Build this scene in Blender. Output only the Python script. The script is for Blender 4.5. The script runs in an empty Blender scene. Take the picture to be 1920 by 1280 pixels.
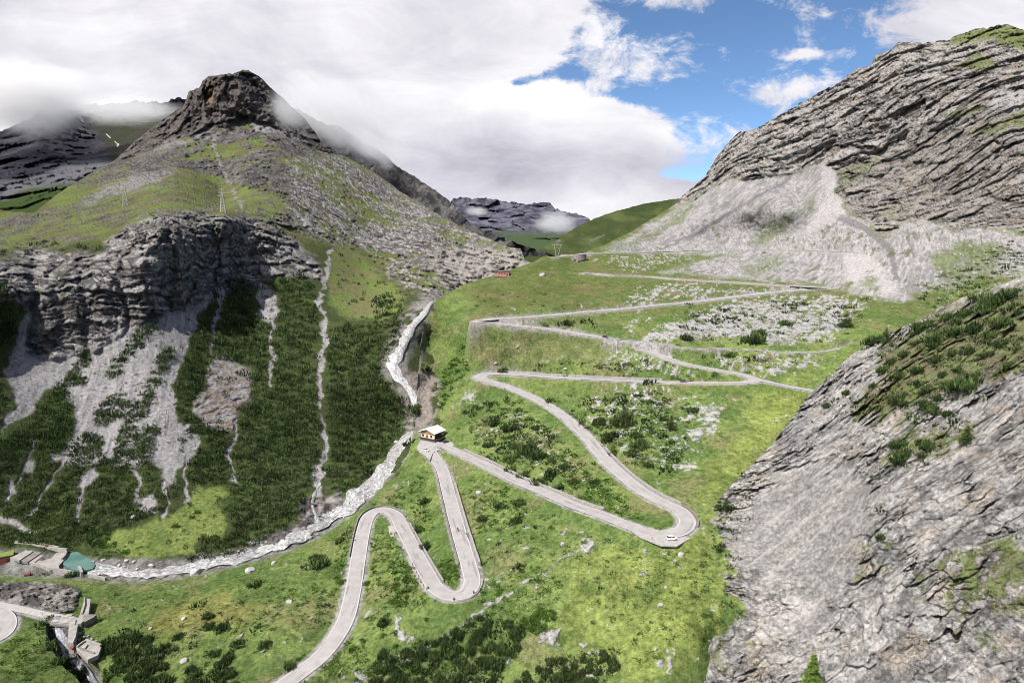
import bpy, math, random
import numpy as np

# ------------------------------------------------------------------ camera, sky, sun, exposure
SC = bpy.context.scene
COL = SC.collection
F = 1251.0                       # focal length in pixels of the 1920 px wide photograph
PITCH = math.atan(200.0 / F)     # horizon at row 440
CP, SP = math.cos(PITCH), math.sin(PITCH)

cam_data = bpy.data.cameras.new('camera')
cam = bpy.data.objects.new('camera', cam_data)
COL.objects.link(cam)
cam.rotation_euler = (math.pi / 2 - PITCH, 0, 0)
cam_data.sensor_width = 36.0
cam_data.lens = F / 1920 * 36.0
cam_data.clip_start = 1.0
cam_data.clip_end = 30000.0
SC.camera = cam

SUN_EL, SUN_AZ = math.radians(52), math.radians(-136)    # azimuth from +Y towards +X: sun at the left, a little behind
sun_dir = (math.sin(SUN_AZ) * math.cos(SUN_EL), math.cos(SUN_AZ) * math.cos(SUN_EL), math.sin(SUN_EL))
sun_data = bpy.data.lights.new('sun', 'SUN')
sun_data.energy = 4.5
sun_data.angle = math.radians(0.5)
sun_data.color = (1.0, 0.955, 0.89)
sun = bpy.data.objects.new('sun', sun_data)
COL.objects.link(sun)
from mathutils import Vector
sun.rotation_euler = Vector(sun_dir).to_track_quat('Z', 'Y').to_euler()

SC.view_settings.view_transform = 'Standard'
SC.view_settings.look = 'None'
SC.view_settings.gamma = 1.0
SC.view_settings.exposure = 1.0
SC.cycles.max_bounces = 6
SC.cycles.diffuse_bounces = 3
SC.cycles.transparent_max_bounces = 8
SC.cycles.volume_bounces = 2
SC.cycles.filter_width = 0.9
SC.cycles.use_denoising = True


class NT:
    """small helper for node trees"""
    def __init__(self, tree):
        self.t = tree
        tree.nodes.clear()

    def n(self, kind, **kw):
        nd = self.t.nodes.new(kind)
        for k, v in kw.items():
            if k == 'inp':
                for kk, vv in v.items():
                    self.set(nd.inputs[kk], vv)
            else:
                setattr(nd, k, v)
        return nd

    def set(self, sock, v):
        if isinstance(v, bpy.types.NodeSocket):
            self.t.links.new(v, sock)
        else:
            sock.default_value = v

    def m(self, op, a, b=0.0, c=None, clamp=False):
        nd = self.t.nodes.new('ShaderNodeMath')
        nd.operation = op
        nd.use_clamp = clamp
        self.set(nd.inputs[0], a)
        self.set(nd.inputs[1], b)
        if c is not None:
            self.set(nd.inputs[2], c)
        return nd.outputs[0]

    def ss(self, v, lo, hi, a=0.0, b=1.0):
        nd = self.t.nodes.new('ShaderNodeMapRange')
        nd.interpolation_type = 'SMOOTHSTEP'
        for i, x in enumerate((v, lo, hi, a, b)):
            self.set(nd.inputs[i], x)
        return nd.outputs[0]

    def lin(self, v, lo, hi, a=0.0, b=1.0):
        nd = self.t.nodes.new('ShaderNodeMapRange')
        for i, x in enumerate((v, lo, hi, a, b)):
            self.set(nd.inputs[i], x)
        return nd.outputs[0]

    def mix(self, f, a, b, mode='MIX'):
        nd = self.t.nodes.new('ShaderNodeMix')
        nd.data_type = 'RGBA'
        nd.blend_type = mode
        self.set(nd.inputs[0], f)
        self.set(nd.inputs[6], a)
        self.set(nd.inputs[7], b)
        return nd.outputs[2]

    def noise(self, vec, scale, detail=4, rough=0.55, dist=0.0):
        nd = self.t.nodes.new('ShaderNodeTexNoise')
        if vec is not None:
            self.set(nd.inputs['Vector'], vec)
        nd.inputs['Scale'].default_value = scale
        nd.inputs['Detail'].default_value = detail
        nd.inputs['Roughness'].default_value = rough
        nd.inputs['Distortion'].default_value = dist
        return nd.outputs[0]

    def comb(self, x, y, z):
        nd = self.t.nodes.new('ShaderNodeCombineXYZ')
        for i, v in enumerate((x, y, z)):
            self.set(nd.inputs[i], v)
        return nd.outputs[0]


def uv_dir(px, py):
    xc, yc = (px - 960) / F, (640 - py) / F
    dy = CP + yc * SP
    return xc / dy, (yc * CP - SP) / dy


def build_world():
    w = bpy.data.worlds.new('World')
    SC.world = w
    w.use_nodes = True
    N = NT(w.node_tree)
    sky = N.n('ShaderNodeTexSky', sky_type='NISHITA', sun_disc=False)
    sky.sun_elevation = SUN_EL
    sky.sun_rotation = SUN_AZ
    sky.altitude = 4000
    sky.air_density = 0.9
    sky.dust_density = 0.0
    sky.ozone_density = 2.5
    tc = N.n('ShaderNodeTexCoord').outputs['Generated']
    sep = N.n('ShaderNodeSeparateXYZ', inp={0: tc})
    x, y, z = sep.outputs
    ya = N.m('MAXIMUM', N.m('ABSOLUTE', y), 0.15)
    u = N.m('DIVIDE', x, ya)
    v = N.m('DIVIDE', z, ya)
    v2 = N.m('MULTIPLY', v, 1.55)
    p = N.comb(u, v2, N.m('MULTIPLY', y, 0.2))
    # warped coordinates so that the blobs get ragged outlines
    wn = N.n('ShaderNodeTexNoise', inp={'Vector': p, 'Scale': 5.0, 'Detail': 5.0, 'Roughness': 0.6})
    wsep = N.n('ShaderNodeSeparateXYZ', inp={0: wn.outputs['Color']})
    uw = N.m('ADD', u, N.m('MULTIPLY', N.m('SUBTRACT', wsep.outputs[0], 0.5), 0.14))
    vw = N.m('ADD', v, N.m('MULTIPLY', N.m('SUBTRACT', wsep.outputs[1], 0.5), 0.06))

    def blob(px, py, rx, ry, wgt):
        bu, bv = uv_dir(px, py)
        du = N.m('DIVIDE', N.m('SUBTRACT', uw, bu), rx / F)
        dv = N.m('DIVIDE', N.m('SUBTRACT', vw, bv), ry / F)
        r2 = N.m('ADD', N.m('MULTIPLY', du, du), N.m('MULTIPLY', dv, dv))
        return N.m('MULTIPLY', N.m('EXPONENT', N.m('MULTIPLY', r2, -1.0)), wgt)

    n1 = N.noise(p, 5.5, 9, 0.62, 0.4)
    n2 = N.noise(p, 16.0, 8, 0.66, 0.5)
    nn = N.m('ADD', N.m('MULTIPLY', N.m('SUBTRACT', n1, 0.5), 3.6), N.m('MULTIPLY', N.m('SUBTRACT', n2, 0.5), 3.4))
    cov = N.m('ADD', N.ss(N.m('SUBTRACT', uw, N.m('MULTIPLY', vw, 0.15)), 0.30, -0.04, -0.42, 1.9), nn)
    blobs = [(1010, 330, 190, 80, 1.0), (1150, 235, 120, 50, .75), (1110, 60, 40, 30, .2), (1290, 250, 75, 40, .75),
             (1330, 350, 130, 36, .8), (1180, 392, 260, 26, 1.9), (1530, 172, 90, 20, 1.2), (1530, 102, 55, 14, 1.3), (1210, 300, 60, 40, .5), (1400, 262, 60, 30, .9),
             (1850, 20, 150, 120, 2.0), (1250, 120, 60, 26, .45), (1340, 150, 60, 20, .6), (1290, 12, 140, 18, .3), (1420, 185, 60, 24, .7), (1620, 60, 50, 50, .7), (1150, 105, 36, 30, .55), (1200, 140, 26, 20, .4), (1430, 90, 50, 24, .45), (1280, 80, 60, 20, .4), (1230, 170, 50, 16, .35),
             (1400, 60, 60, 30, -.25),
             (1200, 178, 90, 18, -1.3), (1230, 322, 90, 12, -1.2), (1300, 200, 70, 16, -.5), (1060, 140, 70, 26, -1.3), (1090, 85, 50, 50, -1.0), (1170, 70, 70, 60, -.8), (1140, 10, 50, 30, -.5), (1270, 60, 80, 30, -.4), (1000, 150, 30, 14, -.9)]
    for b in blobs:
        cov = N.m('ADD', cov, blob(*b))
    cov = N.m('ADD', cov, N.ss(vw, 0.115, 0.045, 0.0, 1.5))
    mask = N.ss(cov, -0.12, 0.85)
    # inner shading of the cloud: thick grey bellies and bright tops
    s1 = N.noise(p, 2.6, 7, 0.55, 0.5)
    s2 = N.noise(N.comb(N.m('MULTIPLY', u, .8), N.m('MULTIPLY', v2, 1.5), 3.0), 7.0, 7, 0.6, 0.6)
    body = N.m('ADD', N.lin(s1, 0.34, 0.66, 0.32, 0.92), N.m('MULTIPLY', N.m('SUBTRACT', s2, 0.5), 1.15))
    for b in [(960, 312, 210, 38, -.50), (800, 90, 130, 70, -.22), (560, 180, 160, 60, -.10), (90, 150, 90, 70, -.28), (1000, 185, 120, 36, .35), (1100, 120, 60, 60, -.15),
              (100, 50, 140, 60, .25), (560, 215, 90, 30, .2), (990, 40, 160, 50, -.15), (1300, 255, 70, 28, .3), (1840, 20, 150, 60, .3), (800, 180, 120, 40, .15), (1200, 385, 200, 26, .2)]:
        body = N.m('ADD', body, blob(*b))
    body = N.m('MINIMUM', N.m('MAXIMUM', body, 0.0), 1.0)
    cl = N.mix(body, (0.255, 0.246, 0.292, 1), (0.510, 0.504, 0.522, 1))
    # clouds are given in output units, the sky is scaled by the background strength
    STR = 0.10
    cl10 = N.mix(1.0, cl, (1 / STR, 1 / STR, 1 / STR, 1), 'MULTIPLY')
    skyc = N.mix(1.0, sky.outputs[0], (0.70, 0.78, 0.80, 1), 'MULTIPLY')
    front = N.ss(z, -0.08, 0.02)
    up = N.m('MULTIPLY', mask, front)
    col = N.mix(up, skyc, cl10)
    bg = N.n('ShaderNodeBackground', inp={0: col, 1: STR})
    out = N.n('ShaderNodeOutputWorld')
    w.node_tree.links.new(bg.outputs[0], out.inputs[0])


build_world()

# ------------------------------------------------------------------ numeric helpers
rng = np.random.default_rng(7)
random.seed(7)
_perm = rng.permutation(256).astype(np.int32)
_perm = np.concatenate([_perm, _perm, _perm])
_g = rng.normal(size=(256, 3)).astype(np.float32)
_g /= np.linalg.norm(_g, axis=1, keepdims=True)


def pn(x, y, z):
    x = np.asarray(x, np.float32); y = np.asarray(y, np.float32); z = np.asarray(z, np.float32)
    x, y, z = np.broadcast_arrays(x, y, z)
    xi = np.floor(x); yi = np.floor(y); zi = np.floor(z)
    xf = x - xi; yf = y - yi; zf = z - zi
    xi = xi.astype(np.int32) & 255; yi = yi.astype(np.int32) & 255; zi = zi.astype(np.int32) & 255
    u = xf * xf * xf * (xf * (xf * 6 - 15) + 10)
    v = yf * yf * yf * (yf * (yf * 6 - 15) + 10)
    w = zf * zf * zf * (zf * (zf * 6 - 15) + 10)
    res = None
    for dz in (0, 1):
        wz = w if dz else 1 - w
        for dy in (0, 1):
            wy = v if dy else 1 - v
            for dx in (0, 1):
                wx = u if dx else 1 - u
                h = _perm[_perm[_perm[xi + dx] + yi + dy] + zi + dz]
                g = _g[h & 255]
                d = g[..., 0] * (xf - dx) + g[..., 1] * (yf - dy) + g[..., 2] * (zf - dz)
                d = d * (wx * wy * wz)
                res = d if res is None else res + d
    return res * 1.5


def fbm(x, y, z, o=4, gain=0.5, lac=2.03):
    a, s, f = 1.0, 0.0, 1.0
    for i in range(o):
        s = s + a * pn(x * f + 17.3 * i, y * f - 9.1 * i, z * f + 3.7 * i)
        a *= gain
        f *= lac
    return s


def ridge(x, y, z, o=4, gain=0.5, lac=2.07):
    a, s, f = 1.0, 0.0, 1.0
    for i in range(o):
        s = s + a * (1 - 2.2 * np.abs(pn(x * f + 5.3 * i, y * f + 1.1 * i, z * f - 7.7 * i)))
        a *= gain
        f *= lac
    return s


_wr = rng.uniform(0, 1, (256, 3)).astype(np.float32)
_wt = rng.normal(size=(256, 3)).astype(np.float32)
_wt /= np.linalg.norm(_wt, axis=1, keepdims=True)
_wo = rng.uniform(0, 1, (256, 2)).astype(np.float32)


def facets(x, y, z, mask, tilt=.9):
    """angular blocks: (height of tilted facets, distance to the nearest joint, tone); only where mask > 0"""
    shp = mask.shape
    sel = np.nonzero(mask.ravel() > .003)[0]
    val = np.zeros(mask.size, np.float32); edge = np.ones(mask.size, np.float32); tone = np.full(mask.size, .5, np.float32)
    if len(sel):
        q = [np.broadcast_to(a, shp).ravel()[sel].astype(np.float32) for a in (x, y, z)]
        ci = [np.floor(a) for a in q]
        fr = [a - b for a, b in zip(q, ci)]
        ci = [a.astype(np.int32) & 255 for a in ci]
        f1 = np.full(len(sel), 9.0, np.float32); f2 = f1.copy(); hb = np.zeros(len(sel), np.int32); tb = np.zeros(len(sel), np.float32)
        for dx in (-1, 0, 1):
            for dy in (-1, 0, 1):
                for dz in (-1, 0, 1):
                    h = _perm[_perm[_perm[(ci[0] + dx) & 255] + ((ci[1] + dy) & 255)] + ((ci[2] + dz) & 255)]
                    r = _wr[h]
                    ex = dx + r[:, 0] - fr[0]; ey = dy + r[:, 1] - fr[1]; ez = dz + r[:, 2] - fr[2]
                    d2 = ex * ex + ey * ey + ez * ez
                    near = d2 < f1
                    f2 = np.where(near, f1, np.minimum(f2, d2))
                    t = _wt[h]
                    tb = np.where(near, t[:, 0] * ex + t[:, 1] * ey + t[:, 2] * ez, tb)
                    hb = np.where(near, h, hb)
                    f1 = np.where(near, d2, f1)
        val[sel] = (_wo[hb, 0] - .5) + tilt * tb
        edge[sel] = np.sqrt(f2) - np.sqrt(f1)
        tone[sel] = _wo[hb, 1]
    return val.reshape(shp), edge.reshape(shp), tone.reshape(shp)


def strata(s, l1, l2, period, seed, run=26.0):
    """broken beds: height of the ledge profile, tone of the bed"""
    q = s / period + .30 * fbm(l1 / 70, l2 / 70, s * 0 + seed, 3)
    k = np.floor(q)
    fr = q - k
    h = np.abs(np.sin(k * 12.9898 + seed * 78.233) * 43758.5453) % 1.0
    brk = sstep(pn(l1 / run + 3.1 * k, l2 / run, k * .37 + seed), -.30, .10)
    prof = (1 - fr) * sstep(fr, 0.0, .10)
    return prof * (.25 + .75 * h) * (.25 + .75 * brk), h


def sstep(x, a, b):
    t = np.clip((x - a) / (b - a), 0, 1)
    return t * t * (3 - 2 * t)


def lerp(a, b, t):
    return a + (b - a) * t


def rays(px, py):
    """per unit of world Y: x and z of the ray through a pixel of the photograph"""
    xc = (np.asarray(px, float) - 960) / F
    yc = (640 - np.asarray(py, float)) / F
    dy = CP + yc * SP
    return xc / dy, (yc * CP - SP) / dy


def project(P):
    """world -> pixel of the photograph"""
    P = np.asarray(P, float)
    x, y, z = P[..., 0], P[..., 1], P[..., 2]
    d = y * CP - z * SP
    u = y * SP + z * CP
    return 960 + F * x / d, 640 - F * u / d


def Yof(px, py, z):
    return z / rays(px, py)[1]


def at(px, py, Y):
    a, b = rays(px, py)
    return np.stack([a * Y, np.broadcast_to(Y, np.shape(a)), b * Y], -1)


class TPS:
    """thin plate spline of 1 / distance over the picture plane (planes stay planes)"""
    def __init__(self, pts, lam=1e-4):
        pts = np.array(pts, float)
        self.c = pts[:, :2] / 500.0
        val = 1000.0 / pts[:, 2]
        n = len(pts)
        r = np.linalg.norm(self.c[:, None] - self.c[None], axis=2)
        K = np.where(r > 0, r * r * np.log(np.maximum(r, 1e-9)), 0) + lam * np.eye(n)
        Pm = np.concatenate([np.ones((n, 1)), self.c], 1)
        A = np.zeros((n + 3, n + 3))
        A[:n, :n] = K; A[:n, n:] = Pm; A[n:, :n] = Pm.T
        s = np.linalg.solve(A, np.concatenate([val, np.zeros(3)]))
        self.w, self.a = s[:n], s[n:]

    def __call__(self, px, py):
        px = np.asarray(px, float); py = np.asarray(py, float)
        sh = px.shape
        q = np.stack([px.ravel(), py.ravel()], 1) / 500.0
        out = np.empty(len(q))
        for i in range(0, len(q), 20000):
            s = q[i:i + 20000].astype(np.float32)
            d2 = (s[:, None, 0] - self.c[None, :, 0].astype(np.float32)) ** 2 + (s[:, None, 1] - self.c[None, :, 1].astype(np.float32)) ** 2
            K = 0.5 * d2 * np.log(np.maximum(d2, 1e-12))
            out[i:i + 20000] = K @ self.w + self.a[0] + s @ self.a[1:]
        return (1000.0 / np.maximum(out, 0.12)).reshape(sh)


def interp_curve(pts):
    p = np.array(pts, float)
    return lambda x: np.interp(x, p[:, 0], p[:, 1])


def poly_sd(px, py, poly):
    """signed distance in picture pixels, positive inside"""
    poly = np.array(poly, float)
    out = np.full(px.shape, -1e3, np.float32)
    x0, y0 = poly.min(0) - 60; x1, y1 = poly.max(0) + 60
    sel = (px > x0) & (px < x1) & (py > y0) & (py < y1)
    X, Y = px[sel], py[sel]
    if X.size == 0:
        return out
    ins = np.zeros(X.shape, bool)
    d2 = np.full(X.shape, 1e9)
    for (ax, ay), (bx, by) in zip(poly, np.roll(poly, -1, 0)):
        ex, ey = bx - ax, by - ay
        t = np.clip(((X - ax) * ex + (Y - ay) * ey) / (ex * ex + ey * ey + 1e-9), 0, 1)
        d2 = np.minimum(d2, (X - ax - t * ex) ** 2 + (Y - ay - t * ey) ** 2)
        if ay != by:
            c = ((ay > Y) != (by > Y)) & (X < (bx - ax) * (Y - ay) / (by - ay) + ax)
            ins ^= c
    d = np.sqrt(d2)
    out[sel] = np.where(ins, d, -d)
    return out


def line_d(px, py, pts):
    """distance in pixels to a polyline"""
    pts = np.array(pts, float)
    out = np.full(px.shape, 1e3, np.float32)
    x0, y0 = pts[:, :2].min(0) - 40; x1, y1 = pts[:, :2].max(0) + 40
    sel = (px > x0) & (px < x1) & (py > y0) & (py < y1)
    X, Y = px[sel], py[sel]
    d2 = np.full(X.shape, 1e6)
    for a, b in zip(pts[:-1], pts[1:]):
        ex, ey = b[0] - a[0], b[1] - a[1]
        t = np.clip(((X - a[0]) * ex + (Y - a[1]) * ey) / (ex * ex + ey * ey + 1e-9), 0, 1)
        d2 = np.minimum(d2, (X - a[0] - t * ex) ** 2 + (Y - a[1] - t * ey) ** 2)
    out[sel] = np.sqrt(d2)
    return out


def catmull(pts, step):
    """smooth polyline through points (any dimension), resampled at about the given spacing"""
    p = np.array(pts, float)
    e = np.concatenate([[2 * p[0] - p[1]], p, [2 * p[-1] - p[-2]]])
    out = []
    for i in range(1, len(e) - 2):
        p0, p1, p2, p3 = e[i - 1:i + 3]
        n = max(2, int(np.linalg.norm(p2 - p1) / step * 4))
        t = np.linspace(0, 1, n, endpoint=False)[:, None]
        out.append(0.5 * (2 * p1 + (p2 - p0) * t + (2 * p0 - 5 * p1 + 4 * p2 - p3) * t ** 2 + (3 * p1 - p0 - 3 * p2 + p3) * t ** 3))
    out = np.concatenate(out + [p[-1:]])
    s = np.concatenate([[0], np.cumsum(np.linalg.norm(np.diff(out, axis=0), axis=1))])
    m = max(2, int(s[-1] / step) + 1)
    q = np.linspace(0, s[-1], m)
    return np.stack([np.interp(q, s, out[:, k]) for k in range(out.shape[1])], 1)


# ------------------------------------------------------------------ object helpers
def tag(o, label=None, cat=None, group=None, kind=None):
    if label: o['label'] = label
    if cat: o['category'] = cat
    if group: o['group'] = group
    if kind: o['kind'] = kind
    return o


def np_mesh(name, V, Fq, mats, attrs=None, smooth=True, mat_idx=None):
    """mesh from numpy arrays; Fq is (n,3) or (n,4)"""
    me = bpy.data.meshes.new(name)
    V = np.ascontiguousarray(V, np.float32).reshape(-1, 3)
    Fq = np.ascontiguousarray(Fq, np.int32)
    k = Fq.shape[1]
    me.vertices.add(len(V))
    me.vertices.foreach_set('co', V.ravel())
    me.loops.add(Fq.size)
    me.loops.foreach_set('vertex_index', Fq.ravel())
    me.polygons.add(len(Fq))
    me.polygons.foreach_set('loop_start', np.arange(len(Fq), dtype=np.int32) * k)
    me.polygons.foreach_set('use_smooth', np.full(len(Fq), smooth, bool))
    for mt in (mats if isinstance(mats, (list, tuple)) else [mats]):
        me.materials.append(mt)
    if mat_idx is not None:
        me.polygons.foreach_set('material_index', np.asarray(mat_idx, np.int32))
    for an, av in (attrs or {}).items():
        av = np.asarray(av, np.float32)
        if av.ndim == 2:
            at_ = me.attributes.new(an, 'FLOAT_COLOR', 'POINT')
            at_.data.foreach_set('color', np.concatenate([av, np.ones((len(av), 1), np.float32)], 1).ravel())
        else:
            at_ = me.attributes.new(an, 'FLOAT', 'POINT')
            at_.data.foreach_set('value', av.ravel())
    me.update(calc_edges=True)
    return me


def link(name, me, parent=None, loc=None):
    o = bpy.data.objects.new(name, me)
    COL.objects.link(o)
    if loc is not None: o.location = loc
    if parent is not None: o.parent = parent
    return o

# ------------------------------------------------------------------ roads (px, py in the photograph, z in metres below the camera at the anchors)
def road3d(pts, closed=False):
    """pts: (px, py, z or None); heights between anchors are spread evenly over the length"""
    px = np.array([p[0] for p in pts], float); py = np.array([p[1] for p in pts], float)
    z = [p[2] if len(p) > 2 else None for p in pts]
    idx = [i for i, v in enumerate(z) if v is not None]
    zz = np.interp(np.arange(len(pts)), idx, [z[i] for i in idx])
    for _ in range(6):
        P = at(px, py, Yof(px, py, zz))
        s = np.concatenate([[0], np.cumsum(np.linalg.norm(np.diff(P[:, :2], axis=0), axis=1))])
        zz = np.interp(s, s[idx], [z[i] for i in idx])
    return at(px, py, Yof(px, py, zz))


ROAD = [(470, 1322, -152.5), (505, 1300), (560, 1262), (610, 1220), (646, 1165), (661, 1110), (671, 1050), (681, 995), (692, 966), (715, 955, -142), (740, 964),
        (755, 990), (776, 1030), (800, 1074), (818, 1102), (845, 1116, -137), (872, 1111), (885, 1090), (879, 1060), (867, 1020),
        (853, 970), (840, 920), (829, 880), (814, 857), (808, 843, -127.2), (818, 834), (838, 838), (877, 856), (904, 868), (926, 879), (976, 904),
        (1026, 924), (1077, 947), (1127, 964), (1178, 984), (1218, 997), (1250, 1001), (1278, 994, -116), (1289, 977), (1275, 957), (1249, 944),
        (1226, 933), (1190, 910), (1150, 876), (1122, 846), (1104, 823), (1070, 790), (1043, 769), (1020, 756), (986, 739), (949, 724),
        (919, 715), (899, 707, -100), (919, 700), (976, 702), (1043, 707), (1144, 712), (1245, 716), (1347, 718), (1395, 717), (1416, 712, -82.5),
        (1391, 702), (1347, 694), (1272, 679), (1228, 662), (1178, 645), (1137, 634), (1094, 627), (1043, 618), (976, 611), (926, 605),
        (893, 602, -64), (926, 598), (976, 595), (1043, 590), (1110, 584), (1178, 578), (1245, 571), (1280, 568), (1381, 556), (1448, 548),
        (1515, 542.5), (1556, 540.5, -46), (1515, 538), (1482, 536), (1381, 529.5), (1280, 524), (1211, 518.5), (1144, 516), (1118, 513.5, -37.5), (1098, 512, -37)]
UPPER = [(1040, 481, -22.5), (1075, 478, -21.8), (1110, 474.5, -21), (1211, 473, -20.5), (1300, 470), (1414, 469, -19), (1515, 470), (1599, 473, -17.5)]
BRANCH = [(1421, 711, -82.5), (1445, 717), (1468, 722, -83), (1500, 728), (1530, 733, -83.5)]
LEFTBEND = [(-170, 1148, -151), (-100, 1143), (-60, 1140, -150.5), (-20, 1143), (4, 1152), (13, 1168, -150), (4, 1188), (-20, 1200), (-60, 1206, -149), (-170, 1216, -147.5)]
LANE = [(-190, 1090, -152), (-60, 1118, -151.5), (0, 1133, -151.3), (60, 1146), (85, 1152, -151), (140, 1163, -151), (150, 1160, -151)]
FOOTPATH = [(1137, 634, -70), (1178, 637), (1230, 641), (1281, 650), (1381, 653), (1448, 658), (1532, 659), (1596, 650, -71)]

R_main = catmull(road3d(ROAD), 2.0)
R_upper = catmull(road3d(UPPER), 3.0)
R_branch = catmull(road3d(BRANCH), 2.0)
R_left = catmull(road3d(LEFTBEND), 1.5)
R_lane = catmull(road3d(LANE), 2.0)
R_foot = catmull(road3d(FOOTPATH), 2.0)

# ------------------------------------------------------------------ depth fields of the three large ground sheets
def cz(*rows):
    return [(a, b, float(Yof(a, b, z))) for a, b, z in rows]


BANK = cz((-120, 1066, -156), (60, 1076, -155.5), (150, 1080, -155.3), (250, 1088, -155), (330, 1080, -154), (400, 1068, -153.3), (470, 1050, -152.4), (540, 1030, -151),
          (600, 1002, -149.5), (650, 968, -147), (690, 937, -144), (720, 902, -140.5), (748, 872, -136.5), (770, 848, -133), (790, 816, -129))
EDGE = cz((800, 795, -127.5), (800, 760, -119), (800, 720, -109), (800, 680, -97), (800, 640, -84), (803, 600, -68), (806, 574, -59))


def road_ctl(P, n):
    q = P[::n]
    x, y = project(q)
    return [(a, b, c) for a, b, c in zip(x, y, q[:, 1])]


B_pts = BANK + EDGE + road_ctl(R_main, 9) + road_ctl(R_upper, 16) + road_ctl(R_branch, 9) + road_ctl(R_foot, 25)[1:] + cz(
    (-120, 1170, -150), (40, 1168, -150), (110, 1180, -152), (0, 1270, -149), (150, 1290, -157), (300, 1280, -156), (420, 1240, -154), (300, 1130, -152),
    (120, 1110, -153), (400, 1180, -151.5), (500, 1120, -150), (580, 1080, -147.5), (-120, 1420, -153), (250, 1420, -160), (500, 1420, -158), (-120, 1280, -148), (-420, 1280, -143), (-420, 1150, -149), (-420, 1420, -146), (-420, 1070, -153),
    (700, 1280, -151), (700, 1420, -158), (900, 1280, -149), (900, 1420, -154), (1100, 1280, -142.5), (1100, 1420, -147), (1250, 1280, -137), (1250, 1420, -140),
    (1000, 1110, -133), (1200, 1120, -128), (1340, 1150, -124.5), (1330, 1060, -120.5), (760, 920, -138)) + [
    (785, 700, 483), (790, 640, 513), (780, 760, 460), (776, 732, 470), (778, 800, 443),
    (830, 555, 590), (900, 522, 650), (935, 513, 672), (1000, 490, 690), (1045, 468, 700), (1100, 464, 800),
    (1180, 437, 900), (1270, 377, 1050), (1345, 300, 1050), (1420, 242, 1020), (1540, 175, 1000), (1640, 108, 980), (1700, 80, 960), (1780, 76, 950),
    (1890, 45, 930), (2060, 60, 900), (2300, 80, 850), (2300, 450, 520), (2300, 900, 280), (2300, 1420, 170), (1400, 400, 886), (1475, 400, 850), (1560, 310, 895), (1480, 335, 925), (1700, 420, 740), (1920, 440, 630), (1900, 300, 720),
    (1900, 180, 790), (1700, 250, 870), (2060, 300, 680), (2060, 450, 580), (1300, 420, 900), (1750, 520, 560), (1750, 590, 480), (1650, 620, 430),
    (1450, 1000, 260), (1400, 1200, 214), (1600, 1280, 212), (2060, 1280, 215), (1700, 900, 330), (2060, 900, 310), (2060, 650, 400), (1450, 1420, 205), (2060, 1420, 190)]
fB = TPS(B_pts)

A_pts = BANK + EDGE + cz(
    (-120, 1040, -155), (150, 1045, -155), (330, 1062, -154), (480, 1030, -152), (620, 970, -148.5), (700, 893, -143), (742, 838, -138), (784, 800, -133),
    (784, 765, -122), (766, 728, -110), (738, 690, -97), (745, 655, -85), (770, 615, -72), (0, 1010, -151), (300, 960, -143), (180, 1000, -150)) + [
    (-420, 470, 700), (-420, 620, 400), (-420, 900, 345), (-420, 1200, 275), (-120, 1200, 285), (200, 1200, 280), (500, 1200, 290), (700, 1100, 325), (800, 950, 370), (-120, 1420, 240), (500, 1420, 240), (820, 1300, 270),
    (300, 800, 388), (300, 650, 440), (300, 600, 462), (300, 420, 520), (0, 480, 500), (0, 620, 430), (0, 800, 362), (-120, 800, 350), (-120, 480, 490), (150, 470, 505),
    (150, 640, 450), (420, 400, 625), (430, 520, 592), (350, 480, 512), (420, 460, 592), (500, 520, 612), (460, 430, 640), (300, 370, 700), (420, 385, 790), (235, 372, 780), (0, 425, 760), (-120, 430, 760), (0, 395, 900), (-120, 380, 950), (110, 365, 960),
    (450, 330, 950), (450, 250, 1250), (460, 140, 1330), (390, 150, 1330), (345, 200, 1380), (250, 268, 1350), (540, 200, 1380), (560, 250, 1350), (620, 265, 1400), (700, 322, 1300),
    (800, 390, 1150), (900, 440, 950), (960, 465, 830), (980, 492, 760), (700, 400, 1000), (800, 450, 860), (850, 500, 740), (900, 525, 700), (700, 500, 720), (620, 480, 690),
    (620, 600, 560), (700, 560, 620), (600, 800, 425), (500, 700, 470), (500, 560, 590), (500, 450, 650), (560, 470, 670), (600, 350, 1000), (170, 325, 1150), (1000, 560, 650), (1000, 800, 480), (400, 900, 365), (520, 900, 372)]
fA = TPS(A_pts)

cb = [(1330, 955, 1.0), (1365, 915, 2), (1400, 880, 4), (1450, 830, 10), (1490, 775, 20)]
C_pts = [(a, b, float(fB(a, b)) - o) for a, b, o in cb] + [(1345, y, float(fB(1345, y)) - 1.0) for y in (1000, 1050, 1100, 1150, 1200, 1250, 1300, 1400)] + [
    (1290, y, float(fB(1290, y)) + 3.0) for y in (1010, 1050, 1100, 1150, 1200, 1250, 1300, 1400)] + [
    (1515, 740, 335), (1592, 668, 325), (1640, 650, 318), (1740, 595, 292), (1920, 520, 258), (2060, 470, 240), (1450, 1000, 238), (1500, 900, 258), (1600, 800, 262), (1700, 700, 258),
    (1810, 815, 205), (1750, 750, 232), (1920, 700, 205), (1920, 900, 168), (1700, 1000, 186), (1900, 1250, 138), (1500, 1150, 200), (1450, 1280, 186), (1600, 1280, 168),
    (2400, 350, 225), (2400, 700, 150), (2400, 1000, 112), (2400, 1420, 90), (2060, 1000, 140), (2060, 1420, 112), (1700, 1420, 140), (1450, 1420, 168)]
fC = TPS(C_pts)

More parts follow.
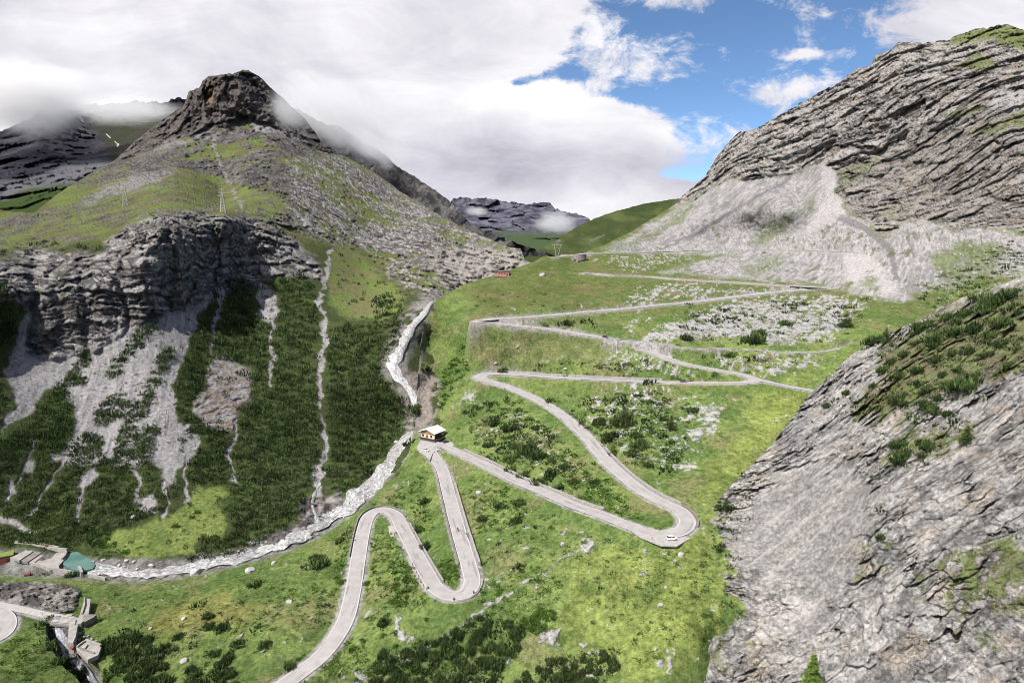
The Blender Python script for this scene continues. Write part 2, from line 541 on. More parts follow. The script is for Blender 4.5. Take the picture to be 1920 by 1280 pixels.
# ------------------------------------------------------------------ sheets
def make_grid(x0, x1, dx, top, bot, dy, field, roll, jit=None):
    """lattice over the picture at even spacing, cut along the upper outline"""
    cols = np.arange(x0, x1 + 0.01, dx)
    tp = top(cols)
    if jit is not None:
        tp = tp + jit(cols)
    y0 = math.floor(tp.min()) - 1.0
    rows = np.arange(y0, bot + 0.01, dy)
    PX = np.broadcast_to(cols[None], (len(rows), len(cols))).copy()
    PY = np.maximum(rows[:, None], tp[None])
    Y = field(PX, PY)
    return dict(px=PX, py=PY, P=at(PX, PY, Y), top=tp, x0=x0, dx=dx, y0=y0, dy=dy, roll=roll)


def surf(g, px, py):
    """world position on the finished sheet seen at a pixel of the photograph"""
    px = np.atleast_1d(np.asarray(px, float)); py = np.atleast_1d(np.asarray(py, float))
    nr, nc = g['px'].shape
    c = np.clip((px - g['x0']) / g['dx'], 0, nc - 1.001)
    ci = c.astype(int); cf = (c - ci)[:, None]
    r = np.clip((py - g['y0']) / g['dy'], 0, nr - 1.001)
    ri = r.astype(int); rf = (r - ri)[:, None]
    P = g['P']
    w = lambda a, b: P[ri + a, ci + b]
    return (w(0, 0) * (1 - cf) + w(0, 1) * cf) * (1 - rf) + (w(1, 0) * (1 - cf) + w(1, 1) * cf) * rf


def finish_grid(name, g, tint, rock, mat):
    P = g['P']
    nr, nc = P.shape[:2]
    first = P[0]
    rows = []
    for s in g['roll'][::-1]:
        k = 1 + s
        q = first.copy()
        q[:, 0] *= k; q[:, 1] *= k
        q[:, 2] -= first[:, 1] * s * (0.9 + 2.5 * s)
        rows.append(q)
    nx = len(rows)
    V = np.concatenate([np.array(rows), P], 0) if nx else P
    T = np.concatenate([np.repeat(tint[:1], nx, 0), tint], 0)
    R = np.concatenate([np.repeat(rock[:1], nx, 0), rock], 0)
    n = nr + nx
    i = np.arange(n * nc).reshape(n, nc)
    Fq = np.stack([i[:-1, :-1], i[1:, :-1], i[1:, 1:], i[:-1, 1:]], -1)
    y = g['py']
    flat = (y[1:, :-1] - y[:-1, :-1] < 1e-6) & (y[1:, 1:] - y[:-1, 1:] < 1e-6)
    keep = np.concatenate([np.ones((nx, nc - 1), bool), ~flat], 0)
    Fq = Fq[keep]
    used = np.zeros(n * nc, bool); used[Fq.ravel()] = True
    new_i = np.cumsum(used) - 1
    Fq = new_i[Fq]
    V = V.reshape(-1, 3)[used]; T = T.reshape(-1, 3)[used]; R = R.reshape(-1)[used]
    me = np_mesh(name, V.reshape(-1, 3), Fq, mat, {'tint': T.reshape(-1, 3), 'rock': R.reshape(-1)})
    return tag(link(name, me), kind='structure')


def along_ray(P, d):
    """move points by d metres away from the camera along their line of sight"""
    L = np.linalg.norm(P, axis=-1, keepdims=True)
    return P * (1 + d[..., None] / L)


def aniso(P, d, perp, along, o=4, fn=fbm, gain=0.5):
    d = np.array(d, float); d /= np.linalg.norm(d)
    e1 = np.cross(d, (0, 0, 1.0)); e1 /= np.linalg.norm(e1)
    e2 = np.cross(d, e1)
    return fn(P @ e1 / perp, P @ e2 / perp, P @ d / along, o, gain)


def terrain_material():
    m = bpy.data.materials.new('terrain')
    m.use_nodes = True
    N = NT(m.node_tree)
    tint = N.n('ShaderNodeAttribute', attribute_name='tint').outputs['Color']
    rock = N.n('ShaderNodeAttribute', attribute_name='rock').outputs['Fac']
    co = N.n('ShaderNodeTexCoord').outputs['Object']
    n1 = N.noise(co, 0.5, 7, 0.72)
    n2 = N.noise(co, 1.5, 5, 0.75)
    wv = N.n('ShaderNodeVectorMath', operation='ADD', inp={0: co, 1: N.n('ShaderNodeTexNoise', inp={'Vector': co, 'Scale': .3, 'Detail': 3.0}).outputs['Color']}).outputs[0]
    vor = N.n('ShaderNodeTexVoronoi', inp={'Vector': wv, 'Scale': 0.42}, feature='F1').outputs[0]
    k = N.m('ADD', N.m('MULTIPLY', N.m('SUBTRACT', n1, 0.5), 1.3), N.m('MULTIPLY', N.m('SUBTRACT', n2, 0.5), 0.9))
    fac = N.m('MAXIMUM', N.m('ADD', 1.0, N.m('MULTIPLY', k, N.lin(rock, 0, 1, 2.1, 1.5))), 0.25)
    col = N.mix(1.0, tint, N.comb(fac, fac, fac), 'MULTIPLY')
    # dry straw and fresh blades in the grass
    sep = N.n('ShaderNodeSeparateColor', inp={0: tint})
    hue = N.mix(N.m('MULTIPLY', N.ss(N.noise(co, 0.9, 3, 0.6), 0.5, 0.72), N.m('SUBTRACT', 1.0, rock), clamp=True), (1, 1, 1, 1), (1.25, 1.0, 0.9, 1))
    col = N.mix(1.0, col, hue, 'MULTIPLY')
    hgt = N.m('ADD', N.m('MULTIPLY', n1, N.lin(rock, 0, 1, 2.0, 2.0)), N.m('ADD', N.m('MULTIPLY', n2, N.lin(rock, 0, 1, 0.35, 0.7)), N.m('MULTIPLY', vor, N.m('MULTIPLY', rock, 1.1))))
    bump = N.n('ShaderNodeBump', inp={'Strength': 0.8, 'Distance': 1.0, 'Height': hgt})
    bs = N.n('ShaderNodeBsdfDiffuse', inp={'Color': col, 'Roughness': 0.7, 'Normal': bump.outputs[0]})
    out = N.n('ShaderNodeOutputMaterial')
    m.node_tree.links.new(bs.outputs[0], out.inputs[0])
    return m


M_TERRAIN = terrain_material()
c3 = lambda *a: np.array(a, np.float32)
G1, G2, G3, G4 = c3(.120, .160, .052), c3(.070, .108, .034), c3(.132, .134, .066), c3(.034, .056, .020)
GY = c3(.138, .172, .050)
S1, S2, S3 = c3(.258, .252, .256), c3(.165, .161, .164), c3(.105, .102, .106)
K1, K2, K3, KB = c3(.245, .228, .215), c3(.120, .112, .108), c3(.055, .051, .052), c3(.185, .130, .085)
SOIL = c3(.105, .085, .060)


def blend(t, col, w):
    w = np.clip(w, 0, 1)[..., None]
    return t * (1 - w) + col * w


def zone(px, py, jx, jy, poly, soft=6, amp=1.0):
    return sstep(poly_sd(px + jx * amp, py + jy * amp, poly), -soft, soft)


def conform(P, road, hw, blend_w, drop=0.3):
    """level the ground under a road and blend cut and bank into the slope"""
    nr, nc = P.shape[:2]
    Q = P.reshape(-1, 3)
    qx, qy = project(road)
    px, py = project(Q)
    near = np.zeros(len(Q), bool)
    step = 6
    ir = np.arange(0, len(road), step)
    occ = {}
    gx = (px // 24).astype(int); gy = (py // 24).astype(int)
    cells = set()
    for i in range(len(road)):
        a, b = int(qx[i] // 24), int(qy[i] // 24)
        R = int(np.ceil(min(90, (hw + blend_w) * F / road[i, 1]) / 24))
        for u in range(-R, R + 1):
            for v in range(-R, R + 1):
                cells.add((a + u, b + v))
    code = gx * 10000 + gy
    near = np.isin(code, np.array([a * 10000 + b for a, b in cells]))
    idx = np.nonzero(near)[0]
    dist = np.full(len(Q), 1e6); side = np.zeros(len(Q))
    A = road.astype(np.float32)
    for i in range(0, len(idx), 8000):
        s = idx[i:i + 8000]
        q = Q[s].astype(np.float32)
        d2 = (q[:, None, 0] - A[None, :, 0]) ** 2 + (q[:, None, 1] - A[None, :, 1]) ** 2 + 0.35 * (q[:, None, 2] - A[None, :, 2]) ** 2
        j = d2.argmin(1)
        d = np.sqrt((q[:, 0] - A[j, 0]) ** 2 + (q[:, 1] - A[j, 1]) ** 2)
        dist[s] = d
        k = sstep(d, hw, hw + blend_w)
        Q[s, 2] = np.where(d < hw + blend_w, lerp(A[j, 2] - drop, q[:, 2], k), q[:, 2])
    return dist.reshape(nr, nc)

# ------------------------------------------------------------------ far mountains
def far_sheet(name, x0, x1, dx, top_pts, bot, dy, Yfun, colour, disp, roll=(0.02, 0.05, 0.1), jitter=0.0):
    tf = interp_curve(top_pts)
    jit = (lambda c: jitter * fbm(c / 9.0, 3.3, 1.7, 3)) if jitter else None
    g = make_grid(x0, x1, dx, tf, bot, dy, Yfun, roll, jit)
    g['P'] = along_ray(g['P'], disp(g['P'], g['px'], g['py']))
    t, r = colour(g['P'], g['px'], g['py'])
    finish_grid(name, g, t, r, M_TERRAIN)
    return g


def col_crags(P, px, py):
    n = ridge(P[..., 0] / 260, P[..., 1] / 260, P[..., 2] / 500, 5)
    n2 = fbm(P[..., 0] / 60, P[..., 1] / 60, P[..., 2] / 60, 3)
    base = lerp(c3(.036, .036, .052), c3(.105, .104, .130), sstep(n2 + n * .4, -.2, 1.0)[..., None])  # blue of the distant haze is mixed into the rock colour
    grass = sstep(py + 14 * n2, 425, 447)
    base = blend(base, c3(.040, .060, .030), grass)
    return base.astype(np.float32), (1 - grass * .7).astype(np.float32)


far_sheet('far_mountain', 800, 1140, 1.5,
          [(800, 372), (842, 381), (852, 373), (862, 370), (876, 373), (888, 374), (905, 369), (920, 372), (935, 376), (950, 379), (968, 378), (990, 383), (1012, 379), (1030, 381), (1040, 390), (1060, 397), (1080, 399), (1100, 409), (1140, 425)],
          520, 1.5, lambda x, y: lerp(4600, 2300, sstep(y, 370, 500)), col_crags,
          lambda P, x, y: (60 * ridge(P[..., 0] / 300, P[..., 1] / 500, P[..., 2] / 900, 5) + 110 * facets(P[..., 0] / 150, P[..., 1] / 220, P[..., 2] / 260, sstep(y, 480, 420))[0]) * sstep(y, 480, 420), jitter=3.5)


def col_left_far(P, px, py):
    n = fbm(P[..., 0] / 120, P[..., 1] / 120, P[..., 2] / 120, 4)
    j = 10 * n
    t = np.broadcast_to(c3(.062, .058, .070), px.shape + (3,)).copy()  # cloud shadow over this mountain is put into the dark rock colour
    t = blend(t, c3(.030, .029, .038), sstep(ridge(P[..., 0] / 90, P[..., 1] / 200, P[..., 2] / 300, 4), .2, 1.0))
    cirque = zone(px, py, j, j, [(170, 215), (300, 210), (310, 235), (250, 275), (216, 300), (196, 262), (165, 235)], 8)
    t = blend(t, lerp(c3(.040, .038, .036), c3(.030, .040, .020), sstep(fbm(P[..., 0] / 50, P[..., 1] / 50, P[..., 2] / 30, 4), -.3, .3)[..., None]), cirque)
    scr = zone(px, py, j, j, [(0, 345), (90, 325), (130, 300), (200, 300), (212, 305), (150, 345), (60, 365), (0, 385)], 8)
    t = blend(t, c3(.105, .105, .115), scr)
    green = zone(px, py, j, j, [(-120, 385), (0, 375), (60, 352), (150, 345), (205, 310), (220, 320), (120, 420), (-120, 480)], 8)
    t = blend(t, c3(.040, .060, .022), green)
    snow = np.minimum(line_d(px, py, [(147, 216), (152, 222), (157, 231)]), line_d(px, py, [(200, 252), (212, 263), (222, 271), (219, 277)]))
    t = blend(t, c3(.8, .8, .84), sstep(snow + 1.8 * n, .8, .1) * .5)
    return t.astype(np.float32), np.maximum(1 - cirque - green, .2).astype(np.float32)


far_sheet('far_left_mountain', -440, 400, 2.0,
          [(-440, 240), (-300, 190), (-160, 215), (-60, 235), (0, 246), (20, 240), (40, 228), (58, 222), (74, 202), (84, 182), (92, 178), (104, 192), (124, 192), (150, 196), (200, 196), (262, 190), (300, 194), (335, 184), (400, 190)],
          480, 2.0, lambda x, y: lerp(2700, 1500, sstep(y, 190, 420)) + 380 * sstep(np.abs(x - 190), 130, 10) * sstep(y, 330, 230), col_left_far,
          lambda P, x, y: (36 * ridge(P[..., 0] / 130, P[..., 1] / 300, P[..., 2] / 420, 5) + 60 * facets(P[..., 0] / 95, P[..., 1] / 150, P[..., 2] / 190, np.ones(x.shape))[0] + 22 * facets(P[..., 0] / 34, P[..., 1] / 50, P[..., 2] / 50, np.ones(x.shape))[0]) * sstep(y, 420, 330) * lerp(1, .25, sstep(np.abs(x - 230), 80, 30)), jitter=4.0)


def col_dark_ridge(P, px, py):
    n = fbm(P[..., 0] / 40, P[..., 1] / 90, P[..., 2] / 26, 5) + .6 * fbm(P[..., 0] / 9, P[..., 1] / 30, P[..., 2] / 7, 3)
    t = lerp(c3(.030, .030, .033), c3(.125, .121, .122), sstep(n, -.5, .9)[..., None])  # cloud shade on the ridge is painted in as darker rock
    g = sstep(py - (px - 700) * .72 - 300 + 18 * n, 25, 60) * sstep(px, 760, 900)
    t = blend(t, c3(.035, .055, .020), g)
    return t.astype(np.float32), (1 - .7 * g).astype(np.float32)


far_sheet('dark_ridge', 430, 1040, 2.0,
          [(430, 180), (560, 205), (600, 228), (640, 240), (680, 265), (721, 289), (741, 309), (781, 333), (815, 356), (842, 376), (858, 396), (882, 421), (930, 440), (975, 457), (1040, 480)],
          540, 2.0, lambda x, y: lerp(2000, 1250, sstep(x + (y - 350) * .4, 600, 1000)), col_dark_ridge,
          lambda P, x, y: 4 * ridge(P[..., 0] / 60, P[..., 1] / 120, P[..., 2] / 90, 5) + 6 * facets(P[..., 0] / 26, P[..., 1] / 60, P[..., 2] / 18, np.ones(x.shape))[0], jitter=3.0)


def col_green_hill(P, px, py):
    n = fbm(P[..., 0] / 60, P[..., 1] / 60, P[..., 2] / 60, 5)
    t = lerp(c3(.034, .050, .020), c3(.070, .084, .034), sstep(n, -.6, .7)[..., None])
    r = sstep(fbm(P[..., 0] / 25, P[..., 1] / 25, P[..., 2] / 25, 4) - sstep(py - 400, 50, 10) * .6, .35, .7)
    t = blend(t, c3(.12, .115, .11), r * .8)
    return t.astype(np.float32), (r * .8).astype(np.float32)


far_sheet('green_hill', 985, 1330, 1.5,
          [(985, 478), (1015, 466), (1045, 450), (1077, 428), (1104, 414), (1144, 399), (1211, 381), (1268, 373), (1330, 366)],
          500, 1.5, lambda x, y: 1500 - (y - 370) * 2.2, col_green_hill,
          lambda P, x, y: 12 * fbm(P[..., 0] / 90, P[..., 1] / 90, P[..., 2] / 90, 5), jitter=1.0)

# ------------------------------------------------------------------ left mountain (beyond the stream)
A_top = interp_curve([(-440, 440), (-160, 425), (0, 396), (64, 399), (110, 362), (170, 325), (215, 300), (250, 268), (290, 235), (330, 207), (343, 201), (350, 183), (354, 171), (373, 166), (380, 151),
                      (390, 144), (420, 140), (447, 136), (455, 131), (464, 132), (484, 141), (504, 161), (524, 178), (544, 198), (571, 222), (591, 249), (601, 264), (640, 290), (700, 322),
                      (751, 359), (801, 390), (842, 413), (875, 430), (926, 451), (955, 464), (976, 466), (985, 488), (1010, 497), (1060, 520)])
gA = make_grid(-420, 1010, 2.0, A_top, 1160, 2.0, fA, (0.01, 0.03, 0.08, 0.15),
               jit=lambda c: (2.6 * fbm(c / 9, .5, .5, 3)) * sstep(c, 300, 360) * sstep(c, 640, 560) + 1.5 * fbm(c / 14, 2.5, .5, 3))

FANS = [
    [(0, 792), (18, 758), (22, 735), (8, 690), (35, 640), (52, 590), (75, 575), (70, 610), (45, 668), (68, 672), (110, 672), (148, 660), (190, 630), (230, 604), (258, 612), (250, 628), (232, 645), (188, 655),
     (154, 680), (112, 722), (68, 760), (20, 797), (0, 812)],
    [(112, 722), (154, 680), (188, 655), (232, 645), (258, 612), (325, 592), (365, 574), (395, 560), (380, 585), (352, 640), (332, 700), (322, 760), (328, 795), (372, 828), (366, 852), (345, 868), (330, 880), (320, 900), (308, 914), (298, 890),
     (294, 862), (240, 868), (180, 862), (120, 868), (106, 862), (134, 812), (141, 770), (125, 745)],
    [(487, 527), (503, 540), (511, 545), (521, 582), (514, 598), (497, 606), (484, 578), (484, 545)],
]
OUTCROP = [(400, 665), (430, 678), (467, 688), (464, 716), (474, 752), (447, 766), (443, 792), (427, 806), (386, 800), (356, 772), (366, 750), (386, 732), (393, 700)]
SMALLFANS = [[(40, 862), (58, 858), (66, 870), (60, 892), (44, 884)], [(14, 890), (26, 898), (42, 918), (30, 922), (14, 902)], [(150, 890), (172, 870), (185, 892), (178, 905), (165, 918), (146, 920), (152, 902)],
             [(288, 848), (330, 842), (362, 850), (360, 862), (318, 870), (322, 900), (305, 914), (298, 890)], [(262, 938), (285, 926), (300, 950), (285, 958), (268, 962), (262, 950)], [(0, 960), (30, 975), (62, 995), (48, 1000), (0, 982)],
             [(95, 852), (120, 850), (110, 866), (98, 866)]]
MEADOW = [(188, 1004), (215, 991), (242, 991), (266, 984), (296, 968), (322, 968), (346, 944), (358, 920), (376, 912), (388, 925), (418, 918), (434, 930), (405, 950), (430, 978), (414, 998), (374, 994), (363, 1018), (370, 1038),
          (336, 1042), (285, 1045), (235, 1045), (200, 1030)]
GULLY = [(622, 470), (612, 492), (604, 530), (600, 565), (608, 600), (609, 630), (602, 680), (597, 730), (600, 770), (608, 810), (607, 860), (598, 905), (590, 935)]
CHUTES = [[(348, 800), (352, 850), (342, 900), (346, 935)], [(252, 868), (264, 905), (254, 945)], [(120, 868), (98, 908), (62, 958)], [(62, 828), (42, 878), (16, 935)], [(182, 862), (160, 905), (148, 960), (152, 985)], [(420, 545), (404, 600), (392, 660)], [(440, 790), (430, 850), (440, 905)], [(300, 905), (318, 940), (305, 975)], [(505, 600), (512, 660), (505, 720)]]
GULLY2 = [(398, 262), (404, 285), (418, 318), (430, 345), (440, 362), (452, 385), (462, 405), (470, 430)]
CLIFF = [(-440, 492), (0, 486), (60, 462), (112, 470), (190, 468), (228, 425), (262, 408), (300, 396), (345, 398), (400, 404), (452, 408), (520, 425), (560, 458), (598, 490), (600, 520), (570, 520), (500, 520), (470, 540), (424, 552),
         (395, 572), (330, 592), (262, 604), (220, 630), (190, 650), (148, 664), (110, 676), (45, 672), (62, 600), (40, 570), (-440, 560)]
BENCH = [(-440, 470), (0, 430), (60, 425), (110, 398), (200, 378), (300, 345), (330, 325), (400, 330), (440, 345), (520, 365), (548, 398), (500, 408), (440, 408), (400, 402), (345, 398), (290, 396), (240, 412), (190, 440), (120, 462), (60, 462), (0, 480), (-440, 490)]
GRASS_R = [(630, 468), (660, 462), (690, 478), (700, 512), (740, 535), (765, 555), (755, 590), (700, 600), (650, 600), (625, 580), (612, 520)]


def build_left():
    g = gA
    px, py, P = g['px'], g['py'], g['P']
    X, Y, Z = P[..., 0], P[..., 1], P[..., 2]
    na = fbm(X / 30, Y / 30, Z / 30, 4)
    nb = fbm(X / 9, Y / 9, Z / 9, 3)
    nc_ = fbm(X / 3.2, Y / 3.2, Z / 3.2, 2)
    far = np.clip(Y / 600, .6, 2.2)
    jx, jy = 9 * fbm(X / 22 + 40, Y / 22, Z / 22, 4) / far ** .5, 9 * fbm(X / 22, Y / 22 + 70, Z / 22, 4) / far ** .5
    zn = lambda poly, soft=5, amp=1.0: zone(px, py, jx, jy, poly, soft, amp)
    cliff = zn(CLIFF, 6)
    bench = zn(BENCH, 5)
    peak = zn([(215, 296), (250, 264), (290, 230), (343, 195), (380, 140), (460, 120), (510, 150), (601, 258), (645, 288), (612, 284), (560, 258), (500, 238), (470, 226), (430, 244), (380, 246), (330, 258), (285, 282), (232, 304)], 6, 1.3)
    upper = sstep(py + 18 * na, 470, 440) * (1 - peak)                      # high slope above the cliff
    rightface = zn([(540, 300), (640, 292), (800, 392), (926, 452), (985, 470), (1010, 500), (900, 560), (830, 560), (780, 550), (700, 500), (690, 470), (620, 455), (570, 440), (540, 400)], 10)
    fan = np.zeros(px.shape, np.float32)
    for f in FANS + SMALLFANS:
        fan = np.maximum(fan, zn(f, 4, 1.3))
    for ch in CHUTES:
        fan = np.maximum(fan, sstep(line_d(px + jx * .9, py + jy * .9, ch) - 3 * nb, 5.0, 2.0))
    fan = np.maximum(fan, sstep(line_d(px + jx * 1.1, py, GULLY) - 5.5 * nb - 2.5 * na, 6.5, 3))
    fan2 = sstep(line_d(px + jx * .9, py, GULLY2) - 4 * nb, 4, 1) * sstep(nb + na, -.5, .3) * .8
    outc = zn(OUTCROP, 5, 1.2)
    meadow = zn(MEADOW, 4)
    grass_r = zn(GRASS_R, 8, 1.2)
    # strata
    s = Z + 5 * na + .05 * X
    lay = fbm(X / 70, Y / 70, s / 4.2, 4, .62)
    lay2 = ridge(X / 30, Y / 30, s / 2.6, 3, .6)
    gul = ridge(X / 26 + .25 * nb, Y / 60, Z / 170, 4)
    d = np.zeros(px.shape)
    sA, tA = strata(s + 1.2 * nb, X, Y, 6.5, 1.7, 20)
    sB, tB = strata(s, X, Y, 2.7, 4.3, 13)
    fa, ea, ta = facets(X / 24, Y / 24, (s + 1.0 * nb) / 5.0, cliff)
    fb, eb, tb = facets(X / 9.0, Y / 9.0, s / 2.0, cliff)
    d -= cliff * (1.0 * lay + 3.0 * sA + 1.8 * sB + 4.5 * (gul - .4) + 4.0 * fa + 1.7 * fb)
    d += cliff * (1.6 * sstep(ea, .10, .02) + .6 * sstep(eb, .12, .02))
    for (gx, gw, ga) in ((318, 9, 13), (402, 7, 11), (60, 12, 12), (230, 8, 5), (150, 9, 5), (480, 10, 6), (270, 5, 4)):
        d += cliff * ga * np.exp(-((px + jx * 1.5 - gx - (py - 470) * .06) / gw) ** 2) * sstep(py, 395, 430)
    rough_hi = ridge(X / 45, Y / 60, Z / 26, 5, .55)
    strat_hi = fbm(X / 70, Y / 70, (Z + 22 * na + 6 * nb + .12 * X) / 9.0, 5, .62)
    big = fbm(X / 130 + 7, Y / 130, Z / 75, 4)
    fq, eq, tq = facets(X / 12, Y / 14, Z / 13, np.maximum(peak, upper))
    sU, tU = strata(Z + 14 * na + .12 * X, X, Y, 15, 2.2, 60)
    rockU = sstep(rough_hi * .35 + strat_hi * .55 + .3 * nb + 1.15 * big, .10, .48)
    d -= upper * (1 - bench * .8) * (1 - rightface) * (5 * strat_hi + 3 * rough_hi * rockU + 6 * sU * rockU + 6.5 * fq * rockU)
    d -= upper * bench * (3.5 * na + 2.2 * nb + 1.6 * fq)
    wx = X + 16 * na
    pk = ridge(wx / 44, Y / 90, (Z + 20 * nb) / 120, 5, .62)
    pl = fbm(X / 90, Y / 90, (Z + .2 * X) / 14, 3)
    fp, ep, tp_ = facets(wx / 30, Y / 40, Z / 46, peak)
    d -= peak * (14 * (pk - .5) + 6 * pl + 22 * fp + 8 * fq)
    rv, rn = np.array([.644, -.703, -.302]), np.array([.748, .661, .056])
    rt = np.cross(rv, rn)
    rs = P @ rn + 9 * na + 2.5 * nb
    rf = ridge(P @ rv / 42, P @ rt / 30, rs / 12, 5, .62)
    rfs = fbm(P @ rv / 75, P @ rt / 40, rs / 6, 4, .65)
    fr_, er, tr = facets(P @ rv / 17, P @ rt / 11, rs / 6.5, rightface)
    fs_, es_, ts = facets(P @ rv / 7, P @ rt / 5, rs / 3.0, rightface)
    d -= rightface * (2.5 * (rf - .3) + 2.0 * rfs + 6.0 * fr_ + 2.4 * fs_)
    gorge = zn([(800, 470), (880, 462), (960, 470), (1000, 500), (960, 540), (880, 560), (820, 530)], 8)
    d -= gorge * 7 * ridge(X / 12, Y / 30, Z / 18, 4)
    d += (1 - cliff) * (1 - upper) * (1.2 * na + .6 * nb)
    d += fan * 1.5 + outc * (-1.4 * lay2)
    d -= (1 - fan) * (1 - cliff) * .3 * nc_
    gw_bank = zn([(560, 935), (640, 915), (650, 950), (600, 985), (540, 1015), (470, 1035), (470, 1020), (560, 980)], 5)
    d -= gw_bank * 2.0 * ridge(X / 6, Y / 6, Z / 3.5, 3)
    P2 = along_ray(P, d)
    # ---- pigment
    t = np.broadcast_to(c3(.040, .052, .022), px.shape + (3,)).copy()        # soil and litter between the pines
    t = blend(t, G2 * .8, sstep(nb + .6 * na, .1, .6) * .6)
    rock = np.zeros(px.shape, np.float32)

    def put(col, w, r):
        nonlocal t, rock
        t = blend(t, col, w)
        rock = rock * (1 - np.clip(w, 0, 1)) + r * np.clip(w, 0, 1)
    gcol = lerp(G3 * .68, G1 * .82, sstep(na + .4 * nb, -.3, .5)[..., None])
    put(gcol, upper, .15)
    rk = lerp(K3 * .9, K1 * .58, sstep(.4 * strat_hi + .4 * nb + .6 * (tq - .5) + .5 * nc_, -.5, .7)[..., None])
    put(rk, upper * rockU * (1 - bench * .9), 1)
    put(gcol * 1.05, bench * sstep(na + nb * .4, -.75, -.35), .1)
    put(rk, bench * sstep(fq + .8 * nb + .6 * rough_hi - .3 + .35 * sstep(py, 350, 410), .80, 1.05), 1)
    put(S2 * 1.1, zn([(235, 262), (290, 240), (400, 240), (440, 238), (400, 262), (330, 275), (270, 290), (230, 300)], 8) * sstep(nb + na, -.6, .3), .7)
    put(S1 * .8, zn([(466, 222), (500, 236), (560, 252), (608, 276), (560, 268), (520, 252), (480, 246)], 4), .6)
    put(S2 * 1.05, zn([(190, 352), (250, 330), (330, 318), (300, 340), (230, 362), (150, 385)], 8) * sstep(nb, -.5, .2), .6)
    put(S2 * 1.1, fan2, .8)
    put(lerp(K3 * 1.2, c3(.120, .105, .098), sstep(pk * .4 + nb * .5 + .6 * pl + .5 * tq + .3 * tp_, .0, 1.2)[..., None]), peak, 1)
    put(K3 * .7, peak * np.maximum(sstep(ep, .08, .02) * .7, sstep(eq, .12, .03) * .6), 1)
    put(KB, zn([(384, 156), (402, 152), (404, 185), (396, 208), (384, 210), (380, 190)], 5) * .8 * sstep(nb, -.5, .3), 1)
    put(lerp(G3 * .65, G1 * .72, sstep(na, -.3, .4)[..., None]), rightface, .2)
    rmask = sstep(rf * .45 + .8 * rfs + .35 * nb + 1.0 * fbm(X / 90 + 3, Y / 120, Z / 60, 4), .06, .42)
    put(lerp(K3 * 1.2, c3(.275, .262, .256), sstep(.4 * rfs + .5 * (tr - .5) + .6 * (ts - .5) + .4 * nb + .5 * nc_, -.5, .6)[..., None]), rightface * rmask, 1)
    put(K3 * .9, rightface * rmask * np.maximum(sstep(er, .12, .03) * .7, sstep(es_, .14, .03) * .5), 1)
    put(lerp(K3, K1, sstep(rf * .5 + nb, -.3, .8)[..., None]), gorge * .9, 1)
    put(lerp(K3 * 1.2, c3(.315, .302, .296), sstep(.25 * lay + .5 * (ta - .5) + .55 * (tb - .5) + .5 * (tB - .5) + .55 * nc_ + .2 * nb - .1, -.75, .7)[..., None]), cliff, 1)
    put(K3 * .8, cliff * np.maximum(sstep(ea, .11, .03) * .8, sstep(eb, .14, .03) * .5), 1)
    put(c3(.150, .120, .100), cliff * sstep(fbm(X / 18, Y / 18, Z / 40, 3), .28, .6) * .3, 1)
    put(G2, cliff * sstep(nb - lay * .4, .62, .8) * .5, .4)
    put(lerp(G3 * .85, G1 * .8, sstep(na + nb * .5, -.4, .4)[..., None]), grass_r, .1)
    put(lerp(c3(.190, .160, .145), S1 * .85, sstep(nb + lay * .3, -.3, .4)[..., None]), outc, 1)
    fs = aniso(P, (.25, -.8, -.55), 3.5, 60, 3)
    put(lerp(S2 * 1.12, S1 * .98, sstep(fs + .3 * nb, -.5, .35)[..., None]), fan, .55)
    put(S3, fan * sstep(aniso(P, (.25, -.8, -.55), 1.6, 50, 3), .42, .62) * .8, .8)
    put(lerp(G1, GY, sstep(nb, -.3, .4)[..., None]), meadow, .1)
    put(G2, meadow * sstep(nb + nc_ * .5, .1, .5) * .7, .1)
    put(lerp(K3, K1 * .9, sstep(nb + nc_ * .6, -.3, .7)[..., None]), gw_bank, 1)
    bank_rock = sstep(line_d(px + jx * .5, py + jy * .5, [(806, 574), (770, 612), (748, 655), (738, 690), (766, 726), (782, 765), (784, 800)]), 34, 14)
    put(lerp(K3, K1 * .8, sstep(nb + rf * .3, -.4, .6)[..., None]), bank_rock * sstep(nb + .3, -.3, .3), 1)
    rocks_face = zn([(768, 690), (800, 690), (812, 720), (812, 790), (790, 798), (786, 765), (775, 735)], 4)
    put(lerp(K2, c3(.21, .175, .155), sstep(lay2 * .5 + nb, -.3, .7)[..., None]), rocks_face, 1)
    shore = sstep(py - np.interp(px, [-140, 60, 150, 330, 470, 600, 700], [1010, 1030, 1045, 1045, 1022, 975, 890]) + 6 * nb, -4, 8)
    put(lerp(K2, S1 * .8, sstep(nc_ + nb, -.4, .6)[..., None]), shore * .85, 1)
    g['P'] = P2
    g['fan'] = np.maximum.reduce([fan, outc, meadow])
    finish_grid('left_mountain', g, t.astype(np.float32), rock.astype(np.float32), M_TERRAIN)


build_left()

